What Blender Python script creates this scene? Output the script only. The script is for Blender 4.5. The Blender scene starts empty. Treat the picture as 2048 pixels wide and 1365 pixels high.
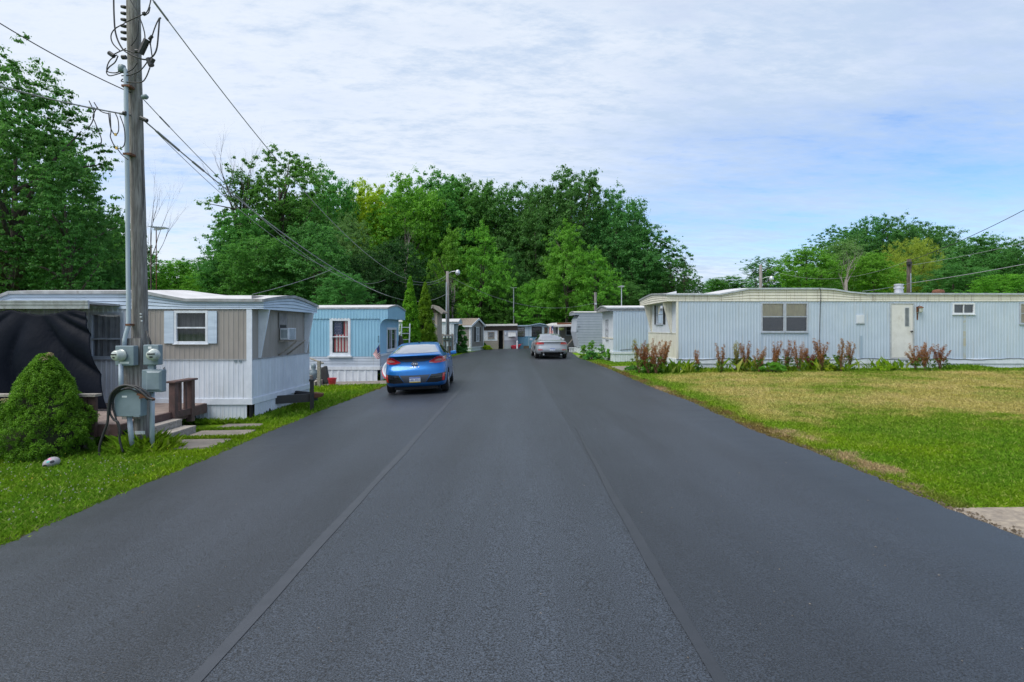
import bpy, bmesh, math, random
import numpy as np
from mathutils import Vector, Matrix
from mathutils.bvhtree import BVHTree
R = math.radians
sc = bpy.context.scene
col = sc.collection
random.seed(7)
# ---------------------------------------------------------------- camera geometry (20 mm lens, eye 1.85 m)
F, H, CX, HY = 1137.8, 1.85, 1024.0, 657.0
def sstep(a, b, t):
    t = min(1.0, max(0.0, (t - a) / (b - a)))
    return t * t * (3 - 2 * t)
def g(x, y):                      # lie of the land: the street is on a gentle cross slope
    k = 1.0 - 0.8 * sstep(24, 42, y)
    return k * 0.28 * math.tanh(x / 9.0)
def X(px, D): return (px - CX) / F * D
def Z(py, D): return H - (py - HY) * D / F
def P(px, py, D): return Vector((X(px, D), D, Z(py, D)))
def gp(px, py):
    z = 0.0
    for _ in range(12):
        D = F * (H - z) / (py - HY)
        z = g(X(px, D), D)
    return Vector((X(px, D), D, z))
ORG = {}
# ---------------------------------------------------------------- mesh builder
class MB:
    def __init__(s): s.v = []; s.f = []; s.mi = []; s.cur = 0
    def add(s, vs, fs):
        b = len(s.v); s.v += [Vector(v) for v in vs]
        s.f += [tuple(i + b for i in f) for f in fs]; s.mi += [s.cur] * len(fs); return s
    def quad(s, a, b, c, d): return s.add([a, b, c, d], [(0, 1, 2, 3)])
    def hexa(s, p):               # 8 points: bottom 4, top 4
        return s.add(p, [(0, 3, 2, 1), (4, 5, 6, 7), (0, 1, 5, 4), (1, 2, 6, 5), (2, 3, 7, 6), (3, 0, 4, 7)])
    def box(s, x0, x1, y0, y1, z0, z1):
        return s.hexa([(x0, y0, z0), (x1, y0, z0), (x1, y1, z0), (x0, y1, z0), (x0, y0, z1), (x1, y0, z1), (x1, y1, z1), (x0, y1, z1)])
    def beam(s, p, q, w, h, up=(0, 0, 1)):
        p, q = Vector(p), Vector(q); d = (q - p).normalized(); up = Vector(up)
        if abs(d.dot(up)) > .98: up = Vector((0, 1, 0))
        a = d.cross(up).normalized(); b = a.cross(d).normalized()
        a = a * w / 2; b = b * h / 2
        return s.hexa([p - a - b, p + a - b, q + a - b, q - a - b, p - a + b, p + a + b, q + a + b, q - a + b])
    def tube(s, pts, r, n=8, cap=True):
        pts = [Vector(p) for p in pts]; m = len(pts); vs = []; fs = []
        up = Vector((0.13, 0.21, 1)).normalized(); prev = None
        for i, p in enumerate(pts):
            d = (pts[min(i + 1, m - 1)] - pts[max(i - 1, 0)])
            d = d.normalized() if d.length > 1e-9 else Vector((0, 0, 1))
            if prev is None:
                a = d.cross(up)
                if a.length < .05: a = d.cross(Vector((1, 0, 0)))
            else:
                a = prev - d * prev.dot(d)
            a.normalize(); prev = a; b = d.cross(a)
            rr = r[i] if isinstance(r, (list, tuple)) else r
            for k in range(n):
                t = 2 * math.pi * k / n; vs.append(p + (a * math.cos(t) + b * math.sin(t)) * rr)
        for i in range(m - 1):
            for k in range(n):
                k2 = (k + 1) % n; fs.append((i * n + k, i * n + k2, (i + 1) * n + k2, (i + 1) * n + k))
        if cap: fs.append(tuple(range(n - 1, -1, -1))); fs.append(tuple(range((m - 1) * n, m * n)))
        return s.add(vs, fs)
    def lathe(s, prof, c, n=20, axis='z'):
        vs = []; fs = []; c = Vector(c)
        for r, z in prof:
            for k in range(n):
                t = 2 * math.pi * k / n; a, b = r * math.cos(t), r * math.sin(t)
                vs.append(c + (Vector((a, b, z)) if axis == 'z' else Vector((z, a, b)) if axis == 'x' else Vector((a, z, b))))
        for i in range(len(prof) - 1):
            for k in range(n):
                k2 = (k + 1) % n; fs.append((i * n + k, i * n + k2, (i + 1) * n + k2, (i + 1) * n + k))
        fs.append(tuple(range(n))); fs.append(tuple(range((len(prof) - 1) * n, len(prof) * n)))
        return s.add(vs, fs)
    def prism(s, poly, off):      # 3-D polygon extruded by a vector
        n = len(poly); off = Vector(off); vs = [Vector(p) for p in poly]; vs += [v + off for v in vs]
        return s.add(vs, [tuple(range(n)), tuple(range(2 * n - 1, n - 1, -1))] + [(i, (i + 1) % n, n + (i + 1) % n, n + i) for i in range(n)])
    def grid(s, fn, nu, nv):
        vs = [fn(i / nu, j / nv) for j in range(nv + 1) for i in range(nu + 1)]
        return s.add(vs, [(j * (nu + 1) + i, j * (nu + 1) + i + 1, (j + 1) * (nu + 1) + i + 1, (j + 1) * (nu + 1) + i) for j in range(nv) for i in range(nu)])
    def build(s, name, mat, parent=None, smooth=False, origin=None, bevel=0, normals=True):
        o0 = ORG[parent.name] if parent else Vector(origin or (0, 0, 0))
        me = bpy.data.meshes.new(name)
        me.from_pydata([tuple(v - o0) for v in s.v], [], s.f)
        mats = mat if isinstance(mat, (list, tuple)) else [mat]
        for m in mats: me.materials.append(m)
        if len(mats) > 1: me.polygons.foreach_set('material_index', s.mi)
        if normals:
            bm = bmesh.new(); bm.from_mesh(me); bmesh.ops.recalc_face_normals(bm, faces=bm.faces); bm.to_mesh(me); bm.free()
        if smooth: me.polygons.foreach_set('use_smooth', [True] * len(me.polygons))
        me.update()
        o = bpy.data.objects.new(name, me); col.objects.link(o)
        if parent: o.parent = parent
        else: o.location = o0
        ORG[o.name] = o0
        if bevel:
            b = o.modifiers.new('bevel', 'BEVEL'); b.width = bevel; b.segments = 2; b.limit_method = 'ANGLE'
        return o
def tag(o, label=None, cat=None, group=None, kind=None):
    for k, v in (('label', label), ('category', cat), ('group', group), ('kind', kind)):
        if v: o[k] = v
    return o
def thing(name, label, cat, loc, group=None, local=False):
    o = bpy.data.objects.new(name, None); col.objects.link(o); o.location = loc; o.empty_display_size = .2
    ORG[o.name] = Vector((0, 0, 0)) if local else Vector(loc)
    return tag(o, label, cat, group)
# ---------------------------------------------------------------- materials
def nt(name):
    m = bpy.data.materials.new(name); m.use_nodes = True; t = m.node_tree; t.nodes.clear()
    return m, t
def nd(t, typ, **kw):
    n = t.nodes.new(typ)
    for k, v in kw.items():
        if k in n.inputs: n.inputs[k].default_value = v
        else: setattr(n, k, v)
    return n
def mixc(t, fac, a, b, mode='MIX'):
    n = t.nodes.new('ShaderNodeMix'); n.data_type = 'RGBA'; n.blend_type = mode
    for sck, v in ((n.inputs[0], fac), (n.inputs[6], a), (n.inputs[7], b)):
        if hasattr(v, 'is_linked') or hasattr(v, 'links'): t.links.new(v, sck)
        elif isinstance(v, (int, float)): sck.default_value = v
        else: sck.default_value = (*v, 1) if len(v) == 3 else v
    return n.outputs[2]
def noise(t, vec, scale, detail=5, rough=.6):
    n = t.nodes.new('ShaderNodeTexNoise'); n.inputs['Scale'].default_value = scale; n.inputs['Detail'].default_value = detail
    n.inputs['Roughness'].default_value = rough
    if vec is not None: t.links.new(vec, n.inputs['Vector'])
    return n.outputs[0]
def ramp(t, v, a, b, lo=0.0, hi=1.0, smooth=True):
    n = t.nodes.new('ShaderNodeMapRange'); n.interpolation_type = 'SMOOTHSTEP' if smooth else 'LINEAR'
    n.inputs['From Min'].default_value = a; n.inputs['From Max'].default_value = b
    n.inputs['To Min'].default_value = lo; n.inputs['To Max'].default_value = hi
    t.links.new(v, n.inputs['Value']); return n.outputs[0]
def mth(t, op, a, b=None):
    n = t.nodes.new('ShaderNodeMath'); n.operation = op
    for i, v in enumerate((a, b)):
        if v is None: continue
        if isinstance(v, (int, float)): n.inputs[i].default_value = v
        else: t.links.new(v, n.inputs[i])
    return n.outputs[0]
def coord(t, scale=(1, 1, 1), kind='Object'):
    c = t.nodes.new('ShaderNodeTexCoord'); m = t.nodes.new('ShaderNodeMapping'); m.inputs['Scale'].default_value = scale
    t.links.new(c.outputs[kind], m.inputs['Vector']); return m.outputs[0]
def pm(name, c, c2=None, s=3, st=(1, 1, 1), r=.6, metal=0, bump=0, bs=60, band=(.35, .65), dirt=None, dst=(5, 5, .35), dband=(.55, .75), dmax=.7, coat=0, spec=.5, bst=(1, 1, 1)):
    m, t = nt(name)
    out = nd(t, 'ShaderNodeOutputMaterial'); b = nd(t, 'ShaderNodeBsdfPrincipled')
    b.inputs['Roughness'].default_value = r; b.inputs['Metallic'].default_value = metal
    b.inputs['Coat Weight'].default_value = coat; b.inputs['Specular IOR Level'].default_value = spec
    c2 = c2 or tuple(x * .86 for x in c)
    f = ramp(t, noise(t, coord(t, st), s), *band)
    cc = mixc(t, f, c, c2)
    if dirt:
        d = ramp(t, noise(t, coord(t, dst), 2.2, 6, .65), dband[0], dband[1], 0, dmax)
        cc = mixc(t, d, cc, dirt)
    t.links.new(cc, b.inputs['Base Color'])
    if bump:
        bn = nd(t, 'ShaderNodeBump', Strength=bump, Distance=.02)
        t.links.new(noise(t, coord(t, bst), bs, 4), bn.inputs['Height']); t.links.new(bn.outputs[0], b.inputs['Normal'])
    t.links.new(b.outputs[0], out.inputs[0])
    return m
def glassm(name, tint=(.02, .025, .03), refl=.16, clear=.75):
    m, t = nt(name); out = nd(t, 'ShaderNodeOutputMaterial')
    tr = nd(t, 'ShaderNodeBsdfTransparent'); tr.inputs[0].default_value = (clear, clear, clear, 1)
    gl = nd(t, 'ShaderNodeBsdfGlossy', Roughness=.03); gl.inputs[0].default_value = (1, 1, 1, 1)
    lw = nd(t, 'ShaderNodeLayerWeight', Blend=.25); mx = nd(t, 'ShaderNodeMixShader')
    f = ramp(t, lw.outputs['Fresnel'], 0, 1, refl * .6, 1, False)
    t.links.new(f, mx.inputs[0]); t.links.new(tr.outputs[0], mx.inputs[1]); t.links.new(gl.outputs[0], mx.inputs[2]); t.links.new(mx.outputs[0], out.inputs[0])
    return m
def leafm(name, dark, light, tr=.47, third=None):
    m, t = nt(name); out = nd(t, 'ShaderNodeOutputMaterial')
    a = nd(t, 'ShaderNodeAttribute', attribute_name='tint')
    c = mixc(t, a.outputs['Fac'], dark, light)
    oi = nd(t, 'ShaderNodeObjectInfo')
    hs = nd(t, 'ShaderNodeHueSaturation'); t.links.new(c, hs.inputs['Color'])
    t.links.new(ramp(t, oi.outputs['Random'], 0, 1, .485, .515, False), hs.inputs['Hue']); t.links.new(ramp(t, oi.outputs['Random'], 0, 1, .85, 1.18, False), hs.inputs['Value'])
    c = hs.outputs[0]
    d = nd(t, 'ShaderNodeBsdfDiffuse'); t.links.new(c, d.inputs[0])
    tl = nd(t, 'ShaderNodeBsdfTranslucent')
    t.links.new(mixc(t, .5, c, (light[0] * 1.3, light[1] * 1.3, light[2] * .8)), tl.inputs[0])
    gl = nd(t, 'ShaderNodeBsdfGlossy', Roughness=.45); gl.inputs[0].default_value = (.7, .8, .6, 1)
    mx = nd(t, 'ShaderNodeMixShader'); mx.inputs[0].default_value = tr
    t.links.new(d.outputs[0], mx.inputs[1]); t.links.new(tl.outputs[0], mx.inputs[2])
    m2 = nd(t, 'ShaderNodeMixShader'); m2.inputs[0].default_value = .02
    t.links.new(mx.outputs[0], m2.inputs[1]); t.links.new(gl.outputs[0], m2.inputs[2])
    t.links.new(m2.outputs[0], out.inputs[0])
    return m
M = {}
M['white'] = pm('white siding paint', (.64, .68, .74), (.57, .61, .67), s=2, dirt=(.42, .42, .40), dst=(7, 7, .4), dband=(.50, .78), dmax=.6, r=.45)
M['white_trim'] = pm('white trim paint', (.69, .73, .79), (.60, .64, .70), s=5, dirt=(.35, .36, .36), dband=(.58, .8), r=.45)
M['beige'] = pm('weathered beige siding', (.33, .30, .275), (.28, .255, .23), s=2.5, st=(1, 1, .4), dirt=(.17, .16, .15), dband=(.56, .85), dmax=.5, r=.55)
M['fascia_blue'] = pm('pale weathered fascia', (.54, .63, .74), (.44, .53, .64), s=3, st=(.6, .6, 4), dirt=(.26, .30, .35), dst=(6, 6, .5), dband=(.56, .8), dmax=.6, r=.5)
M['pale_blue'] = pm('pale blue corrugated siding', (.45, .535, .635), (.41, .495, .595), s=1.2, dirt=(.38, .38, .34), dst=(8, 8, .3), dband=(.50, .74), dmax=.55, r=.42)
M['pale_blue_deep'] = pm('cool grey blue siding', (.34, .435, .54), (.30, .39, .49), s=1.2, r=.45)
M['cream'] = pm('cream weathered paint', (.68, .66, .57), (.62, .60, .52), s=3, dirt=(.20, .15, .09), dst=(11, 11, .3), dband=(.54, .68), dmax=.75, r=.5)
M['sky_blue'] = pm('bright sky blue siding', (.275, .49, .64), (.245, .45, .595), s=1.5, dirt=(.22, .36, .47), dband=(.6, .85), dmax=.45, r=.42)
M['grey_lap'] = pm('blue grey lap siding', (.30, .33, .39), (.27, .30, .36), s=2, r=.5)
M['lap_white'] = pm('off white lap siding', (.50, .55, .64), (.45, .50, .58), s=2, dirt=(.3, .3, .3), dmax=.4, r=.5)
M['greige_lap'] = pm('greige lap siding', (.27, .255, .24), (.24, .225, .21), s=2, r=.55)
M['roof_white'] = pm('white roof coating', (.58, .57, .575), (.48, .47, .475), s=1.6, dirt=(.42, .38, .35), dst=(1.5, 1.5, 1.5), dband=(.55, .8), r=.55, bump=.15, bs=12)
M['roof_grey'] = pm('grey metal roof edge', (.40, .41, .43), (.28, .28, .29), s=4, dirt=(.16, .13, .11), dst=(3, 3, 1), r=.45, metal=.2)
M['shingle'] = pm('weathered tan shingles', (.25, .21, .17), (.18, .15, .12), s=14, r=.9, bump=.4, bs=40)
M['alu'] = pm('dull aluminium', (.55, .57, .60), (.44, .46, .50), s=8, r=.4, metal=.5, dirt=(.25, .22, .2), dmax=.4)
M['galv'] = pm('painted utility grey steel', (.185, .24, .275), (.155, .205, .235), s=6, r=.45, dirt=(.12, .13, .13), dband=(.62, .85), dmax=.5)
M['conduit'] = pm('grey plastic conduit', (.40, .46, .53), (.34, .40, .47), s=5, st=(1, 1, .3), r=.5)
M['rust'] = pm('rusty steel', (.16, .062, .028), (.09, .036, .02), s=18, r=.8, bump=.3)
M['black_steel'] = pm('flaking black steel', (.022, .024, .028), (.035, .03, .028), s=9, r=.5, dirt=(.10, .045, .022), dst=(6, 6, 6), dband=(.6, .72), bump=.2)
M['dark_plastic'] = pm('matte black plastic', (.015, .016, .018), r=.5)
M['cable'] = pm('black cable sheath', (.02, .021, .023), (.03, .03, .032), r=.55)
M['cable_grey'] = pm('weathered aluminium cable', (.30, .31, .33), (.20, .205, .215), s=20, r=.5, metal=.3)
M['pole'] = pm('weathered grey timber pole', (.27, .255, .245), (.125, .112, .105), s=5, st=(6, 6, .5), r=.85, bump=.7, bs=9, bst=(7, 7, .5), dirt=(.035, .03, .028), dst=(9, 9, .6), dband=(.62, .74))
M['wood_grey'] = pm('bare weathered lumber', (.34, .31, .28), (.22, .195, .17), s=4, st=(5, 5, 5), r=.85, bump=.4, bs=14)
M['wood_red'] = pm('faded red brown deck stain', (.11, .062, .055), (.07, .042, .038), s=6, r=.8, dirt=(.22, .20, .18), dst=(5, 5, 1.5), dband=(.58, .75), bump=.3)
M['deck'] = pm('worn deck boards', (.24, .185, .16), (.17, .13, .115), s=5, r=.85, bump=.3)
M['plywood'] = pm('grey plywood patch', (.27, .26, .25), (.20, .19, .185), s=7, r=.85, dirt=(.08, .05, .035))
M['window_frame'] = pm('grey aluminium window frame', (.42, .46, .52), (.34, .38, .44), s=6, r=.45)
M['frame_white'] = pm('white window frame', (.70, .73, .78), (.60, .63, .68), s=6, r=.45, dirt=(.3, .29, .28), dmax=.5)
M['glass'] = glassm('window glass', refl=.10, clear=.85)
M['screen'] = glassm('window glass behind insect screen', refl=.02, clear=.55)
M['mesh'] = glassm('insect screen', refl=.02, clear=.26)
M['curtain'] = pm('pale net curtain', (.36, .38, .40), (.26, .28, .30), s=3, r=.9)
M['curtain_tan'] = pm('tan curtain', (.72, .64, .44), (.62, .54, .37), s=2.5, r=.9)
M['curtain_dark'] = pm('dark blind', (.17, .19, .21), (.13, .15, .165), s=4, r=.8)
M['tarp'] = pm('black plastic tarp', (.004, .006, .011), (.007, .009, .015), s=2, r=.5, bump=.5, bs=7, spec=.045, bst=(1.6, 1, .7))
M['concrete'] = pm('weathered concrete', (.23, .20, .17), (.15, .135, .115), s=4, r=.9, bump=.3, bs=90, dirt=(.15, .13, .11), dst=(2, 2, 2))
M['shutter_dark'] = pm('black shutter', (.025, .027, .032), r=.6)
M['red_plastic'] = pm('pinkish red plastic', (.62, .045, .075), (.50, .035, .06), r=.4)
M['flag_red'] = pm('faded flag red', (.46, .05, .07), (.36, .04, .055), r=.85)
M['flag_white'] = pm('faded flag white', (.70, .66, .62), (.58, .55, .52), r=.85)
M['flag_blue'] = pm('flag blue', (.03, .045, .16), (.025, .035, .12), r=.85)
M['bark'] = pm('grey brown bark', (.085, .068, .055), (.04, .032, .027), s=6, st=(3, 3, .5), r=.95, bump=.8, bs=8)
M['bark_pale'] = pm('bleached dead wood', (.28, .25, .23), (.17, .15, .14), s=6, st=(3, 3, .5), r=.95)
M['tan_wall'] = pm('tan stucco board', (.40, .335, .27), (.34, .285, .23), s=3, r=.8)
M['brick_brown'] = pm('brown board wall', (.12, .085, .065), (.08, .06, .05), s=9, st=(1, 1, 6), r=.85)
M['plate_white'] = pm('licence plate face', (.62, .66, .72), (.56, .6, .66), r=.4)
M['plate_yellow'] = pm('licence plate yellow', (.75, .55, .06), r=.4)
M['plate_blue'] = pm('licence plate blue', (.04, .10, .38), r=.4)
M['meter_glass'] = pm('meter glass and ring', (.50, .53, .49), (.36, .40, .38), s=9, r=.15, coat=.6)
M['sticker'] = pm('white sticker', (.74, .76, .78), r=.5)
M['ink'] = pm('black lettering', (.01, .01, .012), r=.5)
M['yellow_tag'] = pm('yellow tag', (.60, .38, .08), r=.5)
# ================================================================ camera, light, sky
cam = bpy.data.cameras.new('camera'); co = bpy.data.objects.new('camera', cam); col.objects.link(co)
co.location = (0, 0, H); co.rotation_euler = (R(90), 0, 0)
cam.lens = 20; cam.sensor_width = 36; cam.shift_y = -25.5 / 2048; cam.clip_end = 3000; cam.clip_start = .05
sc.camera = co
SUN = Vector((-.48, -.36, 1.0)).normalized()
sl = bpy.data.lights.new('sun', 'SUN'); sl.energy = 2.4; sl.angle = R(42); sl.color = (1, .96, .9)
so = bpy.data.objects.new('sun', sl); col.objects.link(so)
so.rotation_euler = SUN.to_track_quat('Z', 'Y').to_euler()
w = bpy.data.worlds.new('World'); sc.world = w; w.use_nodes = True; t = w.node_tree; t.nodes.clear()
wo = nd(t, 'ShaderNodeOutputWorld'); bg = nd(t, 'ShaderNodeBackground')
sky = t.nodes.new('ShaderNodeTexSky'); sky.sky_type = 'NISHITA'; sky.sun_disc = False
sky.sun_elevation = math.asin(SUN.z); sky.sun_rotation = math.atan2(SUN.x, SUN.y); sky.air_density = 1.0; sky.dust_density = .6; sky.ozone_density = 2.0
tc = nd(t, 'ShaderNodeTexCoord'); sp = nd(t, 'ShaderNodeSeparateXYZ'); t.links.new(tc.outputs['Generated'], sp.inputs[0])
zc = mth(t, 'MAXIMUM', sp.outputs[2], 0.0)
den = mth(t, 'ADD', zc, .10)
cx = nd(t, 'ShaderNodeCombineXYZ')
t.links.new(mth(t, 'DIVIDE', sp.outputs[0], den), cx.inputs[0]); t.links.new(mth(t, 'DIVIDE', sp.outputs[1], den), cx.inputs[1])
mp = nd(t, 'ShaderNodeMapping'); mp.inputs['Rotation'].default_value = (0, 0, R(-38)); mp.inputs['Scale'].default_value = (.55, 1.15, 1); mp.inputs['Location'].default_value = (3.1, 1.7, 0)
t.links.new(cx.outputs[0], mp.inputs[0])
n1 = noise(t, mp.outputs[0], .75, 8, .62); n2 = noise(t, mp.outputs[0], 3.2, 8, .68); n3 = noise(t, mp.outputs[0], 11.0, 7, .72)
nn = mth(t, 'ADD', mth(t, 'ADD', mth(t, 'MULTIPLY', n1, .44), mth(t, 'MULTIPLY', n2, .34)), mth(t, 'MULTIPLY', n3, .22))
# high thin overcast aloft, thinning to open blue low down and towards the right
cov = mth(t, 'ADD', ramp(t, zc, .15, .34, .055, .17), ramp(t, zc, .02, .16, .30, 0))
cov = mth(t, 'ADD', cov, ramp(t, sp.outputs[0], -.1, .62, .02, -.05))
mask = ramp(t, mth(t, 'ADD', nn, cov), .41, .70)
shade = ramp(t, mth(t, 'ADD', mth(t, 'ADD', mth(t, 'MULTIPLY', n2, .45), mth(t, 'MULTIPLY', n3, .55)), mth(t, 'MULTIPLY', sp.outputs[0], .14)), .40, .66, .0, 1)
cl = mixc(t, shade, (.585, .63, .695), (.40, .485, .61))
skyc = mixc(t, 1.0, sky.outputs[0], (.092, .114, .140), 'MULTIPLY')
fin = mixc(t, mth(t, 'MULTIPLY', mask, .93), skyc, cl)
t.links.new(fin, bg.inputs[0]); bg.inputs[1].default_value = 1.0
t.links.new(bg.outputs[0], wo.inputs[0])
sc.view_settings.view_transform = 'Standard'; sc.view_settings.look = 'None'; sc.view_settings.exposure = .58; sc.view_settings.gamma = 1
sc.render.engine = 'CYCLES'
sc.cycles.max_bounces = 7; sc.cycles.diffuse_bounces = 4; sc.cycles.transparent_max_bounces = 8; sc.cycles.transmission_bounces = 4
sc.cycles.sample_clamp_indirect = 6
# ================================================================ ground, road
def lawn_color(t):
    ge = nd(t, 'ShaderNodeNewGeometry'); s = nd(t, 'ShaderNodeSeparateXYZ'); t.links.new(ge.outputs['Position'], s.inputs[0])
    pos = ge.outputs['Position']; x, y = s.outputs[0], s.outputs[1]
    a = noise(t, pos, .35, 4); b = noise(t, pos, 1.5, 5); c = noise(t, pos, 7, 4)
    v = mth(t, 'ADD', mth(t, 'ADD', mth(t, 'MULTIPLY', a, .5), mth(t, 'MULTIPLY', b, .36)), mth(t, 'MULTIPLY', c, .14))
    yy = mth(t, 'ADD', y, mth(t, 'MULTIPLY', mth(t, 'SUBTRACT', b, .5), 4.5))
    ym = mth(t, 'MULTIPLY', ramp(t, yy, 8.0, 11.5), ramp(t, y, 20.3, 21.6, 1, 0))
    dm = mth(t, 'MULTIPLY', ramp(t, x, 4, 5.5), ym)
    dry = ramp(t, mth(t, 'ADD', v, mth(t, 'SUBTRACT', mth(t, 'MULTIPLY', dm, .165), .115)), .45, .61)
    gcol = mixc(t, ramp(t, c, .3, .7), (.096, .215, .016), (.170, .315, .026))
    gcol = mixc(t, ramp(t, a, .42, .62), gcol, (.19, .31, .014))
    gcol = mixc(t, mth(t, 'MULTIPLY', dm, .55), gcol, (.24, .30, .036))
    dcol = mixc(t, ramp(t, b, .35, .65), (.58, .46, .215), (.42, .37, .11))
    cc = mixc(t, mth(t, 'MULTIPLY', dry, .9), gcol, dcol)
    nz = mth(t, 'MULTIPLY', mth(t, 'SUBTRACT', b, .5), .8)
    e1 = mth(t, 'SUBTRACT', -4.42, x); e2 = mth(t, 'SUBTRACT', x, 4.50)
    e = mth(t, 'ADD', mth(t, 'MAXIMUM', e1, e2), nz)
    ed = mth(t, 'MULTIPLY', mth(t, 'MULTIPLY', ramp(t, e, -.16, .03, .9, 0), mth(t, 'MAXIMUM', ramp(t, noise(t, pos, .55, 3), .44, .60, .4, 1), ramp(t, x, -1, 0, .85, 0))), ramp(t, y, 24, 34, 1, 0))
    cc = mixc(t, ed, cc, (.20, .125, .055))
    for (px_, py_, sx, sy) in ((1690, 912, .30, .55), (1765, 940, .28, .6), (1625, 880, .22, .5), (1830, 975, .22, .35), (1578, 868, .35, .5), (1345, 797, .25, 1.2), (1320, 780, .22, 1.2)):   # worn bare spots
        q_ = gp(px_, py_); dx = mth(t, 'DIVIDE', mth(t, 'SUBTRACT', x, q_.x), sx); dy = mth(t, 'DIVIDE', mth(t, 'SUBTRACT', y, q_.y), sy)
        d2 = mth(t, 'ADD', mth(t, 'ADD', mth(t, 'MULTIPLY', dx, dx), mth(t, 'MULTIPLY', dy, dy)), mth(t, 'MULTIPLY', mth(t, 'SUBTRACT', mth(t, 'ADD', mth(t, 'MULTIPLY', b, .5), mth(t, 'MULTIPLY', c, .5)), .5), 5.5))
        cc = mixc(t, ramp(t, d2, -.1, .75, .85, 0), cc, (.46, .33, .20))
    return cc, c
def ground_mat():
    m, t = nt('lawn soil'); out = nd(t, 'ShaderNodeOutputMaterial'); d = nd(t, 'ShaderNodeBsdfDiffuse')
    c, n = lawn_color(t)
    ge = nd(t, 'ShaderNodeNewGeometry')
    f = ramp(t, noise(t, ge.outputs['Position'], 45, 3), .35, .65)
    t.links.new(mixc(t, f, mixc(t, .35, c, (.06, .05, .025)), c), d.inputs[0])
    bn = nd(t, 'ShaderNodeBump', Strength=.8, Distance=.03); t.links.new(noise(t, ge.outputs['Position'], 30, 4), bn.inputs['Height']); t.links.new(bn.outputs[0], d.inputs['Normal'])
    t.links.new(d.outputs[0], out.inputs[0]); return m
def blade_mat():
    m, t = nt('grass blades'); out = nd(t, 'ShaderNodeOutputMaterial'); d = nd(t, 'ShaderNodeBsdfDiffuse'); tl = nd(t, 'ShaderNodeBsdfTranslucent')
    c, n = lawn_color(t)
    a = nd(t, 'ShaderNodeAttribute', attribute_name='tint')
    c = mixc(t, ramp(t, a.outputs['Fac'], .84, .94, 0, .4), c, (.34, .29, .11))
    hs = nd(t, 'ShaderNodeHueSaturation'); t.links.new(c, hs.inputs['Color'])
    t.links.new(ramp(t, a.outputs['Fac'], 0, 1, .66, 1.36, False), hs.inputs['Value'])
    mx = nd(t, 'ShaderNodeMixShader'); mx.inputs[0].default_value = .38
    t.links.new(hs.outputs[0], d.inputs[0]); t.links.new(hs.outputs[0], tl.inputs[0])
    t.links.new(d.outputs[0], mx.inputs[1]); t.links.new(tl.outputs[0], mx.inputs[2]); t.links.new(mx.outputs[0], out.inputs[0]); return m
xs = sorted(set([-600, -300, -150, -90, -60, -42] + [round(-32 + .5 * i, 2) for i in range(129)] + [42, 60, 90, 150, 300, 600]))
ys = sorted(set([-200, -80, -40, -20] + [round(-12 + .5 * i, 2) for i in range(145)] + [70, 85, 110, 150, 220, 320, 500, 800]))
mb = MB(); nx = len(xs)
mb.add([(x, y, g(x, y)) for y in ys for x in xs], [(j * nx + i, j * nx + i + 1, (j + 1) * nx + i + 1, (j + 1) * nx + i) for j in range(len(ys) - 1) for i in range(nx - 1)])
tag(mb.build('ground', ground_mat(), smooth=True), kind='structure')
LE = [gp(*p) for p in [(0, 1098), (200, 1010), (425, 917), (525, 872), (640, 825), (770, 775), (895, 717), (932, 707), (968, 700.6), (985, 699.8)]]
RE = [gp(*p) for p in [(1894, 1020), (1624, 905), (1514, 867), (1384, 807), (1299, 775), (1224, 742), (1160, 718), (1143, 705.5)]]
LX = [(-14, -4.40), (0, -4.36)] + [(p.y, p.x) for p in LE] + [(50.2, -.8)]
RX = [(-14, 4.2), (0, 4.2)] + [(p.y, p.x) for p in RE] + [(47, 6.5), (50.2, 9.5)]
def XL(y): return float(np.interp(y, [a for a, _ in LX], [b for _, b in LX]))
def XR(y): return float(np.interp(y, [a for a, _ in RX], [b for _, b in RX]))
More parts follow.
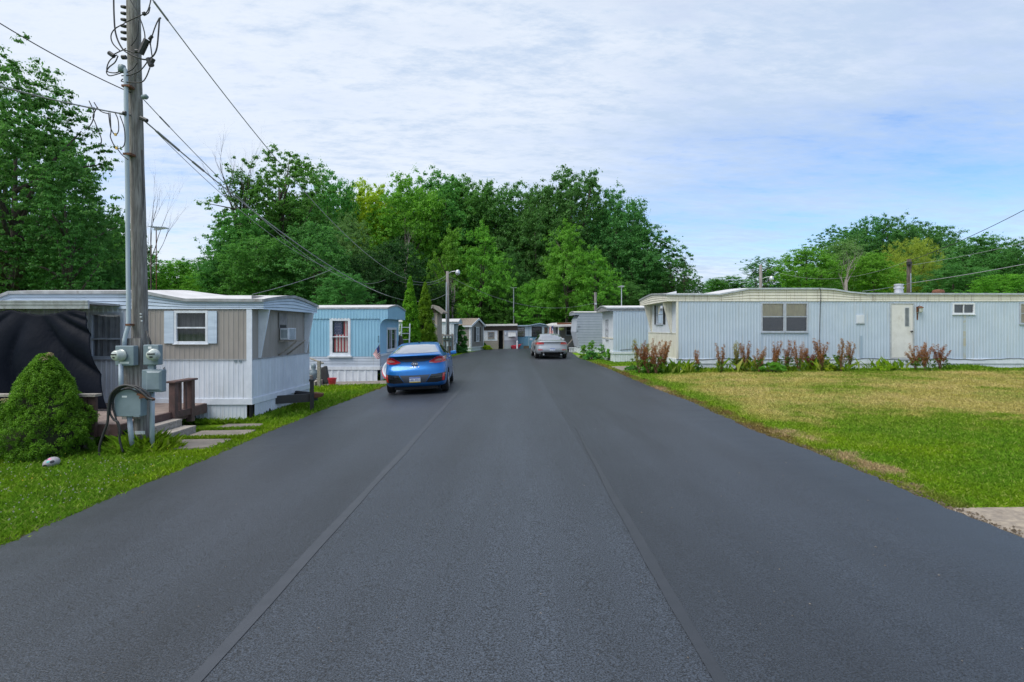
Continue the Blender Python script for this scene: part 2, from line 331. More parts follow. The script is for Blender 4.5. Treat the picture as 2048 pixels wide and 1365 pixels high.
def asphalt():
    m, t = nt('asphalt'); out = nd(t, 'ShaderNodeOutputMaterial'); b = nd(t, 'ShaderNodeBsdfPrincipled')
    ge = nd(t, 'ShaderNodeNewGeometry'); s = nd(t, 'ShaderNodeSeparateXYZ'); pos = ge.outputs['Position']; t.links.new(pos, s.inputs[0]); x = s.outputs[0]
    ag = noise(t, pos, 105, 2, .6); ag2 = noise(t, pos, 48, 3, .6)
    st = coord(t, (1.2, .16, 1)); lg = noise(t, st, 1.1, 5, .6); sp = noise(t, pos, .6, 6, .65)
    xw = mth(t, 'ADD', x, mth(t, 'MULTIPLY', mth(t, 'SUBTRACT', lg, .5), .12))
    mid = mth(t, 'MULTIPLY', ramp(t, xw, -1.66, -1.60, 0, 1), ramp(t, xw, .98, 1.03, 1, 0))
    right = ramp(t, xw, .98, 1.03, 0, 1)
    # polished wheel paths of the fresh paving passes
    wp = mth(t, 'ADD', ramp(t, mth(t, 'ABSOLUTE', mth(t, 'ADD', x, .05)), .1, .75, 1, 0), mth(t, 'MULTIPLY', ramp(t, mth(t, 'ABSOLUTE', mth(t, 'ADD', x, 2.75)), .1, .8, 1, 0), .35))
    lum = mth(t, 'ADD', mth(t, 'ADD', mth(t, 'MULTIPLY', mid, .006), mth(t, 'MULTIPLY', right, -.004)), mth(t, 'MULTIPLY', wp, .008))
    lum = mth(t, 'ADD', mth(t, 'ADD', lum, .0240), mth(t, 'MULTIPLY', mth(t, 'SUBTRACT', lg, .5), .034))
    lum = mth(t, 'ADD', lum, mth(t, 'MULTIPLY', mth(t, 'SUBTRACT', sp, .5), .014))
    k = mth(t, 'ADD', ramp(t, ag, .34, .66, -.05, 2.1, False), mth(t, 'MULTIPLY', mth(t, 'SUBTRACT', ag2, .5), .9))
    lum = mth(t, 'MULTIPLY', lum, k)
    cb = nd(t, 'ShaderNodeCombineXYZ'); t.links.new(mth(t, 'MULTIPLY', lum, .80), cb.inputs[0]); t.links.new(lum, cb.inputs[1]); t.links.new(mth(t, 'MULTIPLY', lum, 1.34), cb.inputs[2])
    t.links.new(cb.outputs[0], b.inputs['Base Color']); b.inputs['Roughness'].default_value = .48; b.inputs['Specular IOR Level'].default_value = .62
    bn = nd(t, 'ShaderNodeBump', Strength=.55, Distance=.012); t.links.new(mth(t, 'ADD', ag, mth(t, 'MULTIPLY', ag2, .8)), bn.inputs['Height']); t.links.new(bn.outputs[0], b.inputs['Normal'])
    t.links.new(b.outputs[0], out.inputs[0]); return m
M['asphalt'] = asphalt()
def road_z(x, y):
    a, b = XL(y), XR(y); u = (x - a) / (b - a) * 2 - 1
    return g(x, y) + .035 + .05 * (1 - u * u)
rows = [-14 + .5 * i for i in range(32)] + [2 + .14 * i for i in range(int(30 / .14))] + [32 + .45 * i for i in range(41)]
mb = MB(); N = 17
vs = []
random.seed(3)
for y in rows:
    a = XL(y) + random.uniform(-.035, .035); b = XR(y) + random.uniform(-.035, .035)
    for i in range(N):
        x = a + (b - a) * i / (N - 1); z = road_z(x, y) if 0 < i < N - 1 else g(x, y) - .02
        if i in (1, N - 2): x = a + .03 if i == 1 else b - .03; z = road_z(x, y)
        vs.append((x, y, z))
mb.add(vs, [(j * N + i, j * N + i + 1, (j + 1) * N + i + 1, (j + 1) * N + i) for j in range(len(rows) - 1) for i in range(N - 1)])
tag(mb.build('road', M['asphalt'], smooth=True), kind='structure')
M['seam'] = pm('smooth tar seam', (.041, .046, .056), (.034, .039, .048), s=6, r=.5)
M['seam_dark'] = pm('dark tar seam', (.025, .0285, .035), (.021, .0245, .030), s=6, r=.5)
def seam(x0, x1, wd, m, y1):
    mb = MB(); vs = []; n = 90
    for i in range(n + 1):
        y = -10 + (y1 + 10) * i / n; x = x0 + (x1 - x0) * max(0, y) / 30 + .006 * math.sin(y * .9) + .004 * math.sin(y * 2.7 + x0)
        ww = wd * (1 - .8 * sstep(y1 * .55, y1, y)) * (1 + .12 * math.sin(y * 1.7) + random.uniform(-.08, .08))
        for s in (-1, 1): xx = x + s * ww / 2; vs.append((xx, y, road_z(xx, y) + .004))
    mb.add(vs, [(2 * i, 2 * i + 1, 2 * i + 3, 2 * i + 2) for i in range(n)])
    tag(mb.build('road_seam', m, smooth=True), kind='structure')
seam(-1.66, -1.45, .095, M['seam'], 30)
seam(.99, 1.32, .08, M['seam_dark'], 10)
M['rough_concrete'] = pm('rough tan concrete', (.34, .285, .22), (.22, .185, .15), s=9, r=.95, bump=.8, bs=45, dirt=(.15, .12, .09), dst=(4, 4, 4), dband=(.5, .7))
EXC = []                                   # rectangles without lawn: x0, x1, y0, y1
def slab(name, pts, zt=.03, m='concrete'):
    mb = MB(); n = len(pts); vs = [Vector((p[0], p[1], g(p[0], p[1]) + zt)) for p in pts]
    mb.prism(vs, (0, 0, -.12)); tag(mb.build(name, M[m], bevel=.01), kind='structure')
    EXC.append((min(p[0] for p in pts), max(p[0] for p in pts), min(p[1] for p in pts), max(p[1] for p in pts)))
slab('path', [(-5.95, 9.22), (-4.98, 9.45), (-4.95, 10.12), (-6.0, 10.15)])
slab('path', [(-6.02, 10.33), (-4.90, 10.30), (-4.95, 11.02), (-6.02, 11.05)])
slab('path', [(-5.95, 11.2), (-5.05, 11.15), (-5.1, 11.75), (-5.9, 11.8)])
slab('path', [(-11, 8.9), (-7.0, 8.9), (-7.0, 9.45), (-11, 9.5)])
slab('driveway', [(3.95, 3.7), (12, 3.6), (12, 5.34), (3.95, 5.46)], .012, 'rough_concrete')
slab('driveway', [(4.45, 23.0), (5.6, 23.0), (5.6, 25.6), (4.4, 25.6)], .012)
slab('driveway', [(4.25, 32.5), (5.3, 32.5), (5.3, 37.5), (4.2, 37.5)], .012)
slab('path', [(-9.0, 19.9), (-4.0, 20.2), (-4.0, 21.5), (-9.0, 21.5)], .02)
# ================================================================ building helpers
class Wall:
    def __init__(s, a, b, inside):
        s.a = Vector((a[0], a[1])); s.b = Vector((b[0], b[1])); d = s.b - s.a; s.L = d.length; s.u = d / s.L
        n = Vector((s.u.y, -s.u.x))
        if (Vector((inside[0], inside[1])) - s.a).dot(n) > 0: n = -n
        s.n = n
    def p(s, t, d, z): q = s.a + s.u * t + s.n * d; return Vector((q.x, q.y, z))
    def tpx(s, px):               # where the line of sight of a picture column meets this wall
        k = (px - CX) / F; return (k * s.a.y - s.a.x) / (s.u.x - k * s.u.y)
def wbox(mb, w, t0, t1, d0, d1, z0, z1):
    return mb.hexa([w.p(t0, d0, z0), w.p(t1, d0, z0), w.p(t1, d1, z0), w.p(t0, d1, z0), w.p(t0, d0, z1), w.p(t1, d0, z1), w.p(t1, d1, z1), w.p(t0, d1, z1)])
def zsegs(z0, z1, t, ops):
    seg = [(z0, z1)]
    for (a, b, c, d) in ops:
        if a - 1e-4 < t < b + 1e-4:
            ns = []
            for (p, q) in seg:
                if d <= p or c >= q: ns.append((p, q)); continue
                if c > p: ns.append((p, c))
                if d < q: ns.append((d, q))
            seg = ns
    return seg
def rib(mb, w, t0, t1, z0, z1, ops=(), pitch=.10, depth=.012):
    prof = []; n = max(1, int((t1 - t0) / pitch))
    for i in range(n + 1):
        b = t0 + i * pitch
        for f, d in ((0, 0), (.58, 0), (.68, depth), (.90, depth), (1.0, 0)):
            if b + f * pitch <= t1: prof.append((b + f * pitch, d))
    prof += [(t1, 0)]
    cuts = sorted(set([a for a, _ in prof] + [x for o in ops for x in o[:2] if t0 < x < t1]))
    tt = [a for a, _ in prof]; dd = [b for _, b in prof]
    for a, b in zip(cuts[:-1], cuts[1:]):
        if b - a < 1e-5: continue
        da = float(np.interp(a + 1e-6, tt, dd)); db = float(np.interp(b - 1e-6, tt, dd))
        for (p, q) in zsegs(z0, z1, (a + b) / 2, ops): mb.quad(w.p(a, da, p), w.p(b, db, p), w.p(b, db, q), w.p(a, da, q))
def lap(mb, w, t0, t1, z0, z1, ops=(), pitch=.12, depth=.018):
    zs = [z0 + i * pitch for i in range(int((z1 - z0) / pitch) + 1)] + [z1]
    zs = sorted(set(zs + [x for o in ops for x in o[2:4] if z0 < x < z1]))
    for za, zb in zip(zs[:-1], zs[1:]):
        if zb - za < 1e-4: continue
        fa = ((za - z0) / pitch + 1e-6) % 1; fb = fa + (zb - za) / pitch
        da, db = depth * (1 - fa), depth * (1 - min(1, fb))
        zm = (za + zb) / 2; seg = [(t0, t1)]
        for (a, b, c, d) in ops:
            if c < zm < d:
                ns = []
                for (p, q) in seg:
                    if b <= p or a >= q: ns.append((p, q)); continue
                    if a > p: ns.append((p, a))
                    if b < q: ns.append((b, q))
                seg = ns
        for (p, q) in seg:
            mb.quad(w.p(p, da, za), w.p(q, da, za), w.p(q, db, zb), w.p(p, db, zb))
            mb.quad(w.p(p, db, zb), w.p(q, db, zb), w.p(q, depth, zb), w.p(p, depth, zb))
def flat(mb, w, t0, t1, z0, z1, ops=(), **k):
    cuts = sorted(set([t0, t1] + [x for o in ops for x in o[:2] if t0 < x < t1]))
    for a, b in zip(cuts[:-1], cuts[1:]):
        for (p, q) in zsegs(z0, z1, (a + b) / 2, ops): mb.quad(w.p(a, 0, p), w.p(b, 0, p), w.p(b, 0, q), w.p(a, 0, q))
STY = {'rib': rib, 'lap': lap, 'flat': flat}
def band(root, w, t0, t1, z0, z1, sty, m, ops=(), pitch=.1, depth=.012, name='wall'):
    mb = MB(); STY[sty](mb, w, t0, t1, z0, z1, [o for o in ops if o[1] > t0 and o[0] < t1], pitch=pitch, depth=depth)
    return mb.build(name, M[m], root, normals=False)
def trimbox(root, w, t0, t1, d0, d1, z0, z1, m, name='trim'):
    return wbox(MB(), w, t0, t1, d0, d1, z0, z1).build(name, M[m], root)
def window(root, w, t0, t1, z0, z1, m='window_frame', fw=.05, hbars=(), vbars=(), glass='glass', curtain=None, ctop=1.0, name='window', out=.03):
    mb = MB()
    for a, b, c, d in ((t0 - fw, t1 + fw, z1, z1 + fw), (t0 - fw, t1 + fw, z0 - fw, z0), (t0 - fw, t0, z0, z1), (t1, t1 + fw, z0, z1)): wbox(mb, w, a, b, -.05, out, c, d)
    wbox(mb, w, t0 - fw - .015, t1 + fw + .015, .001, out + .025, z0 - fw - .02, z0 - fw)
    for f in hbars: z = z0 + (z1 - z0) * f; wbox(mb, w, t0, t1, -.025, out - .005, z - .016, z + .016)
    for f in vbars: tt = t0 + (t1 - t0) * f; wbox(mb, w, tt - .014, tt + .014, -.024, out - .006, z0, z1)
    fr = mb.build(name, M[m], root)
    mb = MB(); mb.quad(w.p(t0, -.012, z0), w.p(t1, -.012, z0), w.p(t1, -.012, z1), w.p(t0, -.012, z1))
    mb.build('pane', M[glass], fr, normals=False)
    if curtain:
        zb = z1 - (z1 - z0) * ctop
        mb = MB(); mb.grid(lambda a, b: w.p(t0 - .02 + (t1 - t0 + .04) * a, -.055 + .014 * math.sin(a * 31 + 1.5 * b) + .008 * math.sin(a * 77), zb + (z1 + .02 - zb) * b), 44, 5)
        mb.build('curtain', M[curtain], fr, smooth=True)
    return fr
def hole(t0, t1, z0, z1): return (t0, t1, z0, z1)
def roof_slab(root, A, u, v, W, st, on, of, m, th=.05, name='roof', edge=None):
    # st = stations (distance along u, eave height, rise of the bow); arched across v
    A = Vector((A[0], A[1], 0)); u = Vector((u[0], u[1], 0)); v = Vector((v[0], v[1], 0)); n = 10; mb = MB(); top = []
    def pt(s, k, dz):
        uu, ze, rise = s; q = k / n; return A + u * uu + v * (-on + (W + on + of) * q) + Vector((0, 0, ze + rise * (1 - abs(2 * q - 1) ** 1.35) + dz))
    vs = []; fs = []; N = len(st); K = n + 1
    for dz in (0, -th):
        for s in st: vs += [pt(s, k, dz) for k in range(K)]
    off = N * K
    for i in range(N - 1):
        for k in range(n):
            a = i * K + k; fs += [(a, a + 1, a + K + 1, a + K), (off + a, off + a + K, off + a + K + 1, off + a + 1)]
    for i in range(N - 1):
        for k in (0, n): a = i * K + k; fs.append((a, a + K, off + a + K, off + a))
    for i in (0, N - 1):
        for k in range(n): a = i * K + k; fs.append((a, a + 1, off + a + 1, off + a))
    mb.add(vs, fs); r = mb.build(name, M[m], root)
    if edge:                       # folded metal drip edge round the near side and the road end
        e = MB(); pts = [pt(s, 0, -.03) for s in st]
        for a, b in zip(pts[:-1], pts[1:]): e.beam(a - v * .012, b - v * .012, .02, .062)
        pts = [pt(st[0], k, -.03) for k in range(K)]
        for a, b in zip(pts[:-1], pts[1:]): e.beam(a - u * .012, b - u * .012, .02, .062)
        e.build('drip_edge', M[edge], r)
    return r
def fascia(root, A, u, v, W, st, z0, on, of, m, rows=4, d=.02, name='fascia', soffit=True):
    A = Vector((A[0], A[1], 0)); u = Vector((u[0], u[1], 0)); v = Vector((v[0], v[1], 0)); mb = MB(); n = 10
    for (s0, s1) in zip(st[:-1], st[1:]):
        for r in range(rows):
            for (fa, fb, da, db) in ((r / rows, (r + .8) / rows, .022, .012), ((r + .8) / rows, (r + 1) / rows, .0, .022)):
                q = []
                for s, f, dd in ((s0, fa, da), (s1, fa, da), (s1, fb, db), (s0, fb, db)):
                    q.append(A + u * s[0] - v * (on - .03 + dd - .022) + Vector((0, 0, z0 + (s[1] - .05 - z0) * f)))
                mb.quad(*q)
    s = st[0]
    for r in range(rows):
        for (fa, fb, da, db) in ((r / rows, (r + .8) / rows, .022, .012), ((r + .8) / rows, (r + 1) / rows, .0, .022)):
            for k in range(n):
                q = []
                for kk, f, dd in ((k, fa, da), (k + 1, fa, da), (k + 1, fb, db), (k, fb, db)):
                    c = kk / n; zt = s[1] + s[2] * (1 - abs(2 * c - 1) ** 1.35) - .05
                    q.append(A + u * (s[0] + .03 - dd) + v * (-on + .03 + (W + on + of - .06) * c) + Vector((0, 0, z0 + (zt - z0) * f)))
                mb.quad(*q)
    f = mb.build(name, M[m], root, normals=False)
    if soffit:
        mb = MB(); a = A + u * (s[0] + .02) - v * (on - .02); mb.quad(a + Vector((0, 0, z0 + .004)), a + u * (-s[0] - .02) + Vector((0, 0, z0 + .004)), a + u * (-s[0] - .02) + v * (W + on + of - .04) + Vector((0, 0, z0 + .004)), a + v * (W + on + of - .04) + Vector((0, 0, z0 + .004)))
        mb.build('soffit', M[m], root, normals=False)
    return f
def text_mesh(body, size, depth, fn, mb):
    c = bpy.data.curves.new('lettering', 'FONT'); c.body = body; c.size = size; c.align_x = 'CENTER'; c.align_y = 'CENTER'; c.extrude = depth; c.resolution_u = 2
    o = bpy.data.objects.new('lettering', c); col.objects.link(o)
    me = bpy.data.meshes.new_from_object(o.evaluated_get(bpy.context.evaluated_depsgraph_get()))
    mb.add([fn(v.co) for v in me.vertices], [tuple(p.vertices) for p in me.polygons])
    bpy.data.objects.remove(o); bpy.data.curves.remove(c); bpy.data.meshes.remove(me)
# ================================================================ beige and white mobile home, left of the road
D0 = 12.2; zl = lambda py: Z(py, D0); xl = lambda px: X(px, D0)
A = (X(503, D0), D0); B = (A[0] + .06, 15.53); W_ = 3.33; gz = g(A[0], D0)
LT = thing('mobile_home', 'beige and white mobile home with an air conditioner and a black tow hitch', 'mobile home', (A[0], D0, gz))
ins = (A[0] - 3, D0 + 1.6)
wn = Wall(A, (A[0] - 12, D0), ins); we = Wall(A, B, ins); wb = Wall((A[0] - 12, 15.53), B, ins); wf = Wall((A[0] - 12, D0), (A[0] - 12, 15.53), ins)
zt0, zt1, zbelt, zeave = zl(809.5), zl(797.8), zl(719.5), zl(618.5)
tp = lambda px: A[0] - xl(px)
o1 = hole(tp(412), tp(354), zl(683), zl(626.5)); o2 = hole(tp(242), tp(185), zl(713), zl(630))
band(LT, wn, 0, 12, zt1, zbelt, 'rib', 'white', pitch=.105, depth=.006, name='lower_wall')
band(LT, wn, 0, tp(262), zbelt, zeave, 'rib', 'beige', [o1], pitch=.105, depth=.007, name='upper_wall')
band(LT, wn, tp(262), 12, zbelt, zeave, 'rib', 'white', [o2], pitch=.105, name='upper_wall')
band(LT, wn, .1, 12, gz - .1, zt0, 'rib', 'white', pitch=.085, depth=.006, name='skirting')
band(LT, we, 0, we.L, zt1, zbelt, 'rib', 'white', pitch=.16, depth=.006, name='lower_wall')
band(LT, we, 0, we.L, zbelt, zeave + .3, 'rib', 'beige', pitch=.16, depth=.006, name='upper_wall')
band(LT, we, .14, we.L, gz - .12, zt0, 'rib', 'white', pitch=.085, name='skirting')
band(LT, wb, 0, 12.06, gz, zeave + .3, 'flat', 'white', name='wall'); band(LT, wf, 0, 3.33, gz, zeave + .3, 'flat', 'white', name='wall')
trimbox(LT, wn, -.03, 12, .0, .03, zt0, zt1, 'white_trim'); trimbox(LT, we, .0, we.L, .0, .03, zt0, zt1, 'white_trim')
trimbox(LT, wn, -.018, .10, .001, .02, zt1, zeave, 'white_trim', 'corner_post')
trimbox(LT, wn, .1, 12, .012, .022, zbelt - .012, zbelt + .012, 'roof_grey', 'belt_line'); trimbox(LT, we, .0, we.L, .008, .018, zbelt - .012, zbelt + .012, 'roof_grey', 'belt_line')
wbox(MB(), we, .02, .135, -.06, -.02, gz - .1, zt0).build('skirting_gap', M['ink'], LT)
mb = MB(); zq = gz + .02; mb.prism([we.p(.62, .012, zq), we.p(.70, .012, zq + .12), we.p(.78, .012, zq + .07), we.p(.87, .012, zq + .15), we.p(.98, .012, zq + .06), we.p(1.06, .012, zq)], we.p(0, -.01, 0) - we.p(0, 0, 0)); mb.build('skirting_gap', M['ink'], LT)
window(LT, wn, o1[0], o1[1], o1[2], o1[3], hbars=(.48,), glass='screen', curtain='curtain_dark', m='frame_white')
window(LT, wn, o2[0], o2[1], o2[2], o2[3], hbars=(.42,), curtain='curtain', m='window_frame')
for a, b in ((435, 417.5), (349, 330)): trimbox(LT, wn, tp(a), tp(b), .013, .035, zl(687.3), zl(622.6), 'fascia_blue', 'shutter')
mb = MB(); text_mesh('6', .13, .004, lambda c: wn.p(tp(329.5) - c.x, .016 + c.z, zl(739) + c.y), mb); mb.build('house_number', M['ink'], LT)
for px in (472, 481.5): trimbox(LT, wn, tp(px + 3), tp(px - 3), .012, .018, zl(725), zl(719.8), 'galv', 'number_plate')
ux, vx = (-1, 0), (0, 1)
st = [(-.27, zl(598.6), .17), (.5, zl(598.3), .17), (tp(374), zl(598), .17), (tp(340), zl(592), .15), (tp(291), zl(582.5), .12), (tp(23), zl(583), .12), (tp(0), zl(592), .14), (12, zl(597), .17)]
roof_slab(LT, A, ux, vx, 3.33, st, .06, .06, 'roof_white', edge='roof_grey')
fascia(LT, A, ux, vx, 3.33, st, zeave, .06, .06, 'fascia_blue')
def fin(root, w, t, zb, zt, o, m, thick=.05):
    mb = MB(); mb.prism([w.p(t, .004, zb), w.p(t, .05, zb), w.p(t, o, zt), w.p(t, .004, zt)], w.p(thick, 0, 0) - w.p(0, 0, 0)); return mb.build('eave_bracket', M[m], root)
fin(LT, we, .30, zbelt + .02, zeave, .25, 'white_trim'); fin(LT, we, 2.95, zbelt + .02, zeave, .25, 'white_trim')
# window air conditioner and its old timber shelf
yA = 13.56; tA = yA - D0
trimbox(LT, we, tA - .04, tA + .42, .008, .03, 1.86, 2.22, 'plywood', 'plywood_patch'); trimbox(LT, we, tA - .0, tA + .36, .03, .036, 1.862, 1.93, 'ink', 'plywood_gap')
ac = wbox(MB(), we, tA, tA + .44, .03, .24, 1.575, 1.855).build('air_conditioner', M['frame_white'], LT, bevel=.012)
mb = MB()
for i in range(9): z = 1.60 + i * .028; wbox(mb, we, tA + .05, tA + .39, .24, .246, z, z + .014)
for i in range(5): t_ = .06 + i * .03; wbox(mb, we, tA - .006, tA, t_, t_ + .016, 1.62, 1.81)
mb.build('grille', M['galv'], ac)
mb = MB()
for t_, x0 in ((tA, 0), (tA + .5, 0)):
    mb.beam(we.p(t_, .01, 1.545), we.p(t_, .44, 1.545), .045, .035); mb.beam(we.p(t_, .01, 1.21), we.p(t_, .41, 1.52), .05, .03)
mb.beam(we.p(tA, .43, 1.545), we.p(tA + .5, .43, 1.545), .04, .035); mb.build('shelf_bracket', M['wood_grey'], LT)
# tow hitch: two channels meeting at the coupler, on a jack post
mb = MB(); tip = Vector((X(640, 13.9), 13.9, .19)); zz = .16
mb.beam((A[0] - .1, 13.35, zz), (tip.x - .12, 13.82, zz + .01), .07, .19); mb.beam((A[0] - .1, 14.65, zz), (tip.x - .12, 14.0, zz + .01), .07, .19)
ht = mb.build('tow_hitch', M['black_steel'], LT)
MB().hexa([(tip.x - .2, 13.78, zz - .04), (tip.x + .05, 13.86, zz + .02), (tip.x + .05, 14.0, zz + .02), (tip.x - .2, 14.06, zz - .04), (tip.x - .2, 13.78, zz + .12), (tip.x + .07, 13.86, zz + .1), (tip.x + .07, 14.0, zz + .1), (tip.x - .2, 14.06, zz + .12)]).build('coupler', M['rust'], ht, bevel=.015)
mb = MB(); xj = X(623.8, 13.72); mb.box(xj - .035, xj + .035, 13.68, 13.76, g(xj, 13.7) - .02, .60); mb.box(xj - .05, xj + .05, 13.66, 13.78, .57, .62); mb.build('jack_post', M['black_steel'], ht)
# awning over the deck
AW = 11.25; zaw = lambda py: Z(py, AW); xr = X(177, AW)
mb = MB()
for k in range(22):
    x = xr - .18 * (k + 1); mb.hexa([(x, AW, zaw(608)), (x + .165, AW, zaw(608)), (x + .165, D0 - .02, zeave + .06), (x, D0 - .02, zeave + .06), (x, AW, zaw(604)), (x + .165, AW, zaw(604)), (x + .165, D0 - .02, zeave + .1), (x, D0 - .02, zeave + .1)])
aw = mb.build('awning', M['roof_grey'], LT)
mb = MB(); mb.box(xr - 4.2, xr + .02, AW - .05, AW, zaw(610), zaw(601.5)); mb.box(xr - 4.2, xr + .02, AW - .035, AW, zaw(618), zaw(610) - .003); mb.box(xr - 4.2, xr + .02, AW - .062, AW - .05, zaw(604), zaw(602)); mb.build('awning_gutter', M['roof_grey'], aw)
EXC.append((-17.6, A[0] + .02, 9.5, 15.6))
# black tarp hung from the awning, tied off on the deck rail
tarp = MB(); hook = (X(58, AW), 2.15)
def tarp_pt(a, b):                # a: 0 left .. 1 right, b: 0 bottom .. 1 top
    top = Vector((X(174, AW) - 4.0 * (1 - a), AW - .03, zaw(620) - .10 * abs(math.sin(a * math.pi * 3.2)) ** 1.3))
    bot = Vector((X(219, 11.0) - 4.6 * (1 - a), 10.95 + .12 * math.sin(a * 9), .30))
    p = bot.lerp(top, b); dx = p.x - hook[0]; dz = hook[1] - p.z + .05; ang = dx / (dz + .25)
    rr = math.hypot(dx, dz)
    fold = .13 * (abs(math.sin(ang * 3.4 + .5 * math.sin(rr * 2))) ** .7 * 2 - 1) * min(1, rr * 1.3) * (1 - b) ** .4 * math.exp(-abs(ang) * .25)
    sag = .03 * math.sin(a * 9 + b * 2) * (1 - b)
    p.y -= fold + sag + .12 * math.sin(math.pi * b) * .6
    p.y -= .020 * math.sin(a * 31 + 3.0 * math.sin(b * 5)) * (1 - b)
    return p
tarp.grid(tarp_pt, 110, 60)
to = tarp.build('tarp', M['tarp'], smooth=True, origin=(-9, AW, .3)); tag(to, 'black plastic tarp hung like a curtain under the grey awning', 'tarp')
sm = to.modifiers.new('s', 'SOLIDIFY'); sm.thickness = .006
# deck
zd = .25; DK = thing('deck', 'weathered wooden deck with low red brown railings in front of the black tarp', 'deck', (-7, 10.5, g(-7, 10.5)))
mb = MB(); y = 9.52
while y < D0 - .05: mb.box(-12.0, -6.56, y, y + .135, zd - .035, zd); y += .142
mb.build('deck_boards', M['deck'], DK)
mb = MB(); mb.box(-12, -6.56, 9.47, 9.512, zd - .20, zd - .003); mb.box(-6.552, -6.51, 9.47, D0 - .06, zd - .20, zd - .003); mb.build('rim_board', M['wood_red'], DK)
for x, y, h, b in ((-7.02, 9.44, .78, 0), (-9.2, 9.44, .78, 0), (-11.3, 9.44, .78, 0)):
    mb = MB(); gz2 = g(x, y) - .05; mb.box(x - .075, x + .075, y - .06, y + .028, gz2, zd - .2); mb.build('leg', M['wood_grey'], DK)
    mb = MB(); mb.box(x - .13, x + .0, y - .05, y + .026, zd - .2, .72); mb.box(x + .004, x + .13, y - .03, y + .024, zd - .2, .72); mb.build('railing_post', M['wood_red'], DK)
mb = MB(); mb.box(-12, -6.86, 9.36, 9.52, .722, .762); mb.build('handrail', M['wood_grey'], DK)
for y in (10.93, 11.5):
    mb = MB(); mb.box(-6.56, -6.44, y - .06, y + .06, zd - .28, .80); mb.build('railing_post', M['wood_red'], DK, bevel=.006)
for y in (11.13, 11.32): MB().box(-6.52, -6.48, y - .035, y + .035, zd, .80).build('baluster', M['wood_red'], DK)
mb = MB(); mb.box(-6.60, -6.40, 10.83, 11.6, .802, .838); mb.build('handrail', M['wood_red'], DK, bevel=.006)
mb = MB(); mb.box(-6.54, -6.46, 11.0, 11.45, zd - .13, zd - .002); mb.build('lower_rail', M['wood_red'], DK)
for i, (x0, x1, z1, ye) in enumerate(((-6.50, -6.30, .12, 10.87), (-6.30, -6.05, -.01, 10.9))):
    mb = MB(); mb.box(x0, x1, 9.95, ye, z1 - .045, z1); mb.box(x1 - .045, x1 - .005, 9.95, ye, g(-6.2, 10.4) - .04 if i else z1 - .16, z1 - .047); mb.build('step', M['wood_grey'], DK, bevel=.006)
EXC.append((-12, -6.05, 9.4, 12.2))
# ================================================================ utility pole with its meters, conduits and cables
PD = 9.43; pb = gp(286, 900); pb = Vector((X(286, PD), PD, g(X(286, PD), PD)))
UP = thing('utility_pole', 'tall grey timber utility pole with electric meters and grey boxes at its foot', 'utility pole', pb)
def pole_axis(z): k = (z - pb.z) / (7.28 - pb.z); return Vector((pb.x + (X(267, PD) - pb.x) * k, PD, z))
zs = [pb.z - .3 + i * .55 for i in range(19)]
rnd = random.Random(4)
MB().tube([pole_axis(z) + Vector((rnd.uniform(-.006, .006), 0, 0)) for z in zs], [.124 - .0018 * i + rnd.uniform(-.002, .002) for i in range(19)], 16).build('pole', M['pole'], UP, smooth=True)
f_ = 9.24
def q(px, py, D=f_): return P(px, py, D)
MB().box(X(246, 9.3), X(283, 9.3), 9.27, 9.31, Z(838, 9.3), Z(677, 9.3)).build('backboard', M['pole'], UP)
c1 = MB(); c1.tube([q(249, 692), q(249.5, 680), q(252, 668), q(256, 655), q(257.3, 640), q(257, 600), q(256, 500), q(255, 400), q(253.8, 300), q(252, 200), q(252, 150), q(251, 142), q(247, 136), q(242, 137)], .034, 10)
c1.build('conduit', M['conduit'], UP, smooth=True)
mb = MB(); mb.lathe([(.028, -.07), (.055, -.06), (.06, 0), (.05, .045), (.02, .06)], q(244, 137), 12); mb.build('weatherhead', M['galv'], UP, smooth=True)
for (x0, y0, x1, y1) in ((258, 649, 263, 651), (250, 172, 262, 174), (253, 308, 264, 310)): MB().box(X(x0 - 4.5, f_), X(x1, f_), f_ - .037, f_ + .09, Z(y1 + 1, f_), Z(y0 - 1, f_)).build('conduit_strap', M['rust'], UP)
MB().tube([q(304.5, 782, 9.2), q(304.5, 830, 9.2), q(304, 905, 9.2)], .036, 10).build('conduit', M['conduit'], UP, smooth=True)
MB().tube([q(258.5, 832, 9.12), q(261, 860, 9.12), q(266, 905, 9.12)], .038, 10).build('conduit', M['conduit'], UP, smooth=True)
MB().tube([q(242, 728, 9.16), q(242.3, 785, 9.16)], .035, 10).build('conduit', M['conduit'], UP, smooth=True)
def ubox(name, x0, x1, y0, y1, d, D, raised=None, m='galv'):
    mb = MB(); mb.box(X(x0, D), X(x1, D), D, D + d, Z(y1, D), Z(y0, D)); o = mb.build(name, M[m], UP, bevel=.012)
    if raised:
        a, b, c, e = raised; l = MB(); l.hexa([(X(a, D), D, Z(e, D)), (X(b, D), D, Z(e, D)), (X(b, D), D, Z(c, D)), (X(a, D), D, Z(c, D)), (X(a + 4, D), D - .018, Z(e - 4, D)), (X(b - 4, D), D - .018, Z(e - 4, D)), (X(b - 4, D), D - .018, Z(c + 4, D)), (X(a + 4, D), D - .018, Z(c + 4, D))])
        l.build('cover', M[m], o, bevel=.004)
    return o
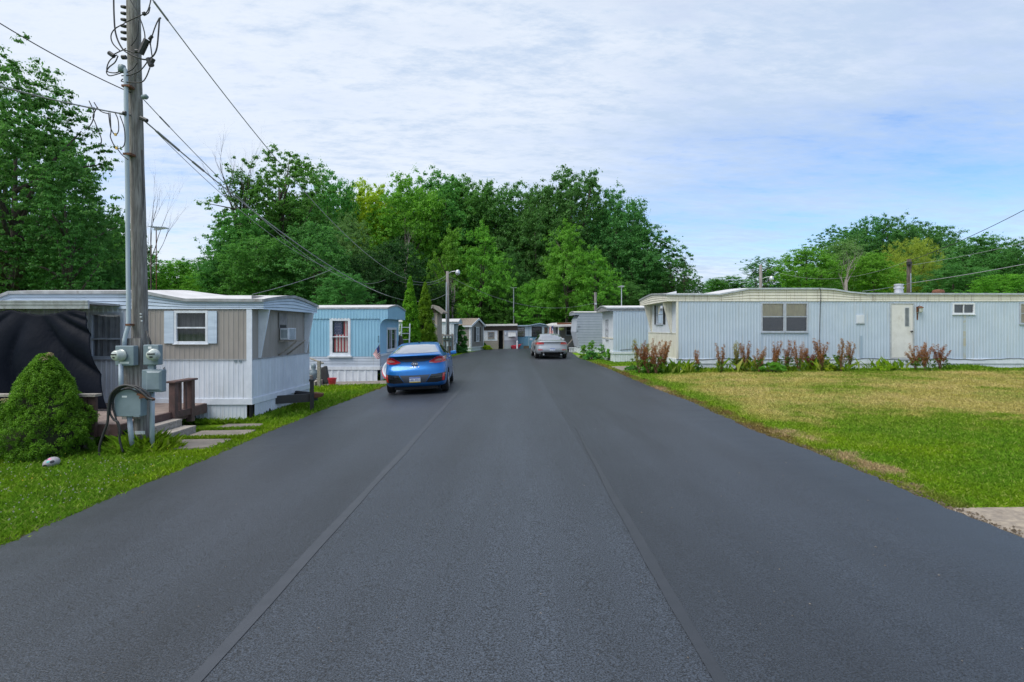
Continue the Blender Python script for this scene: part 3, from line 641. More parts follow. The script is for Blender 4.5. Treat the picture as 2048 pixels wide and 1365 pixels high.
def meter(o, px, py, D, yaw, base):
    mb = MB(); c = P(px, py, D); ax = Vector((math.sin(yaw), -math.cos(yaw), 0)); pts = []; rr = []
    for d, r in ((0, .095), (.02, .098), (.022, .085), (.10, .082), (.125, .078), (.14, .066), (.146, .0)): pts.append(c + ax * d); rr.append(max(r, .002))
    mb.tube(pts, rr, 22); m_ = mb.build('meter', M['meter_glass'], o, smooth=True)
    f = MB(); s = ax.cross(Vector((0, 0, 1))); cc = c + ax * .149
    for dz, wd, h in ((.018, .055, .010), (-.03, .022, .012)): f.prism([cc - s * wd + Vector((0, 0, dz - h)), cc + s * wd + Vector((0, 0, dz - h)), cc + s * wd + Vector((0, 0, dz + h)), cc - s * wd + Vector((0, 0, dz + h))], ax * .002)
    f.build('dial', M['ink'], m_)
b1 = ubox('meter_box', 230, 267.5, 692, 732, .12, 9.14); meter(b1, 244, 711, 9.14, R(-14), 0)
b2 = ubox('meter_box', 286, 317, 690, 730.5, .12, 9.14); meter(b2, 308, 710, 9.14, R(16), 0)
MB().box(X(296, 9.18), X(308, 9.18), 9.17, 9.24, Z(741, 9.18), Z(729, 9.18)).build('conduit', M['galv'], UP)
MB().tube([q(301, 692), q(300.5, 684), q(297, 676), q(293, 662, 9.3)], .016, 8).build('service_cable', M['cable'], UP, smooth=True)
b3 = ubox('breaker_box', 283, 324, 740, 785, .12, 9.10, (292, 323, 742, 783))
b4 = ubox('breaker_box', 228, 281.5, 782, 834, .16, 9.0)
MB().box(X(227, 9), X(282.5, 9), 8.985, 9.17, Z(783.5, 9) + .003, Z(780, 9)).build('lid_edge', M['galv'], b4); MB().box(X(268, 9), X(280, 9), 8.986, 9.0 - .003, Z(834, 9), Z(830, 9)).build('latch', M['galv'], b4)
for o, D, r in ((b4, 8.999, (244, 254, 792, 795.5)), (b1, 9.139, (240, 258, 724, 728)), (b2, 9.139, (296.5, 303, 693.5, 698))): MB().box(X(r[0], D), X(r[1], D), D - .003, D, Z(r[3], D), Z(r[2], D)).build('sticker', M['sticker'], o)
MB().box(X(268.5, 9.24), X(287.5, 9.24), 9.255, 9.27, Z(869.5, 9.24), Z(863, 9.24)).build('pole_tag', M['sticker'], UP)
for (px, py) in ((281, 628), (281.5, 634), (283, 642)): MB().box(X(px - 1, 9.3), X(px + 2, 9.3), 9.29, 9.31, Z(py + 1.2, 9.3), Z(py - .6, 9.3)).build('pole_tag', M['sticker'], UP)
def smoothpts(pts, k=6):
    out = []; n = len(pts)
    for i in range(n - 1):
        p0, p1, p2, p3 = pts[max(i - 1, 0)], pts[i], pts[i + 1], pts[min(i + 2, n - 1)]
        for j in range(k):
            t_ = j / k; out.append(.5 * ((2 * p1) + (p2 - p0) * t_ + (2 * p0 - 5 * p1 + 4 * p2 - p3) * t_ ** 2 + (3 * p1 - p0 - 3 * p2 + p3) * t_ ** 3))
    return out + [pts[-1]]
def pxcable(px, D, r, m='cable', name='cable_loop'):
    return MB().tube(smoothpts([P(*(p if len(p) == 3 else (*p, D))) for p in px]), r, 6).build(name, M[m], UP, smooth=True)
pxcable([(306, 800), (296, 796), (285, 786), (270, 776), (252, 771), (235, 776), (222, 790), (217, 815), (215, 845), (206, 870), (199, 895), (200, 915), (205, 925)], 8.93, .019)
pxcable([(303, 797), (288, 781), (268, 772), (248, 774), (230, 786), (221, 806), (220, 826), (228, 840), (236, 845), (240, 862), (239, 880), (246, 905)], 8.96, .016)
pxcable([(296, 800), (282, 790), (262, 779), (240, 782), (228, 795), (226, 815), (232, 838), (238, 860), (240, 880), (246, 904)], 8.98, .014)
mb = MB(); mb.beam(q(276, 788, 8.99), q(308, 800, 8.95), .05, .035); mb.beam(q(280, 796, 8.99), q(300, 792, 8.99), .05, .03); mb.build('cable_bracket', M['rust'], UP)
# spool insulators up the left side and the tangle of drops at the head
mb = MB()
for py in (3, 16, 29, 42, 55, 68):
    z = Z(py, f_); ax_ = pole_axis(z); mb.tube([ax_ + Vector((-.10, -.02, 0)), Vector((X(251, PD), PD - .02, z)), Vector((X(244, PD), PD - .02, z + .01))], [.018, .03, .022], 8)
mb.build('pole_step', M['dark_plastic'], UP, smooth=True)
loops = [[(227, -40), (228, 30), (232, 70), (245, 98), (262, 110), (285, 119), (298, 118), (308, 110), (314, 95), (317, 65), (319, 40), (322, 36)],
         [(300, 90), (305, 70), (312, 50), (319, 36)], [(258, -4), (272, 20), (283, 45), (289, 66), (290, 80)], [(248, 100), (262, 104), (268, 106), (276, 103)],
         [(226, 110), (238, 104), (247, 100), (252, 97)], [(236, 112), (230, 125), (218, 135), (213, 145), (220, 152), (240, 147), (250, 143)],
         [(234, 110), (220, 121), (214, 135), (216, 144), (232, 146), (244, 140)], [(246, 158), (243, 163), (258, 165), (282, 165), (292, 155), (300, 135)],
         [(243, 152), (262, 150), (282, 140), (296, 122)], [(254, 145), (266, 138), (275, 125)], [(248, 48), (230, 58), (222, 72), (226, 88), (240, 102)],
         [(248, 47), (262, 40), (275, 34), (284, 30), (294, 24), (300, 8), (303, -10)], [(290, 30), (297, 26), (300, 14)], [(304, 112), (300, 80), (302, 76), (304, 74)], [(262, 92), (272, 78), (276, 60), (277, 40)]]
for i, l in enumerate(loops): pxcable(l, 9.22, .0095 if i != 0 else .012)
for a, b, r in (((281, 108), (294, 80), .05), ((297, 118), (303, 132), .045), ((301, 130), (307, 118), .035), ((218, 106), (228, 113), .035), ((244, 115), (252, 115), .035), ((286, 29), (291, 27), .03), ((271, 103), (277, 103), .03), ((298, 80), (305, 72), .025)): MB().tube([q(*a, 9.2), q(*b, 9.2)], r, 8).build('splice_clamp', M['dark_plastic'], UP)
low = [[(188, 205), (200, 222), (217, 228)], [(178, 202), (188, 225), (186, 240), (180, 252), (172, 260)], [(195, 214), (186, 232), (190, 245), (200, 270), (203, 282), (200, 294)], [(217, 226), (221, 255), (230, 270), (237, 262), (236, 240), (230, 226)],
       [(220, 226), (222, 262), (221, 275), (232, 296), (246, 294), (250, 280), (248, 255), (240, 232)], [(234, 297), (244, 310), (256, 320)]]
for l in low: pxcable(l, 9.0, .008)
for px, py in ((232, 270), (234, 297)): MB().box(X(px - 2, 9), X(px + 2, 9), 8.98, 9.0, Z(py + 2.5, 9), Z(py - 2.5, 9)).build('cable_tag', M['yellow_tag'], UP)
mb = MB(); mb.tube([q(284, 194, 9.2), q(292, 194, 9.2), q(296, 195, 9.2)], [.03, .045, .02], 10); mb.build('insulator', M['galv'], UP, smooth=True)
MB().tube([q(281, 236, 9.2), q(294, 242, 9.2)], .035, 8).build('splice_clamp', M['dark_plastic'], UP); MB().tube([q(247, 227, 9.2), q(252, 227, 9.2)], .035, 8).build('splice_clamp', M['dark_plastic'], UP)
for a, b in ((168, 180), (203, 226), (316, 332)): pass
# a ground wire down the right side
MB().tube([P(284.5, 300, 9.4), P(286.5, 400, 9.4), P(285.5, 430, 9.4), P(289, 600, 9.4), P(290, 640, 9.4)], .009, 6).build('ground_wire', M['cable'], UP, smooth=True)
# ---------------- overhead lines, one object each
def cable(a, b, sag, r, label, m='cable_grey', n=44, name='overhead_cable', lumps=()):
    a, b = Vector(a), Vector(b); pts = []
    for i in range(n + 1):
        k = (i / n); p = a.lerp(b, k); p.z -= sag * 4 * k * (1 - k); pts.append(p)
    r *= .72; mb = MB(); mb.tube(pts, r, 6)
    for k, d in lumps:
        p = a.lerp(b, k); p.z -= sag * 4 * k * (1 - k); p2 = a.lerp(b, k + d); p2.z -= sag * 4 * (k + d) * (1 - k - d); mb.tube([p, p2], r * 1.8, 6)
    return tag(mb.build(name, M[m], smooth=True, origin=a), label, 'cable', 'overhead cables')
pole2 = Vector((X(895, 39.7), 39.7, g(-4.5, 39.7)))
A2 = P(284, 238, 9.36)
cable(A2, P(891, 589, 39.7), 1.50, .016, 'thick grey cable sagging from the utility pole down to the street light pole', lumps=((.012, .02), (.045, .012), (.30, .004)))
cable(P(283, -30, 9.36), P(893, 551, 39.7), 2.15, .014, 'highest dark wire from the utility pole head to the street light pole', lumps=((.01, .012),))
cable(P(284, 196, 9.36), P(770, 560, 36), 1.25, .010, 'thin middle wire running from the utility pole into the trees', lumps=((.02, .012),))
j4 = P(664, 539, 21); cable(P(310, 262, 9.95), j4, .35, .008, 'thin wire under the thick cable, meeting it beside the big trees')
cable(j4, P(505, 589, 15.6), .06, .009, 'short service wire dropping to the roof of the beige mobile home')
a = P(262, 186, 9.33); cable(a, P(-520, -330, 6.5), .25, .011, 'upper dark wire from the utility pole out past the left tree', m='cable')
a = P(262, 231, 9.33); cable(a, P(-600, -40, 6.3), .18, .016, 'lower thick cable from the utility pole towards the left tree, with splices', lumps=((.02, .02), (.12, .02), (.19, .015), (.30, .01)))
# ---------------- conical shrub, second shrub, ball are made with the plants
# ================================================================ bright blue mobile home
DB = 21.3; zb_ = lambda py: Z(py, DB)
A = (X(760, DB), DB); ins = (A[0] - 3, DB + 1.7); gz = g(*A)
BT = thing('mobile_home', 'bright sky blue mobile home with an old flag hung inside its window', 'mobile home', (A[0], DB, gz))
wn = Wall(A, (A[0] - 11, DB), ins); we = Wall(A, (A[0], DB + 3.45), ins); tp = lambda px: A[0] - X(px, DB)
o1 = hole(tp(696), tp(665), zb_(706), zb_(642))
band(BT, wn, .1, 11, gz - .1, zb_(740), 'rib', 'white_trim', pitch=.25, depth=.015, name='skirting'); band(BT, we, .1, 3.45, gz - .1, zb_(740), 'rib', 'white_trim', pitch=.25, depth=.015, name='skirting')
trimbox(BT, wn, 0, 11, .0, .03, zb_(740), zb_(733.5), 'frame_white'); trimbox(BT, we, 0, 3.45, .0, .03, zb_(740), zb_(733.5), 'frame_white')
band(BT, wn, 0, 11, zb_(733.5), zb_(713.5), 'lap', 'lap_white', pitch=.105, name='lower_wall'); band(BT, we, 0, 3.45, zb_(733.5), zb_(713.5), 'lap', 'lap_white', pitch=.105, name='lower_wall')
band(BT, wn, 0, 11, zb_(713.5), zb_(638), 'rib', 'sky_blue', [o1], pitch=.12, name='upper_wall')
oe = hole(we.tpx(774), we.tpx(791), 1.02, 1.79)
band(BT, we, 0, 3.45, zb_(713.5), zb_(615), 'rib', 'sky_blue', [oe], pitch=.12, name='upper_wall')
window(BT, we, oe[0], oe[1], oe[2], oe[3], m='frame_white', fw=.09, vbars=(.5,), glass='screen', curtain='curtain_dark')
trimbox(BT, we, .05, 2.5, .0, .05, .80, .88, 'frame_white', 'window_shelf')
band(BT, Wall((A[0] - 11, DB + 3.45), (A[0], DB + 3.45), ins), 0, 11, gz, zb_(615), 'flat', 'sky_blue')
# blue band under the eave; it runs out over the recessed end in a quarter curve
st = [(-.30, zb_(615), .16), (1.5, zb_(615.5), .16), (6, zb_(616), .16), (11, zb_(616), .16)]
roof_slab(BT, A, (-1, 0), (0, 1), 3.45, st, .03, .03, 'roof_white', edge='roof_grey')
mb = MB(); e = Wall((A[0] + .30, DB - .03), (A[0] - 11, DB - .03), ins); rib(mb, e, 0, 11.3, zb_(638), zb_(615) - .05, pitch=.12, depth=.008)
e2 = Wall((A[0] + .29, DB - .03), (A[0] + .29, DB + 3.48), ins)
for k in range(12):
    a_, b_ = k / 12, (k + 1) / 12; h = lambda c: zb_(615) - .05 + .16 * (1 - abs(2 * c - 1) ** 1.35); mb.quad(e2.p(a_ * 3.51, 0, zb_(638)), e2.p(b_ * 3.51, 0, zb_(638)), e2.p(b_ * 3.51, 0, h(b_)), e2.p(a_ * 3.51, 0, h(a_)))
mb.quad(e2.p(0, 0, zb_(638)), e2.p(3.51, 0, zb_(638)), e2.p(3.51, -.31, zb_(638)), e2.p(0, -.31, zb_(638)))
mb.build('fascia', M['sky_blue'], BT, normals=False)
mb = MB(); c0 = 8
for t_ in (0.0,):
    arc = [wn.p(-.30, .012, zb_(638))] + [wn.p(-.30 + .28 * math.sin(i / c0 * math.pi / 2), .012, zb_(638) - .28 * (1 - math.cos(i / c0 * math.pi / 2)) - .0) for i in range(1, c0 + 1)] + [wn.p(-.02, .012, zb_(638))]
    mb.prism(arc, wn.n.to_3d() * .03)
mb.build('eave_bracket', M['sky_blue'], BT)
trimbox(BT, wn, -.02, 11, .013, .024, zb_(638.6), zb_(637.4), 'pale_blue_deep', 'belt_line')
fr = window(BT, wn, o1[0], o1[1], o1[2], o1[3], m='frame_white', fw=.10, hbars=(.5,), glass='glass')
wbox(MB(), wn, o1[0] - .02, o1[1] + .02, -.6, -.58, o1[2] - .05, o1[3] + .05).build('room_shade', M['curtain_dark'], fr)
wbox(MB(), wn, o1[0] - .16, o1[1] + .16, .03, .09, o1[2] - .17, o1[2] - .11).build('sill', M['frame_white'], fr)
# the old flag behind the glass, hung upright: canton top left, stripes running down
fx0, fx1, fz0, fz1 = tp(668), tp(696), zb_(704), zb_(643); fd = -.045
def fpt(a, b): return wn.p(fx0 + (fx1 - fx0) * (a), fd + .008 * math.sin(a * 14 + b * 2), fz0 + (fz1 - fz0) * b)
mr = MB(); mw = MB(); mu = MB(); ns = 9; cz = .56; fd = -.045
for k in range(ns):
    a0, a1 = k / ns, (k + 1) / ns
    top = cz if a0 < .57 else 1.0
    (mr if k % 2 == 0 else mw).grid(lambda a, b, a0=a0, a1=a1, top=top: fpt(a0 + (a1 - a0) * a, b * top), 4, 6)
mu.grid(lambda a, b: fpt(a * .5556, cz + (1 - cz) * b), 8, 8)
fl = mr.build('hanging_flag', M['flag_red'], origin=wn.p((fx0 + fx1) / 2, fd, fz0), smooth=True); tag(fl, 'faded American flag hung upright behind the window of the sky blue home', 'flag')
mw.build('white_stripes', M['flag_white'], fl, smooth=True); mu.build('blue_canton', M['flag_blue'], fl, smooth=True)
mb = MB()
for j in range(9):
    for i in range(6 if j % 2 == 0 else 5):
        u0 = (i + (.5 if j % 2 == 0 else 1)) / 6 * .5556; v0 = cz + (1 - cz) * (j + .5) / 9; p = fpt(u0, v0) + wn.n.to_3d() * .006; r_ = .016
        pts = [p + Vector((math.cos(k * math.pi / 5 + math.pi / 2) * r_ * (1 if k % 2 == 0 else .42), 0, math.sin(k * math.pi / 5 + math.pi / 2) * r_ * (1 if k % 2 == 0 else .42))) for k in range(10)]
        mb.prism(pts, wn.n.to_3d() * .002)
mb.build('white_stars', M['flag_white'], fl)
# house number running down the corner
mb = MB()
for i, ch in enumerate('4139'): text_mesh(ch, .085, .003, lambda c, i=i: wn.p(tp(757.2) - c.x, .018 + c.z, zb_(673.5 + i * 3.6) + c.y), mb)
mb.build('house_number', M['ink'], BT)
# small flag on a stick at the corner
sf = thing('small_flag', 'small American flag on a slanted stick at the corner of the sky blue home', 'flag', wn.p(tp(759), .05, zb_(712)))
MB().tube([P(759, 689, 21.2), P(760.5, 716, 21.15)], .008, 6).build('stick', M['wood_grey'], sf)
def sfp(a, b):
    p = Vector(P(758.4, 689.5, 21.18)).lerp(P(760.3, 717, 21.14), a); q_ = Vector(P(745.8, 709, 21.0)).lerp(P(753.5, 718.5, 20.95), a); r_ = p.lerp(q_, b); r_.y += .02 * math.sin(b * 9 + a * 4); return r_
mr = MB(); mw = MB()
for k in range(13): (mr if k % 2 == 0 else mw).grid(lambda a, b, k=k: sfp((k + a) / 13, (.42 if k < 7 else 0) + b * (.58 if k < 7 else 1)), 1, 6)
mr.build('red_stripes', M['flag_red'], sf); mw.build('white_stripes', M['flag_white'], sf); MB().grid(lambda a, b: sfp(a * 7 / 13, b * .42), 4, 4).build('blue_canton', M['flag_blue'], sf)
# wooden entry steps with a handrail between the two homes
xs_ = X(638, 19.6); gs = g(xs_, 19.6)
ER = thing('entry_steps', 'small wooden entry steps with a sloping handrail beside the sky blue home', 'steps', (xs_, 19.6, gs))
MB().box(xs_ - .05, xs_ + .05, 19.55, 19.65, gs - .05, Z(722, 19.6)).build('railing_post', M['wood_grey'], ER)
mb = MB(); mb.beam((xs_ + .14, 19.6, Z(727, 19.6)), (xs_ - 1.3, 20.2, Z(700, 20.2)), .09, .04); mb.build('handrail', M['wood_grey'], ER)
for i in range(3): MB().box(xs_ - .1 - .34 * (i + 1), xs_ - .1 - .34 * i, 19.5, 20.6, gs + .02 + .17 * i, gs + .19 + .17 * i).build('step', M['wood_grey'], ER)
# things left by the steps
xg, yg = X(650, 20.3), 20.3; gg = g(xg, yg) + .02
prof = [(0, .0), (.30, .02), (.33, .35), (.28, .6), (.27, .8), (.23, 1.02), (.12, 1.12), (.0, 1.13)]
mb = MB(); poly = [Vector((xg + (.42 if s > 0 else .30) * 1.0 * s * r, yg + .1 * (z), gg + z)) for s, pr in ((1, prof), (-1, prof[::-1])) for r, z in [(r_ * 1.0, z_) for r_, z_ in pr]]
sx = lambda px: X(px, yg)
poly = [Vector((sx(px), yg + .25 * ((766 - py) / 70), Z(py, yg))) for px, py in ((634, 736), (637, 734.5), (639, 737), (646, 733), (650, 733), (652, 741), (655, 753), (657, 764), (656, 767.5), (642, 768), (638, 758), (635, 746))]
mb.prism(poly, (0, .16, 0)); tag(mb.build('instrument_case', M['dark_plastic'], origin=(xg, yg, gg), bevel=.03), 'black guitar shaped case leaning on the skirting behind the handrail post', 'case')
xb, yb = X(664.5, 20.1), 20.1; gb = g(xb, yb) + .022
bk = thing('bucket', 'pinkish red plastic tub standing on the concrete by the sky blue home', 'tub', (xb, yb, gb))
mb = MB(); pr = [(.105, 0), (.145, .22), (.155, .225), (.155, .245), (.138, .245), (.10, .02), (.0, .02)]; mb.lathe([(r_ * 1.0, z_) for r_, z_ in pr], (xb, yb, gb), 22); mb.build('tub', M['red_plastic'], bk, smooth=False)
mb = MB(); mb.tube([Vector((xb + .158 * math.cos(k * math.pi / 10), yb - .158 * math.sin(k * math.pi / 10), gb + .225 - .05 * math.sin(k * math.pi / 10))) for k in range(11)], .006, 6); mb.build('handle', M['red_plastic'], bk)
xv, yv = X(627, 20.4), 20.4; gv = g(xv, yv) + .02
mb = MB(); mb.lathe([(.16, 0), (.20, .06), (.12, .12), (.10, .2), (.17, .34), (.15, .46), (.07, .54), (.09, .62), (.08, .70), (.03, .76), (0, .77)], (xv, yv, gv), 14)
tag(mb.build('garden_statue', M['galv'], smooth=True, origin=(xv, yv, gv)), 'small grey garden statue half hidden behind the beige home corner', 'statue')
# white tub with a red rim stood on edge at the corner
xt, yt = X(779, 21.0), 21.05; gt = g(xt, yt) + .02
mb = MB(); pts = []; mb.lathe([(.31, 0), (.38, .06), (.38, .075), (.34, .07), (.28, .02), (0, .02)], (0, 0, 0), 26)
rm = Matrix.Rotation(R(66), 3, 'X') @ Matrix.Identity(3)
mb.v = [rm @ v + Vector((xt + .12, yt + .0, gt + .42)) for v in mb.v]
tb = mb.build('toy_pool', M['frame_white'], origin=(xt, yt, gt), smooth=False); tag(tb, 'round white plastic tub with a red rim propped behind the blue car', 'tub')
mb = MB(); mb.tube([rm @ Vector((.38 * math.cos(k / 26 * 2 * math.pi), .38 * math.sin(k / 26 * 2 * math.pi), .07)) + Vector((xt + .12, yt, gt + .37)) for k in range(27)], .022, 6); mb.build('rim', M['red_plastic'], tb)
# ladder
yl = 25.2; LD = thing('ladder', 'white aluminium ladder standing between the sky blue home and a cypress', 'ladder', (X(811, yl), yl, g(-4.7, yl)))
for px in (803.5, 819.8):
    MB().beam((X(px, yl), yl - .35, g(-4.7, yl)), (X(px, yl), yl, Z(648, yl)), .045, .06).build('rail', M['frame_white'], LD)
for i in range(8):
    k = (i + .6) / 8.2; z = g(-4.7, yl) + (Z(648, yl) - g(-4.7, yl)) * k; y = yl - .35 * (1 - k); MB().box(X(803.5, yl) + .02, X(819.8, yl) - .02, y - .02, y + .02, z - .016, z + .016).build('rung', M['frame_white'], LD)
yk = 24.9; xk = X(799, yk); mb = MB(); mb.lathe([(.20, 0), (.22, .05), (.21, .9), (.19, 1.35), (.12, 1.62), (.03, 1.68)], (xk, yk, g(xk, yk)), 14)  # dark upright shape put in where only a trunk shadow stands
tag(mb.build('shadow_stand_in', M['dark_plastic'], smooth=True, origin=(xk, yk, g(xk, yk))), 'tall black shape put in for the trunk shadow beside the white ladder', 'cover')
EXC.append((-16, A[0] + .05, DB - .1, DB + 3.5))
# ================================================================ long pale blue mobile home on the right
D1 = 22.27; z1 = lambda py: Z(py, D1); A = (X(1353, D1), D1); WR = 4.6; gz = g(*A); ins = (A[0] + 4, D1 + 2)
RT = thing('mobile_home', 'long pale blue mobile home with cream eaves standing behind the dry lawn', 'mobile home', (A[0], D1, gz))
wn = Wall(A, (A[0] + 17, D1), ins); we = Wall(A, (A[0], D1 + WR), ins); tp = lambda px: X(px, D1) - A[0]
zt0, zt1, ze = z1(727.6), z1(718), z1(603)
hs = {'w1': hole(tp(1524.5), tp(1566.5), z1(662.5), z1(608)), 'w2': hole(tp(1572), tp(1613), z1(662.5), z1(608)), 'door': hole(tp(1782), tp(1825.5), z1(716), z1(608.5)), 'w3': hole(tp(1907.5), tp(1946), z1(626), z1(609.5)), 'w4': hole(tp(2041), tp(2088), z1(646), z1(609))}
ops = list(hs.values())
band(RT, wn, .07, 17, zt1, ze, 'rib', 'pale_blue', ops, pitch=.118, depth=.011)
trimbox(RT, wn, -.02, .07, .0, .022, zt1, ze, 'cream', 'corner_post')
band(RT, wn, .05, 17, gz - .12, zt0, 'rib', 'white', pitch=.10, name='skirting'); trimbox(RT, wn, -.02, 17, .0, .035, zt0, zt1, 'white_trim')
zb2 = z1(667)
oe = hole(we.tpx(1326.6), we.tpx(1313.8), 1.15, 2.66)
yy0 = D1 + oe[0]; oe = hole(oe[0], oe[1], Z(647, yy0 + .4), Z(612, yy0 + .4))
band(RT, we, 0, WR, zb2, ze + .4, 'rib', 'white', [oe], pitch=.4, depth=.005, name='upper_wall'); band(RT, we, 0, WR, zt1, zb2, 'rib', 'cream', pitch=.4, depth=.005, name='lower_wall')
band(RT, we, .05, WR, gz - .12, zt0, 'rib', 'white', pitch=.10, name='skirting'); trimbox(RT, we, -.0, WR, .0, .035, zt0, zt1, 'white_trim'); trimbox(RT, we, 0, WR, .006, .02, zb2 - .014, zb2 + .014, 'cream', 'belt_line')
window(RT, we, oe[0], oe[1], oe[2], oe[3], hbars=(.5,), glass='glass', curtain='curtain', m='window_frame')
for a, b in ((oe[0] - .34, oe[0] - .07), (oe[1] + .07, oe[1] + .34)): trimbox(RT, we, a, b, .008, .03, oe[2] - .05, oe[3] + .05, 'shutter_dark', 'shutter')
band(RT, Wall((A[0] + 17, D1 + WR), (A[0], D1 + WR), ins), 0, 17, gz, ze + .4, 'flat', 'white'); band(RT, Wall((A[0] + 17, D1), (A[0] + 17, D1 + WR), ins), 0, WR, gz, ze + .4, 'flat', 'white')
st = [(-.41, z1(588), .14), (1.0, z1(588), .14), (tp(1437), z1(588), .12), (tp(1498), z1(576.5), .10), (tp(1640), z1(576.5), .10), (tp(1667), z1(578), .10), (tp(1700), z1(583.5), .10), (tp(1732), z1(586.5), .11), (17, z1(587.5), .12)]
roof_slab(RT, A, (1, 0), (0, 1), WR, st, .06, .06, 'roof_white', edge='alu')
fascia(RT, A, (1, 0), (0, 1), WR, st, ze, .06, .06, 'cream')
fin(RT, we, .62, zb2 + .02, ze, .38, 'cream'); fin(RT, we, WR - .75, zb2 + .02, ze, .38, 'cream')
for n in ('w1', 'w2'):
    o = hs[n]; window(RT, wn, *o, hbars=(.525,), glass='glass', curtain='curtain_tan', ctop=1.0 if n == 'w1' else 1.0)
    wbox(MB(), wn, o[0] + .01, o[1] - .01, -.022, -.018, o[2] + .01, o[2] + (o[3] - o[2]) * .5).build('insect_screen', M['mesh'], RT)
window(RT, wn, *hs['w3'], vbars=(.5,), glass='glass', curtain='curtain_dark', m='frame_white', fw=.06); window(RT, wn, *hs['w4'], hbars=(.5,), glass='glass', curtain='curtain_tan', m='window_frame')
trimbox(RT, wn, tp(1930), tp(1945.5), -.10, -.08, hs['w3'][2], hs['w3'][3], 'brick_brown', 'curtain')
o = hs['door']; mb = MB()
for a, b, c, d in ((o[0] - .05, o[0], o[2], o[3]), (o[1], o[1] + .05, o[2], o[3]), (o[0] - .05, o[1] + .05, o[3], o[3] + .05), (o[0] - .05, o[1] + .05, o[2] - .05, o[2])): wbox(mb, wn, a, b, -.04, .028, c, d)
mb.build('door_frame', M['alu'], RT)
M['door'] = pm('old white door', (.66, .66, .64), (.60, .60, .58), s=3, dirt=(.42, .40, .35), dst=(2, 2, 1), dband=(.5, .8), dmax=.6)
dr = wbox(MB(), wn, o[0] + .004, o[1] - .004, -.03, .012, o[2] + .004, o[3] - .004).build('door', M['door'], RT, bevel=.006)
wbox(MB(), wn, tp(1809), tp(1818), .012, .02, z1(653.5), z1(615.5)).build('window_frame', M['alu'], dr); wbox(MB(), wn, tp(1810), tp(1816.8), .02, .023, z1(652.5), z1(616.5)).build('pane', M['curtain_dark'], dr)
mb = MB(); c = wn.p(tp(1822), .012, z1(663.5)); mb.lathe([(.032, 0), (.032, -.012), (.014, -.016), (.014, -.04), (.034, -.055), (.03, -.08), (0, -.085)], c, 14, 'y'); mb.build('handle', M['black_steel'], dr, smooth=True)
# coach lamp
LP = MB(); c = wn.p(tp(1834.5), 0, 0); x0 = c.x; wbox(LP, wn, tp(1832), tp(1835), .016, .06, z1(625), z1(614)); LP.tube([wn.p(tp(1834), .05, z1(614)), wn.p(tp(1835), .11, z1(612.5)), wn.p(tp(1836.5), .15, z1(615))], .014, 6)
lp = LP.build('wall_lamp', M['rust'], RT)
mb = MB(); mb.lathe([(.02, .0), (.10, -.05), (.105, -.07)], wn.p(tp(1836.5), .15, z1(613)), 6); mb.build('lamp_cap', M['rust'], lp); mb = MB(); mb.lathe([(.075, -.07), (.06, -.22), (.02, -.25)], wn.p(tp(1836.5), .15, z1(613)), 6); mb.build('lamp_glass', M['meter_glass'], lp)
trimbox(RT, wn, tp(1833), tp(1835.5), .017, .0185, z1(640), z1(626), 'rust', 'rust_stain')
M['stain'] = pm('ochre water stain', (.40, .37, .26), (.38, .46, .52), s=2, st=(1, 1, 3), r=.5)
trimbox(RT, wn, tp(1926), tp(1931), .017, .0185, zt1 + .01, z1(631), 'stain', 'rust_stain')
mb = MB(); wbox(mb, wn, tp(1712), tp(1728), .005, .035, z1(647.5), z1(630)); wbox(mb, wn, tp(1713.5), tp(1726.5), .035, .04, z1(646), z1(631.5)); mb.build('vent_cover', M['white'], RT, bevel=.006)
wbox(MB(), wn, tp(1711.5), tp(1728.5), .016, .036, z1(648.6), z1(647.6)).build('vent_shadow_strip', M['galv'], RT)  # solid grey strip drawn as the shadow under the vent cover
mb = MB()
for px in (1523, 1614.6): wbox(mb, wn, tp(px) - .008, tp(px) + .008, .012, .02, zt1, z1(667))
wbox(mb, wn, tp(1720), tp(1724.5), .0165, .018, z1(716), z1(672)); mb.build('panel_seam', M['pale_blue_deep'], RT)
MB().tube([wn.p(tp(1637), .1, z1(577)), wn.p(tp(1639.5), .09, z1(586)), wn.p(tp(1640), .03, z1(606)), wn.p(tp(1638.5), .03, z1(660)), wn.p(tp(1637.5), .03, z1(717))], .012, 6).build('wall_cable', M['cable'], RT)
MB().tube([wn.p(tp(1352 + i * 18), .045, z1(718.6 + 1.3 * math.sin(i * .8) + .5 * math.sin(i * 2.3))) for i in range(42)], .011, 6).build('wall_cable', M['cable'], RT)
mb = MB(); c = (X(1797.5, 24.4), 24.4, z1(590)); mb.lathe([(.17, 0), (.17, .30), (.155, .31), (.155, .38), (.19, .39), (.19, .45), (.15, .47), (.15, .52), (.18, .53), (.18, .58), (0, .60)], c, 18); mb.build('roof_vent', M['alu'], RT, smooth=False)
mb = MB(); c = (X(1876.5, 24.4), 24.4, z1(590)); mb.lathe([(.12, 0), (.12, .17), (.22, .2), (.23, .26), (.19, .33), (.06, .36), (0, .36)], c, 16); mb.build('roof_vent', M['rust'], RT, smooth=False)
for px in (1940, 1990): MB().box(X(px, 23.4), X(px + 8, 23.4), 23.3, 23.6, z1(589), z1(584.5)).build('roof_cap', M['galv'], RT)
EXC.append((A[0] - .05, A[0] + 17, D1 - .02, D1 + WR))
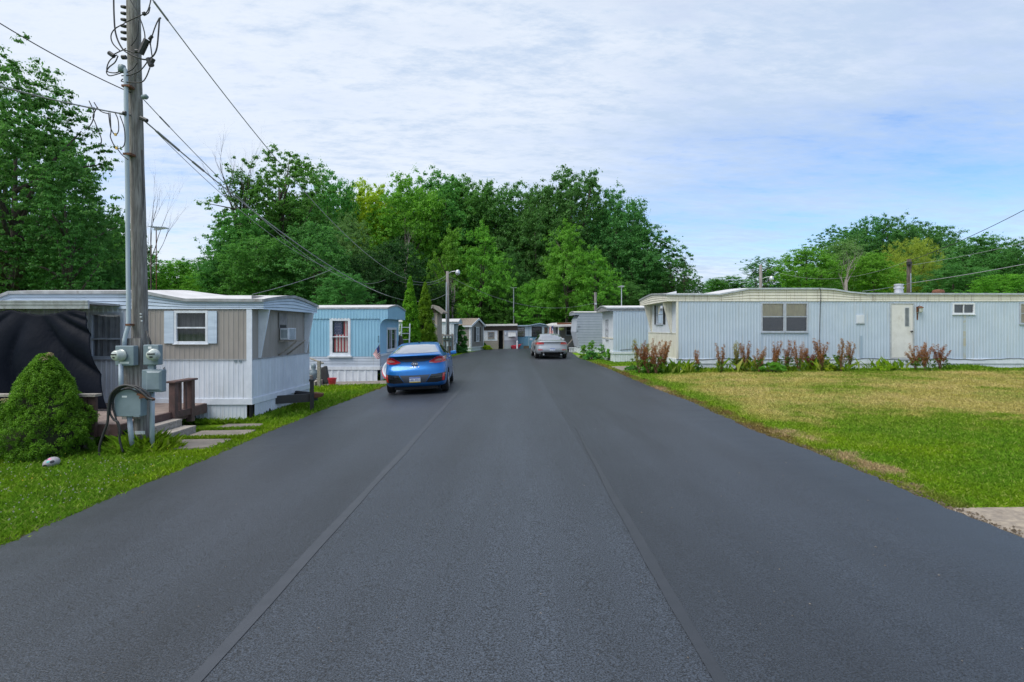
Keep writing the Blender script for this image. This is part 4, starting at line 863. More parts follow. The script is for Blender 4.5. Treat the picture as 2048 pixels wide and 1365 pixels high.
# ================================================================ white and pale blue home next along
D2 = 29.0; z2 = lambda py: Z(py, D2); A = (X(1226.5, D2), D2); gz = g(*A); ins = (A[0] + 4, D2 + 1.7); W2 = 3.5
WT = thing('mobile_home', 'white fronted mobile home with a pale blue long side, beyond the cream eaves', 'mobile home', (A[0], D2, gz))
wn = Wall(A, (A[0] + 11, D2), ins); we = Wall(A, (A[0], D2 + W2), ins)
band(WT, wn, 0, 11, z2(703.7), z2(621.5), 'rib', 'pale_blue', pitch=.14, depth=.016); band(WT, wn, 0, 11, gz - .1, z2(708), 'rib', 'white', pitch=.12, name='skirting'); trimbox(WT, wn, -.02, 11, 0, .04, z2(708), z2(703.7), 'white_trim')
oe = hole(1.42, 2.25, 1.28, 2.28)
band(WT, we, 0, W2, z2(703.7), z2(612), 'flat', 'white_trim', [oe]); band(WT, we, 0, W2, gz - .1, z2(708), 'flat', 'white_trim', name='skirting'); trimbox(WT, we, 0, W2, 0, .04, z2(708), z2(703.7), 'white_trim'); trimbox(WT, we, 0, W2, .002, .02, z2(679), z2(676), 'cream', 'belt_line')
window(WT, we, oe[0], oe[1], oe[2], oe[3], hbars=(.5,), vbars=(.5,), curtain='curtain', m='alu', glass='screen')
band(WT, Wall((A[0] + 11, D2 + W2), (A[0], D2 + W2), ins), 0, 11, gz, z2(614), 'flat', 'white')
st = [(-.34, z2(615.5), .16), (3, z2(615), .16), (11, z2(615), .16)]
roof_slab(WT, A, (1, 0), (0, 1), W2, st, .06, .06, 'roof_white', edge='alu'); fascia(WT, A, (1, 0), (0, 1), W2, st, z2(622), .06, .06, 'roof_grey', rows=1)
MB().tube([wn.p(.35, .03, z2(700.5)), wn.p(.9, .03, z2(698.5)), wn.p(1.6, .03, z2(700)), wn.p(2.4, .03, z2(700.5))], .012, 6).build('wall_cable', M['cable'], WT)
# ================================================================ blue grey lap sided home with a prow shaped end
D3 = 41.0; z3 = lambda py: Z(py, D3); A = (X(1159.5, D3), D3); gz = g(*A); ins = (A[0] + 4, D3 + 1.7); W3 = 3.6
GT = thing('mobile_home', 'blue grey lap sided mobile home with a prow shaped end, number 11', 'mobile home', (A[0], D3, gz))
mb = MB(); wn = Wall(A, (A[0] + 10, D3), ins); zq = [(z3(696), 0), (z3(664), -.27), (z3(640), -.20), (z3(629), -.02)]
def xe(z): return float(np.interp(z, [a for a, _ in zq], [b for _, b in zq]))
zz = z3(696)
while zz < z3(629) - .05:
    zn = min(zz + .19, z3(629)); mb.quad(wn.p(xe(zz), .03, zz), wn.p(10, .03, zz), wn.p(10, .005, zn), wn.p(xe(zn), .005, zn)); mb.quad(wn.p(xe(zn), .005, zn), wn.p(10, .005, zn), wn.p(10, .03, zn), wn.p(xe(zn), .03, zn)); zz = zn
mb.build('wall', M['grey_lap'], GT, normals=False)
mb = MB()
zv = [z3(696), z3(664), z3(640), z3(629)]
for a, b in zip(zv[:-1], zv[1:]): mb.quad((A[0] + xe(a), D3, a), (A[0] + xe(a), D3 + W3, a), (A[0] + xe(b), D3 + W3, b), (A[0] + xe(b), D3, b))
mb.build('end_wall', M['lap_white'], GT, normals=False)
band(GT, wn, 0, 10, gz - .1, z3(697.5), 'rib', 'white', pitch=.2, name='skirting'); we = Wall(A, (A[0], D3 + W3), ins); band(GT, we, 0, W3, gz - .1, z3(697.5), 'flat', 'white', name='skirting'); trimbox(GT, wn, -.02, 10, .0, .05, z3(697.5), z3(696), 'white_trim')
st = [(-.40, z3(624.5), .10), (10, z3(624.5), .10)]; roof_slab(GT, A, (1, 0), (0, 1), W3, st, .06, .06, 'roof_white'); fascia(GT, A, (1, 0), (0, 1), W3, st, z3(630), .06, .06, 'grey_lap', rows=1)
mb = MB(); text_mesh('11', .19, .004, lambda c: wn.p(.0 + X(1158, D3) - A[0] + c.x, .035 + c.z, z3(654) + c.y), mb); mb.build('house_number', M['ink'], GT)
wbox(MB(), wn, -.22, -.10, .03, .04, z3(663), z3(662)).build('house_number', M['ink'], GT)
# ================================================================ far row across the end of the road
def simple_gable(root, a, ang, L, W, z0, zw, zr, m, mr, sty='lap', pitch=.16, ov=.15):
    u = Vector((math.cos(ang), math.sin(ang))); v = Vector((-u.y, u.x)); a = Vector((a[0], a[1])); c = a + u * L / 2 + v * W / 2
    ws = [Wall(a, a + u * L, c), Wall(a + u * L, a + u * L + v * W, c), Wall(a + u * L + v * W, a + v * W, c), Wall(a + v * W, a, c)]
    for i, wl in enumerate(ws):
        band(root, wl, 0, wl.L, z0, zw, sty, m, pitch=pitch)
    for wl in (ws[1], ws[3]):
        MB().add([wl.p(0, .012, zw), wl.p(wl.L, .012, zw), wl.p(wl.L / 2, .012, zr - .05)], [(0, 1, 2)]).build('gable', M[m], root)
    mb = MB()
    def pp(s, t, z): q_ = a + u * s + v * t; return Vector((q_.x, q_.y, z))
    sl = (zr - zw) / (W / 2)
    for (t0, t1, za, zb) in ((-ov, W / 2, zw - ov * sl, zr), (W + ov, W / 2, zw - ov * sl, zr)):
        mb.hexa([pp(-ov, t0, za), pp(L + ov, t0, za), pp(L + ov, t1, zb), pp(-ov, t1, zb), pp(-ov, t0, za + .07), pp(L + ov, t0, za + .07), pp(L + ov, t1, zb + .07), pp(-ov, t1, zb + .07)])
    mb.build('roof', M[mr], root)
    tb = MB()
    for s in (-ov - .01, L + ov + .01):
        for t0 in (-ov, W + ov): tb.beam(pp(s, t0, zw - ov * sl + .0), pp(s, W / 2, zr), .03, .16)
    for t0 in (-ov - .01, W + ov + .01): tb.beam(pp(-ov, t0, zw - ov * sl - .03), pp(L + ov, t0, zw - ov * sl - .03), .03, .13)
    tb.build('white_trim', M['frame_white'], root)
    return ws
# greige gabled home: its gable end faces the road
D4 = 46.0; A4 = (X(941.6, D4), D4); gz = g(*A4); B4 = (X(966.5, 49.0), 49.0); ang = math.atan2(B4[1] - A4[1], B4[0] - A4[0]); W4 = math.hypot(B4[0] - A4[0], B4[1] - A4[1])
AT = thing('mobile_home', 'greige lap sided home with a gabled end and dark shutters beyond the meter board', 'mobile home', (A4[0], D4, gz))
u4 = Vector((math.cos(ang + math.pi / 2), math.sin(ang + math.pi / 2)))
a4 = Vector(A4) + u4 * 9
ws = simple_gable(AT, (B4[0], B4[1]), ang + math.pi / 2, 9.0, W4, Z(695, D4), Z(651, D4), Z(638.5, 47.5), 'greige_lap', 'shingle')
we = Wall(A4, B4, a4); wn = Wall(A4, (A4[0] + u4.x * 9, A4[1] + u4.y * 9), (B4[0] + u4.x * 4, B4[1] + u4.y * 4))
zw0, zw1 = Z(682, 47.2), Z(656, 47.2); t0, t1 = we.tpx(951.8), we.tpx(957)
window(AT, we, t0, t1, zw0, zw1, m='frame_white', fw=.07, hbars=(.5,), glass='glass', out=.06); wbox(MB(), we, t0, t1, .02, .025, zw0, zw1).build('blind', M['curtain'], AT)
for a, b in ((t0 - .42, t0 - .09), (t1 + .09, t1 + .42)): trimbox(AT, we, a, b, .02, .05, zw0 - .05, zw1 + .05, 'shutter_dark', 'shutter')
for w_, t_ in ((we, 0), (we, W4 - .12), (wn, 0)): trimbox(AT, w_, t_, t_ + .14, .02, .04, Z(695, D4), Z(650, D4), 'frame_white', 'corner_post')
for w_ in (we, wn): band(AT, w_, 0, w_.L, gz - .1, Z(697, D4), 'rib', 'white', pitch=.2, name='skirting'); trimbox(AT, w_, 0, w_.L, .0, .05, Z(697, D4), Z(694.5, D4), 'frame_white')
# white arched home behind the meter board
D5 = 40.8; A = (X(908, D5), D5); gz = g(*A); ins = (A[0] - 3, D5 + 1.5)
VT = thing('mobile_home', 'plain white mobile home with a rounded eave behind the street light pole', 'mobile home', (A[0], D5, gz))
wn = Wall(A, (A[0] - 8, D5), ins); we = Wall(A, (A[0], D5 + 3), ins); z5 = lambda py: Z(py, D5)
band(VT, wn, 0, 8, gz - .1, z5(644), 'rib', 'white_trim', pitch=.3); band(VT, we, 0, 3, gz - .1, z5(644), 'rib', 'white', pitch=.3)
st = [(-.35, z5(643.5), .22), (8, z5(643), .22)]; roof_slab(VT, A, (-1, 0), (0, 1), 3.0, st, .08, .08, 'roof_white'); fascia(VT, A, (-1, 0), (0, 1), 3.0, st, z5(648), .06, .06, 'fascia_blue', rows=2)
fin(VT, we, .1, z5(690), z5(648), .33, 'galv')
window(VT, we, .8, 2.0, .9, 1.7, m='frame_white', vbars=(.5,), hbars=(.5,), glass='screen', curtain='curtain_dark', out=.04)
# tan addition with a steep brown roof behind the cypresses
D6 = 35.5; gz = g(-5, D6); TT = thing('house', 'tan walled house with a steep little gabled roof behind the cypresses', 'house', (X(862, D6), D6, gz)); z6 = lambda py: Z(py, D6)
x0, x1 = X(848, D6), X(874.5, D6); w = Wall((x1, D6), (x0, D6), (x0, D6 + 2)); band(TT, w, 0, w.L, gz, z6(626), 'flat', 'tan_wall'); w2 = Wall((x1, D6), (x1, D6 + 2.4), (x0, D6 + 2)); band(TT, w2, 0, 2.4, gz, z6(626), 'flat', 'tan_wall')
mb = MB(); ap = Vector(((x0 + x1) / 2 + .2, D6 - .25, z6(613.5)))
for sx_, xe_ in ((-1, x0 - .25), (1, x1 + .38)):
    e_ = Vector((xe_, D6 - .25, z6(627.5))); mb.hexa([ap, e_, e_ + Vector((0, 3, 0)), ap + Vector((0, 3, 0)), ap + Vector((0, 0, .1)), e_ + Vector((0, 0, .1)), e_ + Vector((0, 3, .1)), ap + Vector((0, 3, .1))])
mb.build('roof', M['shingle'], TT); mb = MB()
for xe_ in (x0 - .25, x1 + .38): mb.beam(ap + Vector((0, -.03, .02)), Vector((xe_, D6 - .28, z6(627.5) + .02)), .04, .18)
mb.build('barge_board', M['wood_grey'], TT)
MB().add([(x0, D6 - .004, z6(626)), (x1, D6 - .004, z6(626)), (ap.x, D6 - .004, z6(615.5))], [(0, 1, 2)]).build('gable', M['brick_brown'], TT)
mb = MB(); mb.box(X(858, D6), X(869, D6), D6 - .05, D6 - .01, z6(640), z6(629)); mb.build('window', M['curtain_dark'], TT)
mb = MB(); mb.hexa([(X(861, D6), D6 - 1.0, z6(650)), (X(877.5, D6), D6 - 1.0, z6(656)), (X(874, D6), D6 - .02, z6(652)), (X(861, D6), D6 - .02, z6(644)), (X(861, D6), D6 - 1.0, z6(648.5)), (X(877.5, D6), D6 - 1.0, z6(654.5)), (X(874, D6), D6 - .02, z6(650.5)), (X(861, D6), D6 - .02, z6(642.5))]); mb.build('porch_roof', M['roof_grey'], TT)
# meter board at the foot of the street light pole
D7 = 39.2; gz = g(-4.4, D7); z7 = lambda py: Z(py, D7); x7 = lambda px: X(px, D7)
MT = thing('meter_board', 'weathered timber board carrying three round meters below the street light', 'meter board', (x7(895), D7, gz))
MB().box(x7(884), x7(906), D7, D7 + .07, z7(704), z7(669.5)).build('board', M['wood_grey'], MT)
for px in (888.5, 895, 901.5):
    o = MB().box(x7(px - 2.4), x7(px + 2.4), D7 - .12, D7 - .01, z7(681), z7(672)).build('meter_box', M['galv'], MT); mb = MB(); mb.lathe([(.075, 0), (.07, -.1), (.05, -.13), (0, -.13)], (x7(px), D7 - .12, z7(675.5)), 14, 'y'); mb.build('meter', M['meter_glass'], o, smooth=True)
    MB().box(x7(px - 1.9), x7(px + 1.9), D7 - .1, D7 - .01, z7(693), z7(683.5)).build('breaker_box', M['galv'] if px != 895 else M['frame_white'], MT)
    MB().tube([(x7(px - 1), D7 - .06, z7(693)), (x7(px - 1), D7 - .06, gz - .1)], .035, 8).build('conduit', M['rust' if px != 895 else 'conduit'], MT); MB().tube([(x7(px + 1.3), D7 - .06, z7(693)), (x7(px + 1.3), D7 - .06, gz - .1)], .03, 8).build('conduit', M['galv'], MT)
for px in (885, 905): MB().box(x7(px) - .06, x7(px) + .06, D7 + .071, D7 + .19, gz - .1, z7(668)).build('post', M['wood_grey'], MT)
SL = thing('street_light', 'timber street light pole with a curved arm above the meter board', 'street light', (pole2.x, 39.7, pole2.z))
MB().tube([(pole2.x, 39.7, pole2.z - .1), (pole2.x, 39.7, Z(543, 39.7))], [.15, .10], 12).build('pole', M['pole'], SL, smooth=True)
MB().tube([P(892.6, 565, 39.5), P(892.4, 690, 39.5)], .03, 6).build('conduit', M['conduit'], SL)
def lamp(root, a, b, c, hd):
    MB().tube(smoothpts([a, b, c], 5), .025, 6).build('arm', M['alu'], root, smooth=True)
    mb = MB(); mb.lathe([(.05, .12), (.10, .10), (.14, .02), (.17, -.10), (.16, -.16), (.08, -.24), (0, -.26)], hd, 14); mb.build('lamp_head', M['alu'], root, smooth=True)
lamp(SL, P(896, 549, 39.7), P(903, 544, 39.5), P(912, 543, 39.4), P(915.5, 543.5, 39.3))
# shack with an open dark doorway
D8 = 50.6; z8 = lambda py: Z(py, D8); x8 = lambda px: X(px, D8); gz = g(0, D8); xo = x8(968)
SK = thing('shack', 'patched wooden shack with a dark open doorway at the end of the road', 'shack', (x8(1000), D8, gz))
w = Wall((x8(966.5), D8), (x8(1035), D8), (0, D8 + 2)); tq = lambda px: x8(px) - x8(966.5)
dh = hole(tq(997), tq(1006), gz, z8(664)); wh = hole(tq(977.5), tq(987), z8(675.5), z8(666))
band(SK, w, 0, tq(995), gz - .1, z8(682), 'lap', 'wood_grey', pitch=.2, name='lower_wall'); band(SK, w, tq(1008), w.L, gz - .1, z8(681), 'lap', 'grey_lap', pitch=.16, name='lower_wall')
band(SK, w, 0, tq(995), z8(682), z8(661.5), 'flat', 'frame_white', [wh], name='upper_wall'); band(SK, w, tq(1008), w.L, z8(681), z8(661), 'flat', 'lap_white', name='upper_wall')
band(SK, w, 0, w.L, z8(661.5), z8(652), 'lap', 'brick_brown', [dh], pitch=.2, name='fascia'); 
for a, b in ((995, 997), (1006, 1008.2)): trimbox(SK, w, tq(a), tq(b), -.05, .03, gz - .1, z8(661.5), 'wood_grey', 'door_frame')
wbox(MB(), w, tq(997), tq(1006), -1.6, -1.55, gz, z8(660)).build('dark_doorway_sheet', M['ink'], SK)  # doorway-wide black sheet, the unlit inside put into its colour
window(SK, w, *wh, m='wood_grey', fw=.08, vbars=(.6,), curtain='curtain_tan', glass='glass')
mb = MB(); mb.hexa([(x8(964.5), D8 - .3, z8(653)), (x8(1035), D8 - .3, z8(652)), (x8(1035), D8 + 3, z8(650)), (x8(964.5), D8 + 3, z8(650.5)), (x8(964.5), D8 - .3, z8(650.8)), (x8(1035), D8 - .3, z8(649.6)), (x8(1035), D8 + 3, z8(647)), (x8(964.5), D8 + 3, z8(648)),]); mb.build('roof', M['roof_white'], SK)
band(SK, Wall((x8(1035), D8), (x8(1035), D8 + 3), (0, D8 + 1)), 0, 3, gz, z8(651), 'flat', 'grey_lap'); band(SK, Wall((x8(966.5), D8), (x8(966.5), D8 + 3), (0, D8 + 1)), 0, 3, gz, z8(651), 'flat', 'grey_lap')
wbox(MB(), w, tq(1017), tq(1030), .005, .03, z8(675), z8(666)).build('window', M['curtain_dark'], SK)
mb = MB(); mb.hexa([w.p(tq(1017), .75, z8(674)), w.p(tq(1032), .75, z8(673.5)), w.p(tq(1031), .02, z8(664)), w.p(tq(1016), .02, z8(664)), w.p(tq(1017), .75, z8(673.4)), w.p(tq(1032), .75, z8(672.9)), w.p(tq(1031), .02, z8(663.3)), w.p(tq(1016), .02, z8(663.3))]); mb.build('window_awning', M['alu'], SK)
wbox(MB(), w, tq(1009), tq(1020), .02, .04, z8(660), z8(658)).build('sign_board', M['wood_red'], SK); wbox(MB(), w, tq(1009.5), tq(1012), .01, .06, z8(670), z8(665)).build('wall_lamp', M['frame_white'], SK)
# two tone blue home behind, right of the shack
D9 = 51.6; z9 = lambda py: Z(py, D9); x9 = lambda px: X(px, D9); gz = g(1, D9)
CT = thing('mobile_home', 'two tone blue and white home with louvred windows behind the silver car', 'mobile home', (x9(1066), D9, gz))
w = Wall((x9(1034), D9), (x9(1098), D9), (1, D9 + 2)); tq = lambda px: x9(px) - x9(1034)
wa = hole(tq(1035.5), tq(1048), z9(672), z9(656)); wc = hole(tq(1066), tq(1081), z9(671), z9(656))
M['mid_blue'] = pm('mid blue panel', (.14, .30, .46), (.12, .27, .42), s=3)
band(CT, w, 0, w.L, gz - .1, z9(673.5), 'rib', 'mid_blue', pitch=.3, name='lower_wall'); band(CT, w, 0, w.L, z9(673.5), z9(651), 'flat', 'pale_blue', [wa, wc], name='upper_wall'); trimbox(CT, w, 0, w.L, .0, .03, z9(674.3), z9(673), 'mid_blue', 'belt_line')
window(CT, w, *wa, m='brick_brown', fw=.06, hbars=(.25, .5, .75), glass='glass', curtain='curtain'); window(CT, w, *wc, m='shutter_dark', fw=.12, hbars=(.33, .66), glass='screen', curtain='curtain_dark')
trimbox(CT, w, tq(1088.5), tq(1095), .004, .03, z9(690), z9(655), 'brick_brown', 'door'); trimbox(CT, w, tq(1056.8), tq(1058), .003, .02, gz, z9(651), 'pale_blue_deep', 'corner_post')
mb = MB(); 
pts = [(1032, 651), (1057, 650.5), (1079, 646.5), (1099, 650.5)]
for (a, b) in zip(pts[:-1], pts[1:]): mb.hexa([(x9(a[0]), D9 - .2, z9(a[1] + 2)), (x9(b[0]), D9 - .2, z9(b[1] + 2)), (x9(b[0]), D9 + 6, z9(b[1] + 2)), (x9(a[0]), D9 + 6, z9(a[1] + 2)), (x9(a[0]), D9 - .2, z9(a[1])), (x9(b[0]), D9 - .2, z9(b[1])), (x9(b[0]), D9 + 6, z9(b[1])), (x9(a[0]), D9 + 6, z9(a[1]))])
mb.build('roof', M['pale_blue_deep'], CT)
MB().add([w.p(tq(1057), .015, z9(651.5)), w.p(tq(1098), .015, z9(651.5)), w.p(tq(1079), .015, z9(648.3))], [(0, 1, 2)]).build('gable', M['mid_blue'], CT)
# porch home: white awning over a shaded porch
D10 = 47.5; z10 = lambda py: Z(py, D10); x10 = lambda px: X(px, D10); gz = g(4, D10)
PT = thing('mobile_home', 'home with a rusty roofed shaded porch, behind the roof of the silver car', 'mobile home', (x10(1125), D10, gz))
w = Wall((x10(1098), D10), (x10(1165), D10), (4, D10 + 3)); tq = lambda px: x10(px) - x10(1098)
wa = hole(tq(1113), tq(1119.5), z10(668), z10(656)); wc = hole(tq(1133), tq(1144), z10(670), z10(654))
band(PT, w, 0, tq(1112), gz - .1, z10(653), 'flat', 'white_trim', name='wall'); band(PT, w, tq(1112), w.L, gz - .1, z10(653), 'rib', 'greige_lap', [wa, wc], pitch=.3, name='wall')
for o_ in (wa, wc): window(PT, w, *o_, m='window_frame', fw=.06, hbars=(.5,), glass='screen', curtain='curtain_dark')
mb = MB(); mb.hexa([(x10(1096), D10 - 1.5, z10(654.5)), (x10(1165), D10 - 1.5, z10(653)), (x10(1165), D10 + 3, z10(649)), (x10(1096), D10 + 3, z10(649)), (x10(1096), D10 - 1.5, z10(651.5)), (x10(1165), D10 - 1.5, z10(650)), (x10(1165), D10 + 3, z10(644.5)), (x10(1110), D10 + 3, z10(645.5))]); mb.build('roof', M['roof_white'], PT)
mb = MB(); mb.box(x10(1114), x10(1150), D10 - .5, D10 - .1, z10(650.5), z10(646)); mb.build('roof_coping', M['rust'], PT)
for px in (1113, 1150): MB().box(x10(px), x10(px) + .09, D10 - 1.45, D10 - 1.36, gz, z10(653)).build('post', M['frame_white'], PT)
mb = MB(); mb.beam((x10(1130), D10 - 1.4, z10(692)), (x10(1148), D10 - 1.4, z10(670)), .08, .08); mb.build('stair_rail', M['wood_grey'], PT)
# white picket rail, flag on the porch
PR = thing('porch_railing', 'low white railing beside the silver car', 'railing', (x10(1147), 42.5, g(4, 42.5)))
for i in range(7): px = 1139 + i * 3; MB().box(X(px, 42.5), X(px, 42.5) + .06, 42.47, 42.53, g(4, 42.5), Z(697, 42.5)).build('baluster', M['frame_white'], PR)
MB().box(X(1138, 42.5), X(1160, 42.5), 42.45, 42.55, Z(697, 42.5), Z(695.5, 42.5)).build('handrail', M['frame_white'], PR); MB().box(X(1138, 42.5), X(1160, 42.5), 42.45, 42.55, Z(706, 42.5), Z(704.5, 42.5)).build('lower_rail', M['wood_grey'], PR)
PF = thing('porch_flag', 'American flag hanging limp from the porch behind the silver car', 'flag', P(1106, 671, 45.6))
MB().tube([P(1106, 649, 45.9), P(1105, 661, 45.6)], .02, 6).build('stick', M['frame_white'], PF)
def pfp(a, b): p = P(1097.5 + 9 * a, 670.5, 45.6).lerp(P(1099 + 7 * a, 655 - 3 * a, 45.7), b); p.y += .06 * math.sin(a * 11); return p
mr = MB(); mw = MB()
for k in range(10): (mr if k % 2 == 0 else mw).grid(lambda a, b, k=k: pfp((k + a) / 10, b * (1 if k < 6 else .5)), 1, 6)
mr.build('red_stripes', M['flag_red'], PF); mw.build('white_stripes', M['flag_white'], PF); MB().grid(lambda a, b: pfp(.6 + .4 * a, .5 + .5 * b), 4, 4).build('blue_canton', M['flag_blue'], PF)
hb = MB(); hb.lathe([(.02, .0), (.20, .05), (.24, .2), (.22, .22), (.05, .2)], P(1122.5, 662, 46.0), 12); tag(hb.build('hanging_basket', pm('yellow green basket plant', (.28, .30, .10), (.12, .2, .05), s=20), origin=P(1122.5, 662, 46)), 'hanging flower basket on the shaded porch', 'basket')
# red barrow and white post by the shack
gz = g(0, 50); WB = thing('wheelbarrow', 'red wheelbarrow tipped up beside a short white post by the shack', 'wheelbarrow', (X(1031, 49.9), 49.9, gz))
mb = MB(); c = P(1031, 694, 49.9); mb.hexa([c + Vector(v) for v in ((-.25, -.2, -.2), (.3, -.2, -.12), (.3, .3, -.12), (-.25, .3, -.2), (-.42, -.3, .08), (.5, -.3, .22), (.5, .4, .22), (-.42, .4, .08))]); mb.build('tray', M['red_plastic'], WB, bevel=.03)
mb = MB(); mb.lathe([(.17, -.05), (.2, -.03), (.2, .03), (.17, .05)], (X(1026, 49.9), 49.9, gz + .2), 14, 'y'); mb.build('wheel', M['dark_plastic'], WB); MB().tube([P(1026, 696, 49.9), P(1034, 690, 49.8), P(1046, 688, 49.7)], .02, 6).build('handle', M['rust'], WB)
mb = MB(); mb.lathe([(.07, 0), (.07, .72), (.06, .76), (0, .78)], (X(1034.5, 49.6), 49.6, gz), 12); tag(mb.build('marker_post', M['frame_white'], smooth=False, origin=(X(1034.5, 49.6), 49.6, gz)), 'short white marker post next to the red wheelbarrow', 'post')
PB = thing('planter_box', 'low brown timber planter below the two tone blue home', 'planter', (X(1050, 50.8), 50.8, gz)); MB().box(X(1047, 50.8), X(1058, 50.8), 50.6, 51.0, gz, Z(693, 50.8)).build('box', M['brick_brown'], PB); MB().box(X(1047.4, 50.8), X(1057.6, 50.8), 50.64, 50.96, Z(693, 50.8), Z(692, 50.8)).build('soil', M['bark'], PB)
# masts and small poles
def mast(px, py0, D, label, bars, r=.03, m='alu', z0=None):
    b = (X(px, D), D, z0 if z0 is not None else g(X(px, D), D)); o = thing('antenna_mast', label, 'antenna', b); MB().tube([b, (b[0], D, Z(py0, D))], r, 8).build('mast', M[m], o); mb = MB()
    for (dx0, dx1, py) in bars: mb.beam((X(px + dx0, D), D, Z(py, D)), (X(px + dx1, D), D, Z(py, D)), .05, .05)
    for (dx0, dx1, py) in bars[:1]:
        for i in range(7): xx = X(px + dx0 + (dx1 - dx0) * i / 6, D); mb.beam((xx, D - .45 + .04 * i, Z(py, D) + .02), (xx, D + .45 - .04 * i, Z(py, D) + .02), .03, .03)
    mb.build('antenna', M['alu'], o); return o
mast(1027.3, 576, 53, 'thin tall antenna mast with a small crossbar above the shack', [(-6, 6, 576)], r=.05)
mast(1243, 572, 31.5, 'slim antenna on the roof of the white fronted home', [(-4, 4, 574)], r=.025)
am = mast(312.5, 455, 26, 'rusty television antenna mast behind the beige mobile home', [(-4, 20, 457), (-5, 6, 460)], r=.022, m='rust')
PS = thing('small_pole', 'short weathered pole behind the blue grey lap sided home', 'pole', (X(1191, 47), 47, g(6, 47))); MB().tube([(X(1191, 47), 47, 0), P(1191, 585, 47)], .12, 8).build('pole', M['pole'], PS); MB().beam(P(1189, 608, 46.8), P(1193.5, 608, 46.8), .1, .14).build('clamp', M['alu'], PS)
cable(P(899, 553, 39.7), P(1190, 606, 47), 1.15, .012, 'thin wire from the street light pole across to the short weathered pole')
cable(P(800, 563, 26), P(893, 557, 39.7), .3, .009, 'short faint wire reaching the street light pole from the cypress side')
PL = thing('street_light', 'wooden lamp pole with a white lamp rising behind the long pale blue home', 'street light', (X(1521.5, 40), 40, g(9, 40))); MB().tube([(X(1521.5, 40), 40, 0), P(1521.5, 530, 40)], [.14, .10], 12).build('pole', M['pole'], PL, smooth=True); lamp(PL, P(1523, 559, 40), P(1532, 555, 39.8), P(1541, 554.5, 39.6), P(1543, 556, 39.6))
PQ = thing('utility_pole', 'dark brown utility pole rising behind the roof vents of the long home', 'utility pole', (X(1818, 33), 33, g(9, 33))); MB().tube([(X(1818, 33), 33, 0), P(1818, 519, 33)], [.14, .11], 12).build('pole', M['bark'], PQ, smooth=True); MB().tube([P(1821.5, 547, 32.9), P(1821.5, 585, 32.9)], .025, 6).build('conduit', M['conduit'], PQ)
mb = MB(); mb.beam(P(1815, 527, 32.9), P(1822, 527, 32.9), .2, .16); mb.build('bracket', M['black_steel'], PQ)
cable(P(1523, 534, 40), P(1816, 522, 33), .95, .010, 'thin wire sagging between the lamp pole and the dark brown pole')
cable(P(1819, 522, 33), P(2120, 381, 27), .22, .022, 'dark wire climbing from the dark brown pole to the right edge of the picture', m='cable')
cable(P(1820, 531, 33), P(2120, 469, 27), .1, .014, 'thin pale wire from the dark brown pole to the right edge of the picture')
cable(P(1725, 583, 24.5), P(1820, 567, 32.8), .04, .013, 'pale service cable from the roof of the long home to the dark brown pole'); cable(P(1820, 567, 32.8), P(2120, 515, 27), .06, .026, 'pale thick cable from the dark brown pole passing over the long home to the right')
# ================================================================ cars
def paint(name, c, c2):
    m, t = nt(name); out = nd(t, 'ShaderNodeOutputMaterial'); b = nd(t, 'ShaderNodeBsdfPrincipled')
    f = ramp(t, noise(t, coord(t), 5, 4), .35, .65); t.links.new(mixc(t, f, c, c2), b.inputs['Base Color'])
    b.inputs['Metallic'].default_value = .5; b.inputs['Roughness'].default_value = .38; b.inputs['Coat Weight'].default_value = .7; b.inputs['Coat Roughness'].default_value = .04
    t.links.new(b.outputs[0], out.inputs[0]); return m
M['car_blue'] = paint('blue metallic car paint', (.0, .140, .45), (.0, .128, .41))
M['car_silver'] = paint('silver metallic car paint', (.37, .40, .44), (.34, .37, .41))
M['car_glass'] = pm('tinted car glass', (.012, .014, .016), r=.03, coat=1, spec=.9)
M['rear_glass'] = pm('rear window reflecting sky', (.30, .31, .32), r=.04, coat=1, spec=1.0, metal=.7)
M['gloss_black'] = pm('gloss black trim', (.008, .009, .011), r=.16, coat=.6)
M['lens_red'] = pm('red lamp lens', (.50, .012, .022), (.40, .01, .018), s=9, r=.12, coat=1)
M['lens_clear'] = pm('pale lamp lens', (.50, .22, .22), (.42, .2, .2), s=12, r=.12, coat=1)
M['tyre'] = pm('tyre rubber', (.018, .018, .019), r=.85, bump=.2)
M['rim'] = pm('alloy rim', (.45, .46, .48), r=.3, metal=.8)
M['insert'] = pm('grey bumper insert', (.05, .062, .085), r=.4)
M['chrome'] = pm('chrome badge', (.55, .56, .58), r=.2, metal=1)
